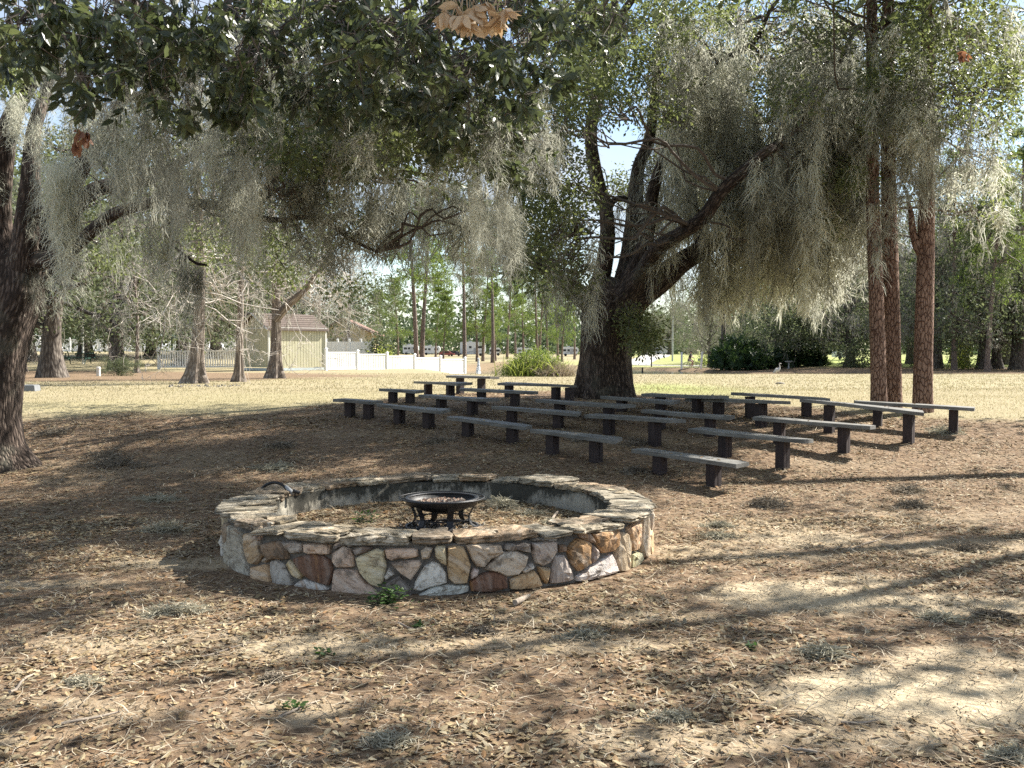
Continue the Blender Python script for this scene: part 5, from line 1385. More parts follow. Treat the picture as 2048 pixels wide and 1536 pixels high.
for i, (px, d, k, s, lab) in enumerate([
  (826, 74, 'pine_a', .95, "thicker of two tall pines rising behind the white picket fence"), (851, 80, 'pine_a', 1.0, "thinner of two tall pines rising behind the white picket fence"), (927, 84, 'pine_c', .8, "tall pine at the right end of the white picket fence"),
  (950, 110, 'pine_b', .9, "pine with a dark bent foot left of the fountain"), (971, 112, 'pine_b', 1.0, "pine immediately behind the fountain jet"), (984, 108, 'pine_c', .85, "tall pine just right of the fountain jet"),
  (988, 116, 'pine_b', .7, "short bright pine with a flared foot right of the fountain"), (1018, 140, 'pine_a', .9, "pine standing left of the leafy pond bush"), (1046, 150, 'pine_b', 1.1, "pine above the left side of the leafy pond bush"),
  (1073, 150, 'pine_c', .9, "left of two close pine stems above the leafy pond bush"), (1083, 156, 'pine_a', 1.1, "right of two close pine stems above the leafy pond bush"), (1094, 168, 'pine_b', 1.2, "pine behind the pair of close pine stems"),
  (1113, 175, 'pine_a', 1.1, "pine left of the big oak trunk, above the straw clump"), (1128, 150, 'pine_b', 1.0, "pine nearest the left side of the big oak trunk"), (1148, 190, 'pine_c', .9, "faint pine stem beside the big oak trunk"),
  (760, 150, 'pine_b', .8, "low pine beyond the left part of the picket fence"), (890, 135, 'pine_b', .75, "low drooping pine in front of the white caravans"), (1030, 200, 'pine_a', 1.1, "far pine among the parked caravans"), (1908, 70, 'pine_c', .75, "pine with green tufts behind the moss trees, right of the red pines"), (1984, 64, 'pine_a', .85, "pine rising over the paired grey stems on the right"), (2046, 68, 'pine_c', .8, "pine cut by the right edge of the picture"), (793, 120, 'pine_b', .8, "bushy pine left of the two tall pines behind the fence"), (875, 160, 'pine_b', 1.0, "bushy pine right of the two tall pines behind the fence")]):
    T(k, 'pine_tree', lab, 'pine tree', foot(px, d), i * 2.1, s)
for i, (px, d, k, s, lab) in enumerate([
  (1420, 108, 'mossy', .55, "leaning grey oak behind the cyclist's gate posts"), (1556, 94, 'oak_a', .95, "rounded grey green oak with a stout trunk behind the crane"), (1700, 84, 'oak_b', .95, "evergreen oak seen left of the red pine trunks"),
  (1640, 110, 'oak_b', 1.1, "evergreen oak behind the dark palmetto thicket"), (1790, 90, 'oak_a', 1.05, "dark evergreen oak framed between the red pine trunks"), (1872, 76, 'mossy', 1.05, "moss laden tree directly right of the red pine trunks"),
  (1966, 74, 'mossy', 1.0, "tall moss draped tree with paired dark and grey stems"), (1995, 75, 'oak_b', .9, "dark stemmed oak between the paired stems and the frame edge"), (2036, 72, 'oak_a', 1.1, "thick trunked oak at the right edge of the picture"),
  (1925, 92, 'mossy', 1.1, "moss hung tree with spreading grey boughs above the yellow green thicket"), (2012, 98, 'mossy', 1.25, "tall moss hung tree behind the thick trunked right edge oak"), (1822, 104, 'mossy', 1.0, "grey moss hung tree seen in the gap between the red pines"), (1910, 110, 'mossy', 1.2, "grey moss laden tree behind the yellow green thicket"), (2100, 90, 'mossy', 1.1, "moss draped tree at the far right"), (1340, 240, 'oak_a', 1.3, "distant oak behind the utility pole"), (1480, 130, 'mossy', 1.0, "moss hung oak behind the palm trunk"),
  (1290, 235, 'oak_b', 1.2, "distant oak at the end of the pale road"), (1760, 150, 'oak_a', 1.4, "far oak closing the yellow meadow")]):
    T(k, 'oak_tree', lab, 'oak tree', foot(px, d), i * 1.7 + .4, s)
for px, d in ((1350, 250), (1235, 230), (980, 240), (800, 220), (720, 200), (660, 190)):
    pass
# three red barked pines, right of the benches
def big_pine(px, py, rpx, top, label, kx, branch=None, d=None):
    b_ = gnd(px, py); dd = d or b_.y
    t = Tree(label, "pine tree", None, PINEB, 'pine_tree', (b_.x, b_.y, b_.z))
    pts = [(px, py + 12, dd, rpx * 1.5), (px, py - 2, dd, rpx * 1.18), (px, py - 60, dd, rpx * 1.02), (px + kx * .3, py - 200, dd, rpx * .98), (px + kx * .7, py - 350, dd, rpx * .9), (px + kx, py - 480, dd, rpx * .82), (px + kx * 1.1, top, dd, rpx * .7), (px + kx, top - 300, dd, rpx * .5)]
    P, R = pxl(pts); t.limb(P, R, 'trunk', 22, .05, .12)
    for l in branch or []:
        P, R = pxl([(a, b, dd, r) for a, b, r in l]); t.limb(P, R, 'limb', 10, .06, .1)
    return t
bp1 = big_pine(1757, 828, 15, 40, "left of the two touching red barked pines behind the rightmost bench", -12, None, 15.6)
bp2 = big_pine(1785, 829, 17, 40, "right and thicker of the two touching red barked pines", -8, None, 15.9)
bp3 = big_pine(1846, 828, 18, 60, "lone red barked pine with a broken side limb", 8, [[(1848, 515, 10), (1835, 495, 9), (1826, 465, 7), (1822, 430, 6), (1818, 405, 3)]], 15.5)
rs = np.random.RandomState(14)
for t, x0, x1, y0, y1, n in ((bp2, 1750, 1800, 300, 480, 10), (bp3, 1840, 1870, 300, 420, 6), (bp1, 1740, 1765, 400, 500, 4)):
    mb = MB(); tw = MB(); d = t.loc[1]
    for k in range(n):
        q = at(rs.uniform(x0, x1), rs.uniform(y0, y1), d - rs.uniform(.1, .5)); hank(mb, q, rs.uniform(.3, .9), 'mid', rs, .8); branchlet(tw, t.nearest(q), q, .012, rs, 4, .02, 3)
    # needle tufts high in the crown, mostly above the picture
    cr = MB(); C = np.array([tuple(at(rs.uniform(x0 - 260, x1 + 260), rs.uniform(-560, 20), d + rs.normal() * 1.6)) for _ in range(90)])
    for c in C:
        m = 40; D = unit(rs.normal(size=(m, 3)) + np.array([0, 0, .2])); X, Y, Z = frames(D, rs); s = .26 * rs.uniform(.7, 1.2, (m, 1)); inst(cr, *diamond(.03), np.repeat(c[None], m, 0), X * s, Y * s, Z * s, rs.rand(m)); branchlet(tw, t.nearest(c), c, .02, rs, 5, .05, 3)
    t.part(cr, 'crown', L_PINE); t.part(tw, 'twigs', TWIGM); t.part(mb, 'moss', MOSS)

# palm trunk with a cut crown, and low fan palms
def fan(mb, c, L, rs, n=11, up=.5):
    a0 = rs.rand() * 6.28; ax = unit(np.array([math.cos(a0), math.sin(a0), up + rs.normal() * .3])); N0 = unit(np.cross(ax, rs.normal(size=3))); 
    B0 = np.cross(ax, N0); th = np.linspace(-1.25, 1.25, n)
    D = np.cos(th)[:, None] * ax + np.sin(th)[:, None] * N0 + rs.normal(size=(n, 3)) * .05; D = unit(D); Y = unit(np.cross(B0[None] + 0 * D, D)); Z = np.cross(D, Y)
    s = L * rs.uniform(.85, 1.1, (n, 1)); inst(mb, *diamond(.07), np.repeat(c[None], n, 0), D * s, Y * s, Z * s, np.full(n, rs.rand()))
def palm():
    b_ = foot(1444, 98); t = Tree("straight grey palm trunk in front of the dark palmetto thicket", "palm tree", None, GREYB, 'palm_tree', tuple(b_))
    P, R = pxl([(1441, 738, 98, 6), (1441, 733, 98, 5.2), (1443, 700, 98, 4.8), (1447, 665, 98, 4.6), (1445, 625, 98, 4.4), (1444, 596, 98, 5)]); t.limb(P, R, 'trunk', 10, .05, .4)
    mb = MB(); rs = np.random.RandomState(3); c = np.array(tuple(at(1444, 592, 98)))
    for k in range(26): fan(mb, c + unit(rs.normal(size=3) + np.array([0, 0, .3])) * rs.uniform(.5, 1.3), .9, rs)
    t.part(mb, 'fronds', L_FAN)
palm()
def thicket(px0, px1, ytop, d, n, label, mat=L_FAN, L=.75, name='palmetto_thicket', cat='palmetto thicket', dd=2.5):
    rs = np.random.RandomState(int(px0)); mb = MB(); a = at(px0, 700, d); b_ = at(px1, 700, d); c = (a + b_) / 2; gz = h1(c.x, c.y)
    ht = at(px0, ytop, d).z - gz; w = (b_.x - a.x) / 2
    for k in range(n):
        u = rs.uniform(-1, 1); v = rs.uniform(-1, 1); z = ht * rs.rand() * math.sqrt(max(.05, 1 - .75 * u * u)) * (.75 + .4 * vnoise(np.array([u * 5 + px0]), np.array([1.5]))[0])
        fan(mb, np.array([u * w, v * dd, max(z, .1)]), L, rs, 9)
    o = mb.build(name, mat); o.location = (c.x, c.y, gz); tag(o, label, cat)
thicket(1428, 1530, 676, 92, 380, "dark palmetto thicket between the white gate post and the stout oak trunk")
thicket(1455, 1545, 700, 90, 200, "low palmetto clump behind the red and white sign")
thicket(1560, 1645, 682, 90, 420, "darkest rounded palmetto thicket right of the stout oak trunk")
def bush(px0, px1, ytop, d, n, leaf, mat, label, name='bush', cat='bush', dd=.8, groundpy=None):
    rs = np.random.RandomState(int(px0) + 3); a = at(px0, 700, d); b_ = at(px1, 700, d); c = (a + b_) / 2; gz = h1(c.x, c.y); ht = at(px0, ytop, d).z - gz; w = (b_.x - a.x) / 2
    u = unit(rs.normal(size=(n, 3))) * rs.rand(n, 1) ** .4; C = np.stack([u[:, 0] * w, u[:, 1] * w * dd, abs(u[:, 2]) * ht * (.7 + .5 * vnoise(u[:, 0] * 4 + 7, u[:, 1] * 4 + 3))], -1)
    mb = MB(); sprays(mb, C, 4, leaf * 1.2, leaf, rs, diamond(.25))
    for k in range(14): branchlet(mb, (0, 0, -.05), C[rs.randint(n)], .02, rs, 5, .05, 3)
    o = mb.build(name, mat); o.location = (c.x, c.y, gz); tag(o, label, cat)
bush(1895, 1955, 668, 74, 380, .14, L_LIME, "yellow green thicket between the grey tree trunks on the right")
bush(1680, 1745, 680, 80, 420, .16, L_BG, "pale grey green bush left of the red pine trunks at the meadow's edge")
bush(1395, 1425, 708, 112, 120, .16, L_LIME, "small yellowish shrub between the two white gate posts")
bush(1820, 1880, 690, 82, 300, .16, L_BG, "low dark shrub seen between the red barked pines")
bush(735, 790, 655, 62, 500, .18, L_BG, "rounded dark evergreen bush beyond the left part of the picket fence")
bush(748, 790, 694, 58, 160, .14, L_LIME, "yellowish shrub just behind the picket fence's taller post")
def pond_bush():
    rs = np.random.RandomState(9); d = 38.5; c = at(1078, 700, d); gz = h1(c.x, d); s_ = d / FPX
    t = empty('pond_bush', (c.x, d, gz)); tag(t, "leafy green bush with long blades on the pond bank, left of the big oak trunk", 'bush')
    def cone(cx, n, H_, W_, leaf, mat, nm, up):
        mb = MB(); base = np.stack([cx * s_ + rs.normal(size=n) * W_ * .25, rs.normal(size=n) * .35, np.zeros(n)], -1)
        D = unit(np.stack([rs.normal(size=n) * .55, rs.normal(size=n) * .5, np.full(n, up)], -1)); L = rs.uniform(.5, 1, n) * H_
        # arching blade: three quads
        N0 = unit(np.cross(D, rs.normal(size=(n, 3)))); P = [base]
        dd = D.copy()
        for k in range(3): P.append(P[-1] + dd * (L / 3)[:, None]); dd = unit(dd + np.array([0, 0, -.38]) + rs.normal(size=(n, 3)) * .08)
        w = leaf * np.array([1, 1, .7, .1])
        V = np.stack([np.stack([p + N0 * wk, p - N0 * wk], 1) for p, wk in zip(P, w)], 1).reshape(-1, 3)
        bi = np.arange(n)[:, None] * 8 + np.arange(3)[None] * 2; mb.add(V, np.stack([bi, bi + 1, bi + 3, bi + 2], -1).reshape(-1, 4), np.repeat(rs.rand(n), 3))
        return mb, nm, mat
    for a in (cone(-20, 300, 1.05, 1.9, .016, L_LIME, 'blades', 1.5), cone(28, 1100, .85, 1.5, .010, L_STRAW, 'straw_blades', .8)):
        o = a[0].build(a[1], a[2], t); o['kind'] = 'stuff'
    mb = MB(); n = 1700; u = unit(rs.normal(size=(n, 3))) * rs.rand(n, 1) ** .35
    C = np.stack([u[:, 0] * 68 * s_ - 6 * s_, u[:, 1] * .8 + .3, abs(u[:, 2]) * 62 * s_ * (1 - .35 * abs(u[:, 0]))], -1); sprays(mb, C, 5, .09, .075, rs, diamond(.25))
    for k in range(20): branchlet(mb, (rs.normal() * .4, .3, -.05), C[rs.randint(n)], .012, rs, 5, .05, 3)
    o = mb.build('foliage', leafmat('bush_leaf', [(.05, .09, .02), (.09, .14, .03), (.16, .21, .05), (.25, .27, .08)], .55, .3, .35, (.4, .5, .1)), t); o['kind'] = 'stuff'
    mb = MB(); C = np.stack([rs.uniform(-95, -60, 160) * s_, rs.uniform(.2, 1, 160), rs.uniform(.02, .38, 160)], -1); sprays(mb, C, 5, .08, .06, rs, diamond(.15)); o = mb.build('twiggy_edge', L_BG, t); o['kind'] = 'stuff'
pond_bush()

# far woods closing the view, one mass
def far_woods():
    rs = np.random.RandomState(55); mb = MB(); C = []
    for k in range(1500):
        a = rs.uniform(-.7, .7); r = rs.uniform(255, 330); x = r * math.sin(a); y = r * math.cos(a); h = rs.uniform(5, 15) * (.7 + .9 * vnoise(np.array([a * 14 + 50]), np.array([3.3]))[0])
        z0 = h1(x, y); m = 10; v = rs.normal(size=(m, 3)) * np.array([2.4, 2.4, 1.6]); C.append(np.array([x, y, 0]) + v + np.array([0, 0, z0]) + np.array([0, 0, 1.0]) * (rs.rand(m, 1) * h))
    C = np.vstack(C); C[:, 2] = np.maximum(C[:, 2], H(C[:, 0], C[:, 1]) + .3)
    sprays(mb, C, 5, 1.0, 1.05, rs, diamond(.4))
    o = mb.build('far_woods', leafmat('far_woods_leaf', [(.055, .08, .05), (.08, .11, .06), (.11, .14, .08)], .8, .1, .2, (.2, .28, .12))); tag(o, "low line of distant woods behind the caravans", 'woods', kind='stuff')
far_woods()

# ------------------------------------------------------------------ shed, fences, buildings, vehicles
def frame_part(mb, name, mat, root, smooth=False, label=None):
    o = mb.build(name, mat, root, smooth)
    if label: o['label'] = label
    return o
M_WHITE = simple("white_vinyl", (.80, .80, .79), .45, .05, 3, bumps=.05)
M_SHEDW = simple("shed_siding", (.50, .475, .33), .8, .06, 3, bumps=.2)
M_TRIM = simple("shed_trim", (.66, .65, .58), .7, .06, 3)
M_SHING = simple("shed_shingles", (.12, .092, .076), .9, .3, 18, bumps=.5)
M_BLUE = simple("pale_blue_skirting", (.48, .55, .58), .8, .1, 3)
def shed():
    rr = Vector(gnd(538, 743)); d0 = 50.0
    c = at(538, 700, d0); gz = h1(c.x, c.y)
    ang = math.radians(47)     # direction of the long wall, from +X
    W, Lg, Hh = 2.5, 3.4, 2.12
    t = empty('shed', (c.x, c.y, gz), ang); tag(t, "pale green wooden shed with a brown gable roof at the white fence", 'shed')
    # local x = along long wall (to the right, away), local y = into the shed
    mb = MB(); mb.box((Lg / 2, W / 2, Hh / 2 + .1), (Lg, W, Hh - .2)); 
    V = [(0, 0, Hh), (0, W, Hh), (0, W / 2, Hh + .72), (Lg, 0, Hh), (Lg, W, Hh), (Lg, W / 2, Hh + .72)]
    mb.add(V, [[0, 2, 1], [3, 4, 5]]); mb.build('wall', M_SHEDW, t)
    for k in range(20):   # grooved siding boards, proud of the wall
        mb = MB(); w = Lg / 20; mb.box((w * (k + .5), -.012, Hh / 2 + .1), (w - .022, .02, Hh - .14)); mb.build('board', M_SHEDW, t)
    for k in range(12):
        w = W / 12; mb = MB(); mb.box((-.012, w * (k + .5), Hh / 2 + .1), (.02, w - .022, Hh - .14)); mb.build('board', M_SHEDW, t)
    mb = MB()
    for x, y in ((-.03, -.03), (Lg + .03, -.03), (-.03, W + .03)): mb.box((x, y, Hh / 2 + .08), (.09, .09, Hh + .02))
    mb.box((Lg / 2, -.035, Hh + .02), (Lg + .1, .03, .10)); mb.box((-.035, W / 2, Hh + .02), (.03, W + .1, .08)); mb.build('trim', M_TRIM, t)
    mb = MB(); mb.box((Lg / 2, -.03, .07), (Lg + .12, .05, .13)); mb.box((-.03, W / 2, .07), (.05, W, .13)); mb.build('skirting', M_BLUE, t)
    ov = .18
    for s_, nm in ((-1, 'roof'), (1, 'roof')):
        y0 = W / 2; y1 = -ov if s_ < 0 else W + ov; zr = Hh + .80; ze = Hh + .80 - .58 * abs(y1 - y0)
        V = [(-ov, y0, zr), (Lg + ov, y0, zr), (Lg + ov, y1, ze), (-ov, y1, ze), (-ov, y0, zr - .07), (Lg + ov, y0, zr - .07), (Lg + ov, y1, ze - .07), (-ov, y1, ze - .07)]
        mb = MB(); mb.add(V, [[0, 1, 2, 3], [7, 6, 5, 4], [0, 3, 7, 4], [1, 5, 6, 2], [3, 2, 6, 7], [0, 4, 5, 1]]); r_ = mb.build(nm, M_SHING, t)
        for k in range(7):
            f = (k + .9) / 7.2; yy = y0 + (y1 - y0) * f; zz = zr + (ze - zr) * f; mb = MB(); mb.box((Lg / 2, yy, zz + .006), (Lg + 2 * ov, .03, .02)); mb.build('shingle_course', M_SHING, r_)
    mb = MB()
    for s_ in (-1, 1):
        y1 = -ov if s_ < 0 else W + ov; mb.tube([(-ov - .02, W / 2, Hh + .76), (-ov - .02, y1, Hh + .76 - .58 * abs(y1 - W / 2))], .045, 4)
    mb.build('barge_board', M_TRIM, t)
shed()

def picket_fence(pts, hgt, label, picket=.075, gap=.05, posts_every=2.3, cap=True):
    """pts: pixel feet; posts are parts, rails and pickets of every bay are parts"""
    G = [Vector(p) for p in pts]; t = empty('picket_fence', tuple(G[0])); tag(t, label, 'picket fence'); o0 = G[0]
    for a, b_ in zip(G[:-1], G[1:]):
        L = (b_ - a).length; n = max(1, round(L / posts_every)); ang = math.atan2(b_.y - a.y, b_.x - a.x)
        for i in range(n + 1):
            p = a.lerp(b_, i / n) - o0
            if i < n or b_ is G[-1]:
                mb = MB(); mb.box((p.x, p.y, p.z + hgt / 2 + .03), (.12, .12, hgt + .12), ang); mb.box((p.x, p.y, p.z + hgt + .10), (.15, .15, .03), ang, top=.8); mb.box((p.x, p.y, p.z + hgt + .13), (.11, .11, .04), ang, top=.3); mb.build('post', M_WHITE, t)
            if i < n:
                q = a.lerp(b_, (i + 1) / n) - o0; Ls = (q - p).length; m = int(Ls / (picket + gap)); mid = (p + q) / 2
                for zz in (.13, hgt - .06):
                    mb = MB(); mb.box((mid.x, mid.y, mid.z + zz), (Ls - .12, .05, .075), ang); mb.build('rail', M_WHITE, t)
                mb = MB()
                for k in range(m):
                    r = p.lerp(q, (k + .7) / (m + .4)); mb.box((r.x, r.y, r.z + hgt / 2 + .01), (picket, .022, hgt - .22), ang)
                mb.build('pickets', M_WHITE, t)['kind'] = 'stuff'
def G3(px, d): 
    a = at(px, 700, d); return (a.x, d, h1(a.x, d))
picket_fence([G3(652, 51), G3(930, 60)], 1.03, "white picket fence running from the shed to the pond")
picket_fence([G3(317, 54), G3(478, 54.5)], 1.05, "white picket fence left of the shed behind the flared cypress")
picket_fence([G3(20, 101), G3(260, 101), G3(520, 99)], 1.3, "long white pool fence in the left distance", .09, .09, 3.0)
def panel_wall():
    t = empty('privacy_fence', G3(652, 63)); tag(t, "tall solid white vinyl fence behind the right end of the shed", 'privacy fence'); o0 = Vector(G3(652, 63)); n = 4
    for i in range(n + 1):
        p = Vector(G3(652 + (745 - 652) * i / n, 63)) - o0; mb = MB(); mb.box((p.x, p.y, .85), (.12, .12, 1.75)); mb.box((p.x, p.y, 1.75), (.15, .15, .05), top=.4); mb.build('post', M_WHITE, t)
        if i < n:
            q = Vector(G3(652 + (745 - 652) * (i + 1) / n, 63)) - o0; mb = MB(); mb.box(((p.x + q.x) / 2, 0, .82), (abs(q.x - p.x) - .1, .04, 1.55)); mb.build('panel', M_WHITE, t)
panel_wall()
def pool_chairs():
    rs = np.random.RandomState(2)
    def chair(mb, x, y, z, a):
        c, s_ = math.cos(a), math.sin(a); R = [[c, -s_, 0], [s_, c, 0], [0, 0, 1]]
        q = lambda p: (x + c * p[0] - s_ * p[1], y + s_ * p[0] + c * p[1], z + p[2])
        mb.box(q((0, 0, .36)), (1.2, .6, .05), a); 
        mb.tube([q((.55, 0, .38)), q((1.0, 0, .95))], [.28, .28], 4); 
        for i in (-.5, .5):
            for j in (-.25, .25): mb.box(q((i, j, .18)), (.05, .05, .36), a)
    spots = [(60 + i * 17 + rs.uniform(-4, 4), 104 + rs.uniform(0, 5)) for i in range(25)]
    base = None
    for i, (px, d) in enumerate(spots):
        if base is None:
            mb = MB(); chair(mb, 0, 0, 0, 0); base = mb.mesh('pool_lounger', M_WHITE)
        p = G3(px, d); o = link('pool_lounger', base); o.location = p; o.rotation_euler = (0, 0, rs.uniform(0, 6.28)); tag(o, "white pool lounger standing behind the long white pool fence", 'pool lounger', "loungers on the pool deck in the left distance")
pool_chairs()
M_CREAM = simple("cream_stucco", (.56, .47, .28), .9, .08, 2); M_RED = simple("red_tile", (.19, .115, .085), .8, .2, 9)
def building():
    p = Vector(G3(640, 80)); t = empty('building', tuple(p)); tag(t, "cream building with a red tiled roof behind the shed", 'building'); W = 4.0
    mb = MB(); mb.box((W / 2, 2.5, 1.3), (W, 5, 2.6)); mb.add([(0, .0, 2.6), (W, 0, 2.6), (W / 2 - .2, 0, 3.6)], [[0, 1, 2]]); mb.build('wall', M_CREAM, t)
    for s_ in (0, 1):
        x0, z0 = W / 2 - .2, 3.72; x1 = -.5 if s_ == 0 else W + .5; z1 = 2.45
        V = [(x0, -.3, z0), (x1, -.3, z1), (x1, 5.2, z1), (x0, 5.2, z0)]; V += [(a, b, c - .12) for a, b, c in V]; mb = MB(); mb.add(V, [[0, 1, 2, 3], [7, 6, 5, 4], [0, 4, 5, 1], [3, 2, 6, 7], [1, 5, 6, 2], [0, 3, 7, 4]]); mb.build('roof', M_RED, t)
    mb = MB(); 
    for z in (1.1, 2.1): mb.box((1.6, -.03, z), (2.0, .05, .06))
    for x in (.6, 1.6, 2.6): mb.box((x, -.03, 1.6), (.06, .05, 1.06))
    mb.build('window_frame', M_TRIM, t); mb = MB(); mb.box((1.6, -.01, 1.6), (1.94, .03, .96)); mb.build('window', simple('dim_glass', (.30, .27, .18), .2, .1), t)
building()

M_GLASS = simple("dark_glass", (.02, .025, .03), .15, .1, 3); M_RVW = simple("rv_white", (.56, .57, .58), .4, .04, 2, bumps=0); M_RVG = simple("rv_grey", (.30, .31, .33), .5, .1, 2); M_TYRE = simple("tyre", (.02, .02, .02), .8, .1)
def motorhome(px, d, L, Hh, label, rz=0., stripe=True, name='caravan', cat='caravan'):
    p = Vector(G3(px, d)); t = empty(name, tuple(p), rz); t.scale = (.72, .72, .68); tag(t, label, cat); W = 2.5
    prof = [(-L / 2, .55), (L / 2 - 1.0, .55), (L / 2 - .4, .9), (L / 2, 1.5), (L / 2, Hh - .7), (L / 2 - .5, Hh - .1), (-L / 2 + .3, Hh), (-L / 2, Hh - .25)]
    V = [(x, -W / 2, z) for x, z in prof] + [(x, W / 2, z) for x, z in prof]; n = len(prof)
    me = bpy.data.meshes.new('body'); me.from_pydata(V, [], [list(range(n)), list(range(2 * n - 1, n - 1, -1))] + [[i, n + i, n + (i + 1) % n, (i + 1) % n] for i in range(n)]); me.materials.append(M_RVW); link('body', me, t)
    for x, w in ((-L * .33, .9), (-L * .1, .7), (L * .28, 1.1)):
        mb = MB(); mb.box((x, -W / 2 - .02, Hh * .62), (w, .04, .65)); mb.build('window', M_GLASS, t)
    mb = MB(); mb.box((L * .08, -W / 2 - .02, 1.5), (.7, .04, 1.8)); mb.build('door', M_RVG if stripe else M_RVW, t)
    if stripe:
        mb = MB()
        for k in range(3):
            z = 1.0 + k * .16; x0 = -L * .3 + k * .5; V = [(x0, -W / 2 - .012, z), (L * .45, -W / 2 - .012, z + .45), (L * .45, -W / 2 - .012, z + .52), (x0 - .2, -W / 2 - .012, z + .07)]; V += [(a, -W / 2 + .01, c) for a, b, c in V]
            mb.add(V, [[0, 1, 2, 3], [0, 4, 5, 1], [1, 5, 6, 2], [2, 6, 7, 3], [3, 7, 4, 0]])
        mb.build('stripe', M_RVG, t)
    for x in (-L * .28, L * .3):
        mb = MB(); mb.tube([(x, -W / 2 - .03, .42), (x, -W / 2 + .25, .42)], .42, 14); mb.build('wheel', M_TYRE, t)
    mb = MB(); mb.box((-L * .1, 0, Hh + .1), (.8, .8, .25)); mb.build('roof_vent', M_RVG, t)
motorhome(946, 205, 7.2, 4.3, "white fifth wheel caravan with grey swooshes among the far pines")
motorhome(822, 215, 4.6, 3.3, "white caravan seen between the two tall pines")
motorhome(863, 222, 5.4, 3.1, "cream caravan right of the two tall pines", stripe=False)
motorhome(990, 210, 3.2, 2.6, "small white trailer to the right of the fifth wheel caravan", stripe=False)
motorhome(760, 205, 2.8, 2.9, "small pale trailer beyond the dark evergreen bush", stripe=False)
motorhome(1050, 225, 5.0, 2.5, "white caravan half hidden by pines left of the big oak trunk", stripe=False)
motorhome(1140, 215, 5.0, 3.0, "white caravan right beside the big oak trunk", stripe=True)
motorhome(1325, 245, 6.0, 3.2, "white caravan at the end of the pale road", stripe=False)
motorhome(1690, 170, 5.5, 1.9, "pale trailer beyond the yellow meadow", stripe=False)
def car(px, d, col, label, name='parked_car'):
    p = Vector(G3(px, d)); t = empty(name, tuple(p)); t.scale = (.7, .7, .7); tag(t, label, 'car'); L, W = 4.4, 1.8
    prof = [(-2.2, .35), (2.2, .35), (2.2, .8), (1.3, .95), (.7, 1.5), (-1.2, 1.5), (-2.0, 1.0), (-2.2, .9)]; n = len(prof)
    V = [(x, -W / 2, z) for x, z in prof] + [(x, W / 2, z) for x, z in prof]; me = bpy.data.meshes.new('body'); me.from_pydata(V, [], [list(range(n)), list(range(2 * n - 1, n - 1, -1))] + [[i, n + i, n + (i + 1) % n, (i + 1) % n] for i in range(n)]); me.materials.append(simple(name + '_paint', col, .3, .05, bumps=0)); link('body', me, t)
    mb = MB(); mb.box((-.25, -W / 2 - .01, 1.2), (1.7, .03, .38)); mb.build('window', M_GLASS, t)
    for x in (-1.4, 1.4): mb = MB(); mb.tube([(x, -W / 2 - .02, .33), (x, -W / 2 + .2, .33)], .33, 12); mb.build('wheel', M_TYRE, t)
car(894, 200, (.25, .07, .06), "red car parked left of the fifth wheel caravan"); car(1062, 205, (.03, .04, .07), "dark car parked among the pines left of the big oak trunk"); car(908, 203, (.06, .065, .08), "dark car parked just right of the red car")

# pool side picnic table and small things on the left lawn
M_EDGE = simple('edging', (.20, .18, .15), .9, .3, 8)
M_DKG = simple("dark_green_paint", (.012, .045, .035), .6, .2); M_CONC = simple("pale_concrete", (.36, .37, .38), .9, .15, 6); M_PVC = simple("white_pipe", (.68, .67, .62), .6, .08)
def picnic_table():
    p = gnd(155, 728); t = empty('picnic_table', tuple(p), .1); tag(t, "dark green picnic table on the left lawn", 'picnic table')
    for k in range(4): mb = MB(); mb.box((0, -.3 + k * .2, .75), (1.9, .18, .05)); mb.build('plank', M_DKG, t)
    for y in (-.72, .72): mb = MB(); mb.box((0, y, .45), (1.9, .26, .05)); mb.build('seat', M_DKG, t)
    for x in (-.7, .7):
        for s_ in (-1, 1): mb = MB(); mb.tube([(x, s_ * .25, .73), (x, s_ * .72, 0)], .045, 4); mb.build('leg', M_DKG, t)
        mb = MB(); mb.box((x, 0, .40), (.06, 1.6, .1)); mb.build('crossbar', M_DKG, t)
picnic_table()
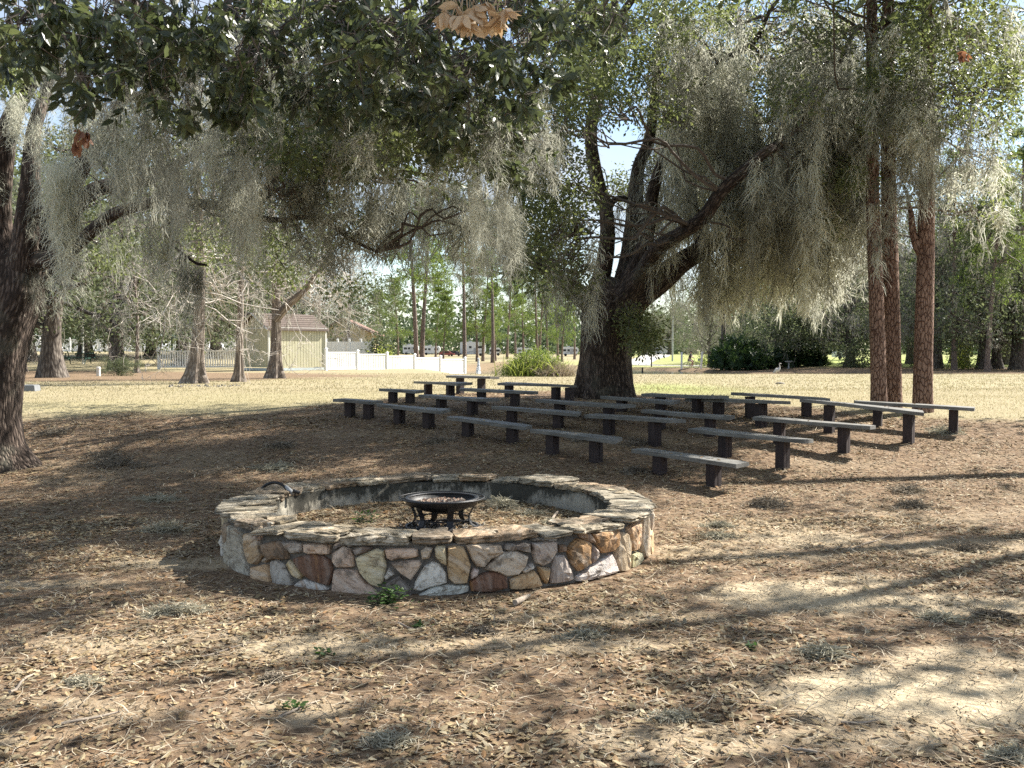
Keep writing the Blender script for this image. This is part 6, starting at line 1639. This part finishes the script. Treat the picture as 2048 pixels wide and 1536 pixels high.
def small_left():
    p = gnd(197, 752); mb = MB(); mb.lathe([(.001, -.05), (.075, -.05), (.075, .26), (.082, .26), (.082, .34), (.05, .36), (.001, .36)], 14); o = mb.build('bollard', M_PVC, smooth=False); o.location = p; tag(o, "short white pipe stub standing in the mulch on the left", 'pipe stub')
    p = gnd(60, 782); mb = MB(); mb.box((0, 0, .06), (.32, .5, .12), .2, top=.92); mb.box((0, 0, .125), (.26, .42, .015), .2); o = mb.build('utility_box', simple('box_grey', (.17, .18, .19), .8, .1)); o.location = p; tag(o, "low grey utility box on the grass by the left oak trunk", 'utility box')
    p = foot(166, 70); t = empty('lamp_pole', tuple(p)); tag(t, "white pole right of the green picnic table", 'pole'); mb = MB(); mb.tube([(0, 0, 0), (0, 0, 3.4)], [.07, .06], 8); mb.build('pole', M_PVC, t); mb = MB(); mb.tube([(0, 0, 3.3), (.5, 0, 3.5)], .03, 6); mb.box((.6, 0, 3.5), (.3, .15, .08)); mb.build('lamp_head', M_CONC, t)
    p = foot(344, 62); t = empty('bird_feeder', tuple(p)); tag(t, "small dark roofed feeder on a post behind the left fence", 'feeder'); mb = MB(); mb.tube([(0, 0, 0), (0, 0, 1.9)], .05, 6); mb.build('post', M_DKG, t)
    mb = MB(); mb.add([(-.5, -.3, 1.75), (.5, -.3, 1.75), (0, -.3, 2.05), (-.5, .3, 1.75), (.5, .3, 1.75), (0, .3, 2.05)], [[0, 1, 2], [5, 4, 3]]); mb.add([(-.5, -.3, 1.75), (.5, -.3, 1.75), (0, -.3, 2.05), (-.5, .3, 1.75), (.5, .3, 1.75), (0, .3, 2.05)], [[0, 2, 5, 3], [2, 1, 4, 5]]); mb.build('roof', M_DKG, t)
    rs = np.random.RandomState(8); mb = MB()
    for i in range(26):
        px = 340 + i * 5.5 + rs.uniform(-1, 1); p = gnd(px, 773 + rs.uniform(-1.5, 1)); mb2 = MB(); s = rs.uniform(.03, .06)
        V = np.array([(1, 0, 0), (0, 1, 0), (-1, 0, 0), (0, -1, 0), (0, 0, 1), (.6, .6, .5), (-.6, .5, .6)]) * s * rs.uniform(.7, 1.2, (7, 3)); mb2.add(V, [[0, 5, 4], [5, 1, 4], [1, 6, 4], [6, 2, 4], [2, 3, 4], [3, 0, 4], [0, 1, 5], [1, 2, 6]]); o = mb2.build('edging_stone', M_EDGE); o.location = p; o.rotation_euler = (0, 0, rs.rand() * 6); tag(o, "small pale edging stone at the foot of the flared cypress", 'stone', "row of edging stones along the mulch by the cypresses")
small_left()

# fountain, gate posts, signs, pole, crane, cyclist
def fountain():
    c = at(957, 700, 71); rs = np.random.RandomState(6); mb = MB(); n = 900
    t_ = rs.rand(n); z = 1.35 * (1 - t_ ** 1.3); r = .03 + .26 * t_ ** 1.8 * rs.rand(n); a = rs.rand(n) * 6.28
    P = np.stack([r * np.cos(a), r * np.sin(a), z], -1); D = unit(np.stack([np.cos(a) * .2, np.sin(a) * .2, np.ones(n)], -1)); X, Y, Z = frames(D, rs); s = rs.uniform(.06, .16, (n, 1)); inst(mb, *diamond(.2), P, X * s, Y * s, Z * s, rs.rand(n))
    o = mb.build('fountain', leafmat('spray', [(.75, .78, .8), (.85, .86, .88)], .3, .4, .4, (.85, .88, .9))); o.location = (c.x, 71, -.33); tag(o, "white fountain jet rising from the pond", 'fountain')
fountain()
for px, yt, lab in ((1363, 705, "left white gate post beside the cyclist"), (1402, 704, "right white gate post, leaning slightly, beside the cyclist")):
    b_ = at(px, 737, 99); a = at(px + (2.5 if px > 1390 else .5), yt, 99); gz = h1(b_.x, 99); mb = MB(); top = a.z - gz; mb.box((0, 0, top / 2), (.17, .17, top)); mb.box((0, 0, top + .02), (.20, .20, .05)); V = mb.V
    for v in V: v[:, 0] += (v[:, 2] / top) * (a.x - b_.x)
    o = mb.build('gate_post', M_WHITE); o.location = (b_.x, 99, gz); tag(o, lab, 'post')
M_PINK = simple('faded_red', (.50, .16, .14), .6, .15)
def sign(px, d, w, h, zc, col, label, panels=2):
    p = Vector(G3(px, d)); t = empty('sign', tuple(p)); tag(t, label, 'sign'); mb = MB(); mb.box((0, .03, (zc + h / 2) / 2), (.09, .05, zc + h / 2 + .06)); mb.build('post', M_WHITE, t)
    for k in range(panels):
        mb = MB(); mb.box(((k - (panels - 1) / 2) * w / panels * 1.02, -.02, zc), (w / panels * .92, .03, h)); mb.build('sign_panel', col, t)
sign(1457, 96, .42, .58, .72, M_WHITE, "white double board sign on a post below the palm trunk"); sign(1491, 94, .22, .5, .78, M_PINK, "narrow red and white sign before the palmetto thicket", 1)
sign(1403, 125, 1.0, .35, .45, M_CONC, "low grey information board on the lawn behind the cyclist", 1)
def upole():
    p = Vector(G3(1345, 150)); t = empty('utility_pole', tuple(p)); tag(t, "pale utility pole with a crossarm at the roadside", 'utility pole'); mb = MB(); mb.tube([(0, 0, 0), (0, 0, 6.8)], [.13, .11], 8); mb.build('pole', M_CONC, t); mb = MB(); mb.box((-.9, 0, 3.3), (2.4, .1, .12)); mb.build('crossarm', M_CONC, t)
    p = Vector(G3(1303, 110)); t = empty('marker_post', tuple(p)); tag(t, "thin dark wooden post on the lawn beside the road", 'post'); mb = MB(); mb.box((0, 0, .8), (.12, .12, 1.6)); mb.build('post', M_POST, t)
    p = at(1285, 745, 92); mb = MB(); mb.box((0, 0, .0), (.12, .12, .6)); o = mb.build('stake', M_POST); o.location = (p.x, 92, -.15); tag(o, "short brown stake at the pond's edge", 'stake')
    p = Vector(G3(1578, 86)); t = empty('bird_bath', tuple(p)); tag(t, "grey stone bird bath in front of the darkest palmetto thicket", 'bird bath'); mb = MB(); mb.lathe([(.001, 0), (.16, 0), (.08, .08), (.06, .45), (.12, .5), (.001, .5)], 12); mb.build('pedestal', M_CONC, t, True); mb = MB(); mb.lathe([(.001, .5), (.12, .5), (.36, .62), (.36, .66), (.3, .62), (.001, .56)], 16); mb.build('basin', M_CONC, t, True)
    p = gnd(1560, 768); mb = MB(); mb.lathe([(.09, 0), (.085, .025), (.06, .045), (.001, .055)], 12); V = mb.V[0]; V[:, 0] *= 1.5; o = mb.build('flat_stone', M_EDGE, smooth=True); o.location = p; tag(o, "small grey stone lying on the grass below the crane", 'stone')
upole()
def crane():
    p = Vector(G3(1556, 45)); p.z = at(1556, 754, 45).z; k = 1.25 * 45 / FPX; t = empty('crane', tuple(p)); tag(t, "grey crane standing on the grass beyond the benches, neck upright", 'crane'); m = simple('grey_feathers', (.42, .41, .39), .8, .15)
    mb = MB(); P, R = spline([(-8 * k, 0, 6 * k), (-5 * k, 0, 8.5 * k), (-1.5 * k, 0, 11 * k), (2 * k, 0, 13 * k), (3.0 * k, 0, 17 * k), (2.4 * k, 0, 20 * k), (3.2 * k, 0, 21.5 * k), (6.0 * k, 0, 21.2 * k)], [.01, .06, .10, .06, .024, .018, .028, .006], .02); mb.tube(P, R, 10, 0); mb.build('body', m, t, True)
    for s_ in (-.4, .4): mb = MB(); mb.tube([(s_ * k, s_ * k, 9 * k), (s_ * k + .02, s_ * k, 4 * k), (s_ * k, s_ * k, -3 * k)], .009, 5); mb.build('leg', M_POST, t)
    mb = MB(); mb.tube([(5.5 * k - .06, 0, 21.9 * k), (3.0 * k, 0, 22.4 * k)], [.012, .018], 6); mb.build('red_crown', M_PINK, t)
crane()
def skin_body(name, joints, edges, rad, mat, parent, root=0, lev=1):
    me = bpy.data.meshes.new(name); me.from_pydata([tuple(j) for j in joints], edges, []); o = link(name, me, parent)
    sk = o.modifiers.new('skin', 'SKIN'); sub = o.modifiers.new('sub', 'SUBSURF'); sub.levels = sub.render_levels = lev
    for i, r in enumerate(rad): me.skin_vertices[0].data[i].radius = (r, r) if np.isscalar(r) else r
    me.skin_vertices[0].data[root].use_root = True; me.materials.append(mat); sk.use_smooth_shade = True
    return o
def cyclist():
    d = 99.5; b_ = at(1382, 737, d); gz = h1(b_.x, d); t = empty('bicycle', (b_.x, d, gz), -.35); tag(t, "dark bicycle ridden between the white gate posts", 'bicycle')
    def wheel(x):
        th = np.linspace(0, 2 * np.pi, 25); mb = MB(); mb.tube(np.stack([x + .32 * np.cos(th), 0 * th, .33 + .32 * np.sin(th)], -1), .022, 6, cap=False); o = mb.build('wheel', M_TYRE, t, True)
        mb = MB()
        for k in range(10): a = k * .628; mb.tube([(x, 0, .33), (x + .31 * math.cos(a), 0, .33 + .31 * math.sin(a))], .004, 3, cap=False)
        mb.build('spokes', M_CONC, o)
    wheel(-.45); wheel(.52)
    mb = MB(); A = [(-.45, 0, .33), (-.05, 0, .30), (-.18, 0, .78), (.36, 0, .80), (.52, 0, .33), (.34, 0, .98)]
    for i, j in ((0, 1), (1, 2), (0, 2), (2, 3), (1, 3), (3, 4), (3, 5)): mb.tube([A[i], A[j]], .018, 6)
    mb.build('frame', M_IRON, t); mb = MB(); mb.tube([(.30, -.28, 1.02), (.36, 0, 1.0), (.30, .28, 1.02)], .014, 6); mb.build('handlebar', M_IRON, t); mb = MB(); mb.box((-.2, 0, .84), (.26, .14, .05)); mb.build('saddle', M_IRON, t)
    p = empty('person', (b_.x, d, gz), -.35); tag(p, "person in a black T-shirt, cap and shorts riding a bicycle", 'person'); skin = simple('skin', (.48, .29, .21), .6, .05, bumps=0)
    J = [(-.2, 0, .92), (-.12, 0, 1.12), (-.06, 0, 1.34), (-.04, 0, 1.46), (0, 0, 1.60), (.01, 0, 1.68),   # pelvis..head
         (-.05, .19, 1.40), (.08, .25, 1.16), (.30, .24, 1.05), (-.05, -.19, 1.40), (.08, -.25, 1.16), (.30, -.24, 1.05),
         (-.17, .10, .88), (.22, .13, .78), (.08, .12, .34), (.2, .12, .27), (-.17, -.10, .88), (.18, -.13, .66), (.0, -.12, .22), (.13, -.12, .17)]
    E = [(0, 1), (1, 2), (2, 3), (3, 4), (4, 5), (2, 6), (6, 7), (7, 8), (2, 9), (9, 10), (10, 11), (0, 12), (12, 13), (13, 14), (14, 15), (0, 16), (16, 17), (17, 18), (18, 19)]
    Rr = [.15, .14, .16, .06, .095, .08, .065, .045, .035, .065, .045, .035, .10, .075, .05, .04, .10, .075, .05, .04]
    skin_body('body', J, E, Rr, skin, p)
    shirt = simple('black_cotton', (.02, .02, .022), .9, .1); shorts = simple('khaki_cotton', (.45, .40, .32), .9, .1)
    skin_body('shirt', [(-.17, 0, .98), (-.12, 0, 1.12), (-.06, 0, 1.34), (-.05, 0, 1.42), (-.05, .19, 1.40), (.02, .23, 1.26), (-.05, -.19, 1.40), (.02, -.23, 1.26)], [(0, 1), (1, 2), (2, 3), (2, 4), (4, 5), (2, 6), (6, 7)], [.17, .16, .18, .08, .085, .07, .085, .07], shirt, p)
    skin_body('shorts', [(-.2, 0, .92), (-.17, .10, .88), (.12, .13, .81), (-.17, -.10, .88), (.10, -.13, .72)], [(0, 1), (1, 2), (0, 3), (3, 4)], [.17, .12, .10, .12, .10], shorts, p)
    mb = MB(); mb.lathe([(.001, 1.80), (.06, 1.785), (.10, 1.74), (.105, 1.70)], 14, (.01, 0, 0)); mb.box((.13, 0, 1.70), (.12, .15, .015)); mb.build('cap', shirt, p, True)
    mb = MB(); mb.add([(.105, -.09, 1.16), (.105, .09, 1.16), (.125, .09, 1.36), (.125, -.09, 1.36)], [[0, 1, 2, 3]]); mb.build('shirt_print', simple('grey_print', (.5, .5, .52), .8, .3, 12), p)
cyclist()

# ------------------------------------------------------------------ leaf litter, needles, sticks, grass, fallen moss
def in_ring_block(x, y):
    r = np.sqrt((x - RINGC[0]) ** 2 + (y - RINGC[1]) ** 2)
    return (r > 1.36) & (r < 1.80)
def scatter(n, d0, d1, rs, p=1.0, half=.56):
    """points over the view wedge, even in distance weighted by 1/d**p"""
    u = rs.rand(n)
    if p == 1.0: d = d0 * (d1 / d0) ** u
    else: e = 2 - p; d = (d0 ** e + (d1 ** e - d0 ** e) * u) ** (1 / e)
    x = rs.uniform(-half, half, n) * (d + .6)
    k = ~in_ring_block(x, d)
    return x[k], d[k]
LIT = leafmat("fallen_leaf", [(.11, .078, .044), (.22, .162, .088), (.34, .27, .155), (.25, .215, .15), (.45, .37, .225), (.30, .175, .085), (.17, .13, .082), (.57, .49, .33)], .75, .2, .15, (.4, .25, .12))
DEB = leafmat("dry_debris", [(.10, .075, .05), (.21, .165, .115), (.33, .275, .20), (.50, .44, .34)], .9, .1, .0)
def litter():
    rs = np.random.RandomState(100)
    mb = MB()
    for n, d0, d1, tpl, s0, s1, lift in ((52000, 3.4, 9.5, leaf_tpl(.21, .18), .024, .062, .012), (44000, 8.5, 16, diamond(.22), .035, .07, .012), (26000, 14, 22, diamond(.25), .05, .09, .012)):
        x, y = scatter(n, d0, d1, rs, .6 if d0 < 4 else .3)
        sm = sand_mask(x, y); gm, _ = grass_mask(x, y)
        clump = fbm(x * 1.3 + 9, y * 1.3, 3)
        keep = (rs.rand(len(x)) > sm * 1.0) & (rs.rand(len(x)) > gm * 1.1) & (rs.rand(len(x)) < np.clip((clump - .25) * 3.2, .18, 1))
        x, y = x[keep], y[keep]; m = len(x)
        a = rs.rand(m) * 6.283; D = unit(np.stack([np.cos(a), np.sin(a), rs.normal(size=m) * .14], -1))
        X, Y, Z = frames(D, rs, flat=np.stack([rs.normal(size=m) * .22, rs.normal(size=m) * .22, np.sign(rs.rand(m) - .35)], -1))
        s = (s0 + (s1 - s0) * rs.rand(m, 1) ** 1.4); z = H(x, y) + lift * rs.rand(m) + s[:, 0] * .06
        inst(mb, tpl[0], tpl[1], np.stack([x, y, z], -1) - D * s * .5, X * s, Y * s, Z * s, rs.rand(m) ** 1.15)
    # leaves inside the ring
    n = 2600; r = 1.38 * np.sqrt(rs.rand(n)); a = rs.rand(n) * 6.283; x = RINGC[0] + r * np.cos(a); y = RINGC[1] + r * np.sin(a); m = n
    D = unit(np.stack([np.cos(a * 7), np.sin(a * 7), rs.normal(size=m) * .25], -1)); X, Y, Z = frames(D, rs, flat=np.stack([rs.normal(size=m) * .3, rs.normal(size=m) * .3, np.ones(m)], -1)); s = rs.uniform(.03, .06, (m, 1))
    inst(mb, *leaf_tpl(.2, .18), np.stack([x, y, H(x, y) + .01], -1), X * s, Y * s, Z * s, rs.rand(m))
    # a few on the flagstone cap and benches stay off: the cap is swept
    tag(mb.build('leaf_litter', LIT), "brown fallen oak leaves covering the ground round the ring and benches", 'leaf litter', kind='stuff')
    mb = MB()
    x, y = scatter(46000, 3.4, 17, rs, .7); gm, _ = grass_mask(x, y); k = rs.rand(len(x)) > gm; x, y = x[k], y[k]; m = len(x)
    a = rs.rand(m) * 6.283; L = rs.uniform(.02, .10, m) * (1 + .06 * y); w = rs.uniform(.0008, .002, m) * (1 + .12 * y)
    D = np.stack([np.cos(a), np.sin(a), rs.normal(size=m) * .12], -1); N = np.stack([-np.sin(a), np.cos(a), 0 * a], -1); P0 = np.stack([x, y, H(x, y) + .006 + .02 * rs.rand(m)], -1)
    Pm = P0 + D * (L / 2)[:, None] + N * (L * rs.normal(size=m) * .12)[:, None]; P1 = P0 + D * L[:, None]
    V = np.stack([P0 - N * w[:, None], P0 + N * w[:, None], Pm + N * w[:, None], Pm - N * w[:, None], P1 + N * w[:, None] * .4, P1 - N * w[:, None] * .4], 1).reshape(-1, 3)
    b_ = np.arange(m)[:, None] * 6; F = np.concatenate([b_ + np.array([0, 1, 2, 3]), b_ + np.array([3, 2, 4, 5])]); R = rs.rand(m); mb.add(V, F, np.concatenate([R, R]))
    # crumbs
    x, y = scatter(26000, 3.4, 12, rs, .7); m = len(x); s = rs.uniform(.004, .012, (m, 1)); D = unit(rs.normal(size=(m, 3)) * np.array([1, 1, .4])); X, Y, Z = frames(D, rs)
    inst(mb, *diamond(.5), np.stack([x, y, H(x, y) + .005], -1), X * s, Y * s, Z * s, rs.rand(m))
    tag(mb.build('dry_debris', DEB), "dry needles, straw and bark crumbs between the fallen leaves", 'debris', kind='stuff')
litter()
def grass():
    rs = np.random.RandomState(101); mb = MB()
    for n, d0, d1, hh, w in ((60000, 12.5, 24, .03, .006), (45000, 22, 44, .04, .014)):
        x, y = scatter(n, d0, d1, rs, .4, .62); gm, mu = grass_mask(x, y); k = rs.rand(len(x)) < gm; x, y = x[k], y[k]; m = len(x)
        a = rs.rand(m) * 6.283; h = hh * rs.uniform(.5, 1.4, m); N = np.stack([np.cos(a), np.sin(a), 0 * a], -1) * w * rs.uniform(.5, 1, (m, 1)); P = np.stack([x, y, H(x, y) - .003], -1)
        T_ = P + np.stack([rs.normal(size=m) * hh * .5, rs.normal(size=m) * hh * .5, h], -1)
        mb.add(np.stack([P - N, P + N, T_], 1).reshape(-1, 3), np.arange(m * 3).reshape(-1, 3), rs.rand(m))
    tag(mb.build('dry_grass', leafmat("dry_grass", [(.30, .25, .145), (.37, .31, .195), (.42, .375, .265), (.26, .235, .14)], .8, .15, .2, (.5, .45, .2))), "short dry yellow grass beyond the benches", 'grass', kind='stuff')
grass()
M_STICK = simple("fallen_stick", (.30, .25, .20), .9, .3, 14, bumps=.4)
def sticks():
    rs = np.random.RandomState(4)
    S_ = [((1030,1214),(1062,1196),.020,"thick pale broken stick lying in front of the stone ring"),((120,1458),(240,1432),.007,"long thin twig near the bottom left corner"),((790,1252),(838,1262),.006,"curved grey twig in front of the ring's middle"),
          ((395,1318),(500,1290),.006,"straight grey stick on the sandy patch at left"),((1780,1074),(1700,1102),.006,"pale forked twig on the leaves at right"),((1625,1512),(1560,1498),.007,"pale stick near the bottom right"),
          ((1100,1045),(1150,1012),.012,"grey branch lying inside the ring by its back wall"),((1690,1455),(1760,1448),.006,"thin bleached stick at lower right"),((560,1440),(640,1405),.006,"thin bleached stick at lower left"),((20,1395),(70,1352),.008,"short stout stick by the left edge")]
    for (a, b_, r, lab) in S_:
        A = gnd(*a); B = gnd(*b_)
        if (Vector((A.x - RINGC[0], A.y - RINGC[1]))).length < 1.4: A.z = h1(A.x, A.y) + .02; B.z = h1(B.x, B.y) + .04
        P = [A.lerp(B, t) for t in (0, .3, .6, 1)]; P = [(p.x + rs.normal() * .008, p.y + rs.normal() * .012, h1(p.x, p.y) + r * .8 + abs(rs.normal()) * .008) for p in P]
        Q, R = spline(P, [r, r * .95, r * .8, r * .5], .02); o = MB().tube(Q - np.array(P[0]), R, 7, .2).build('stick', M_STICK, smooth=True); o.location = P[0]; tag(o, lab, 'stick')
sticks()
def moss_clump(px, py, w, h, label, mat, rs, n=260, asp=.6):
    p = gnd(px, py); s_ = p.y / FPX; W = w * s_ / 2; Hh = h * s_; mb = MB()
    u = rs.normal(size=(n, 2)) * .42; u[:n // 3] = u[:n // 3] * .6 + rs.uniform(-.7, .7, 2); u[n // 3:n // 2] = u[n // 3:n // 2] * .5 + rs.uniform(-.9, .9, 2); h = h * rs.uniform(.3, .6); r2 = np.clip((u ** 2).sum(1), 0, 1)
    P0 = np.stack([u[:, 0] * W, u[:, 1] * W * asp, Hh * (1 - r2) * rs.rand(n)], -1); w_ = .0016 + .00018 * p.y; seg = 4
    P = [P0]; d = unit(rs.normal(size=(n, 3)) * np.array([1, 1, .45]))
    for i in range(seg): P.append(P[-1] + d * W * .17); d = unit(d + rs.normal(size=(n, 3)) * .55 + np.array([0, 0, -.12]))
    P = np.stack(P, 1); P[..., 2] = np.maximum(P[..., 2] * .55, .002); side = unit(np.cross(rs.normal(size=(n, 3)), d)) * w_
    V = np.stack([P + side[:, None], P - side[:, None]], 2).reshape(-1, 3); b_ = np.arange(n)[:, None] * 10 + np.arange(seg)[None] * 2
    mb.add(V, np.stack([b_, b_ + 1, b_ + 3, b_ + 2], -1).reshape(-1, 4), np.repeat(rs.rand(n), seg))
    # settle the clump on the uneven ground
    for v in mb.V:
        v[:, 2] += (H(v[:, 0] + p.x, v[:, 1] + p.y) - h1(p.x, p.y)).astype(np.float32)
    o = mb.build('fallen_moss', mat); o.location = (p.x, p.y, h1(p.x, p.y) + .002); tag(o, label, 'moss clump')
MG = leafmat("fallen_moss_grey", [(.22, .20, .15), (.36, .33, .25), (.50, .47, .37)], .95, .05, .2, (.4, .4, .3))
MD = leafmat("fallen_moss_dark", [(.10, .08, .062), (.19, .16, .125), (.30, .26, .205)], .95, .05, .1, (.3, .27, .2))
rs = np.random.RandomState(6)
CL = [(333,1062,100,26,"pale green moss clump lying left of the stone ring",MG),(365,1225,120,30,"grey moss heap in front of the ring's left side",MG),(545,938,80,16,"pale moss tuft on the ground behind the ring's left side",MG),(200,915,90,14,"dark moss heap on the shaded ground at left",MD),
 (560,893,70,14,"dark moss heap between the left oak and the benches",MD),(880,884,70,14,"brown moss clump in front of the second front bench",MD),(1272,944,60,20,"brown moss mound beside the nearest bench's left post",MD),(1540,1010,90,22,"dark moss clump on the leaves right of the ring",MD),
 (1650,1312,120,34,"tall grey moss clump on the leaves at lower right",MG),(1445,1055,60,18,"small grey moss tuft right of the ring",MG),(1440,1075,70,16,"flat grey moss tuft in front of the small one right of the ring",MG),(1830,1015,70,20,"dark moss tuft in the right middle distance",MD),
 (1815,985,80,20,"brown moss mound below the rightmost bench",MD),(785,1490,110,34,"grey moss clump at the bottom edge near the centre",MG),(2010,1520,110,34,"grey moss clump in the bottom right corner",MG),(1170,1275,80,22,"grey moss wisp on the leaves below the ring",MG),
 (970,1268,60,16,"small brown moss wisp below the ring's middle",MD),(160,1370,80,18,"grey moss wisp by the left edge",MG),(310,1000,80,14,"pale moss tuft above the green clump at left",MG),(1270,890,60,20,"brown moss mound behind the nearest bench",MD),
 (1880,1240,80,22,"thin grey moss wisp at right",MG),(550,1360,60,16,"small dark moss knot at lower left",MD),(1990,1235,70,22,"dark grey moss knot near the right edge",MD),(240,930,110,16,"long low moss heap beside the left oak's roots",MD),(1890,865,80,14,"grey moss patch at the foot of the rightmost bench post",MG),
 (1430,800,60,12,"pale moss patch behind the fourth row of benches",MG),(1950,1100,90,20,"scruffy moss tuft near the right edge",MD),(1350,1440,90,20,"thin moss wisp low in the picture centre right",MG),(100,870,90,12,"flat moss heap near the left oak trunk",MD),(1160,880,50,12,"small moss tuft between the front benches",MD)]
for px, py, w, h, lab, mat in CL: moss_clump(px, py, w, h, lab, mat, rs, 420 if py > 1000 else 240)
def ring_moss(px, py, w, h, lab):
    d = 8.9; moss_clump(px, py, w, h, lab, MG, rs, 360, .8)
# moss heaps lying inside the ring (ray meets the raised floor there)
ring_moss(1000, 1018, 70, 46, "sunlit pale moss heap inside the ring behind the fire bowl"); ring_moss(1060, 1030, 60, 16, "flat pale moss scraps inside the ring, right of the tall heap"); ring_moss(1105, 1048, 40, 20, "small dark moss knot inside the ring at right")
def weeds():
    rs = np.random.RandomState(2); m = leafmat('weed_leaf', [(.02, .05, .016), (.04, .08, .024), (.07, .12, .035)], .5, .35, .3, (.2, .4, .06))
    for px, py, w, h, n, lab in ((778, 1208, 70, 34, 150, "green clover like weed at the foot of the stone ring"), (735, 1046, 60, 22, 60, "green leafy weed growing inside the ring"), (735 + 105, 1255, 30, 8, 24, "tiny green sprig before the ring"), (650, 1312, 40, 14, 30, "small green sprig on the leaves at lower left"), (1500, 1300, 30, 8, 20, "tiny green sprig at lower right"), (1810, 850, 16, 22, 14, "thin green seedling beside the rightmost bench"), (590,1420,50,14,30, "yellowish sprig among the leaves at bottom left")):
        p = gnd(px, py); s_ = p.y / FPX; mb = MB(); W = w * s_ / 2
        C = np.stack([rs.normal(size=n) * W * .5, rs.normal(size=n) * W * .35, rs.rand(n) ** 1.3 * h * s_], -1); D = unit(np.stack([rs.normal(size=n), rs.normal(size=n), rs.rand(n) * .6], -1)); X, Y, Z = frames(D, rs, flat=np.stack([rs.normal(size=n) * .3, rs.normal(size=n) * .3, np.ones(n)], -1)); s = rs.uniform(.018, .04, (n, 1)) * (1 + p.y * .02)
        inst(mb, *leaf_tpl(.3, .1), C, X * s, Y * s, Z * s, rs.rand(n))
        for k in range(n // 4): branchlet(mb, (C[k, 0] * .3, C[k, 1] * .3, 0), C[k], .0015, rs, 3, .1, 3)
        o = mb.build('weed', m); o.location = (p.x, p.y, h1(p.x, p.y)); tag(o, lab, 'weed')
weeds()

def seat_leaves():
    rs = np.random.RandomState(71)
    for root, x0, x1, zz in SEATS:
        n = rs.randint(3, 9); mb = MB(); x = rs.uniform(x0 + .05, x1 - .05, n); y = rs.uniform(-.11, .11, n); c, s_ = math.cos(root.rotation_euler.z), math.sin(root.rotation_euler.z)
        z = np.array([zz(v) for v in x]) + .012; a = rs.rand(n) * 6.28
        D = unit(np.stack([np.cos(a), np.sin(a), rs.normal(size=n) * .08], -1)); X, Y, Z = frames(D, rs, flat=np.stack([rs.normal(size=n) * .2, rs.normal(size=n) * .2, np.ones(n)], -1)); s = rs.uniform(.03, .06, (n, 1))
        inst(mb, *leaf_tpl(.22, .2), np.stack([x, y, z], -1), X * s, Y * s, Z * s, rs.rand(n))
        for v in mb.V:
            w = v.copy(); v[:, 0] = root.location.x + c * w[:, 0] - s_ * w[:, 1]; v[:, 1] = root.location.y + s_ * w[:, 0] + c * w[:, 1]; v[:, 2] += root.location.z
        ALL.append(mb)
ALL = []
seat_leaves()
big = MB()
for m_ in ALL:
    for V, F, R in zip(m_.V, m_.F3, m_.R3): big.add(V, F - F.min(), R)
tag(big.build('seat_leaves', LIT), "fallen oak leaves lying on the bench seats", 'leaf litter', kind='stuff')
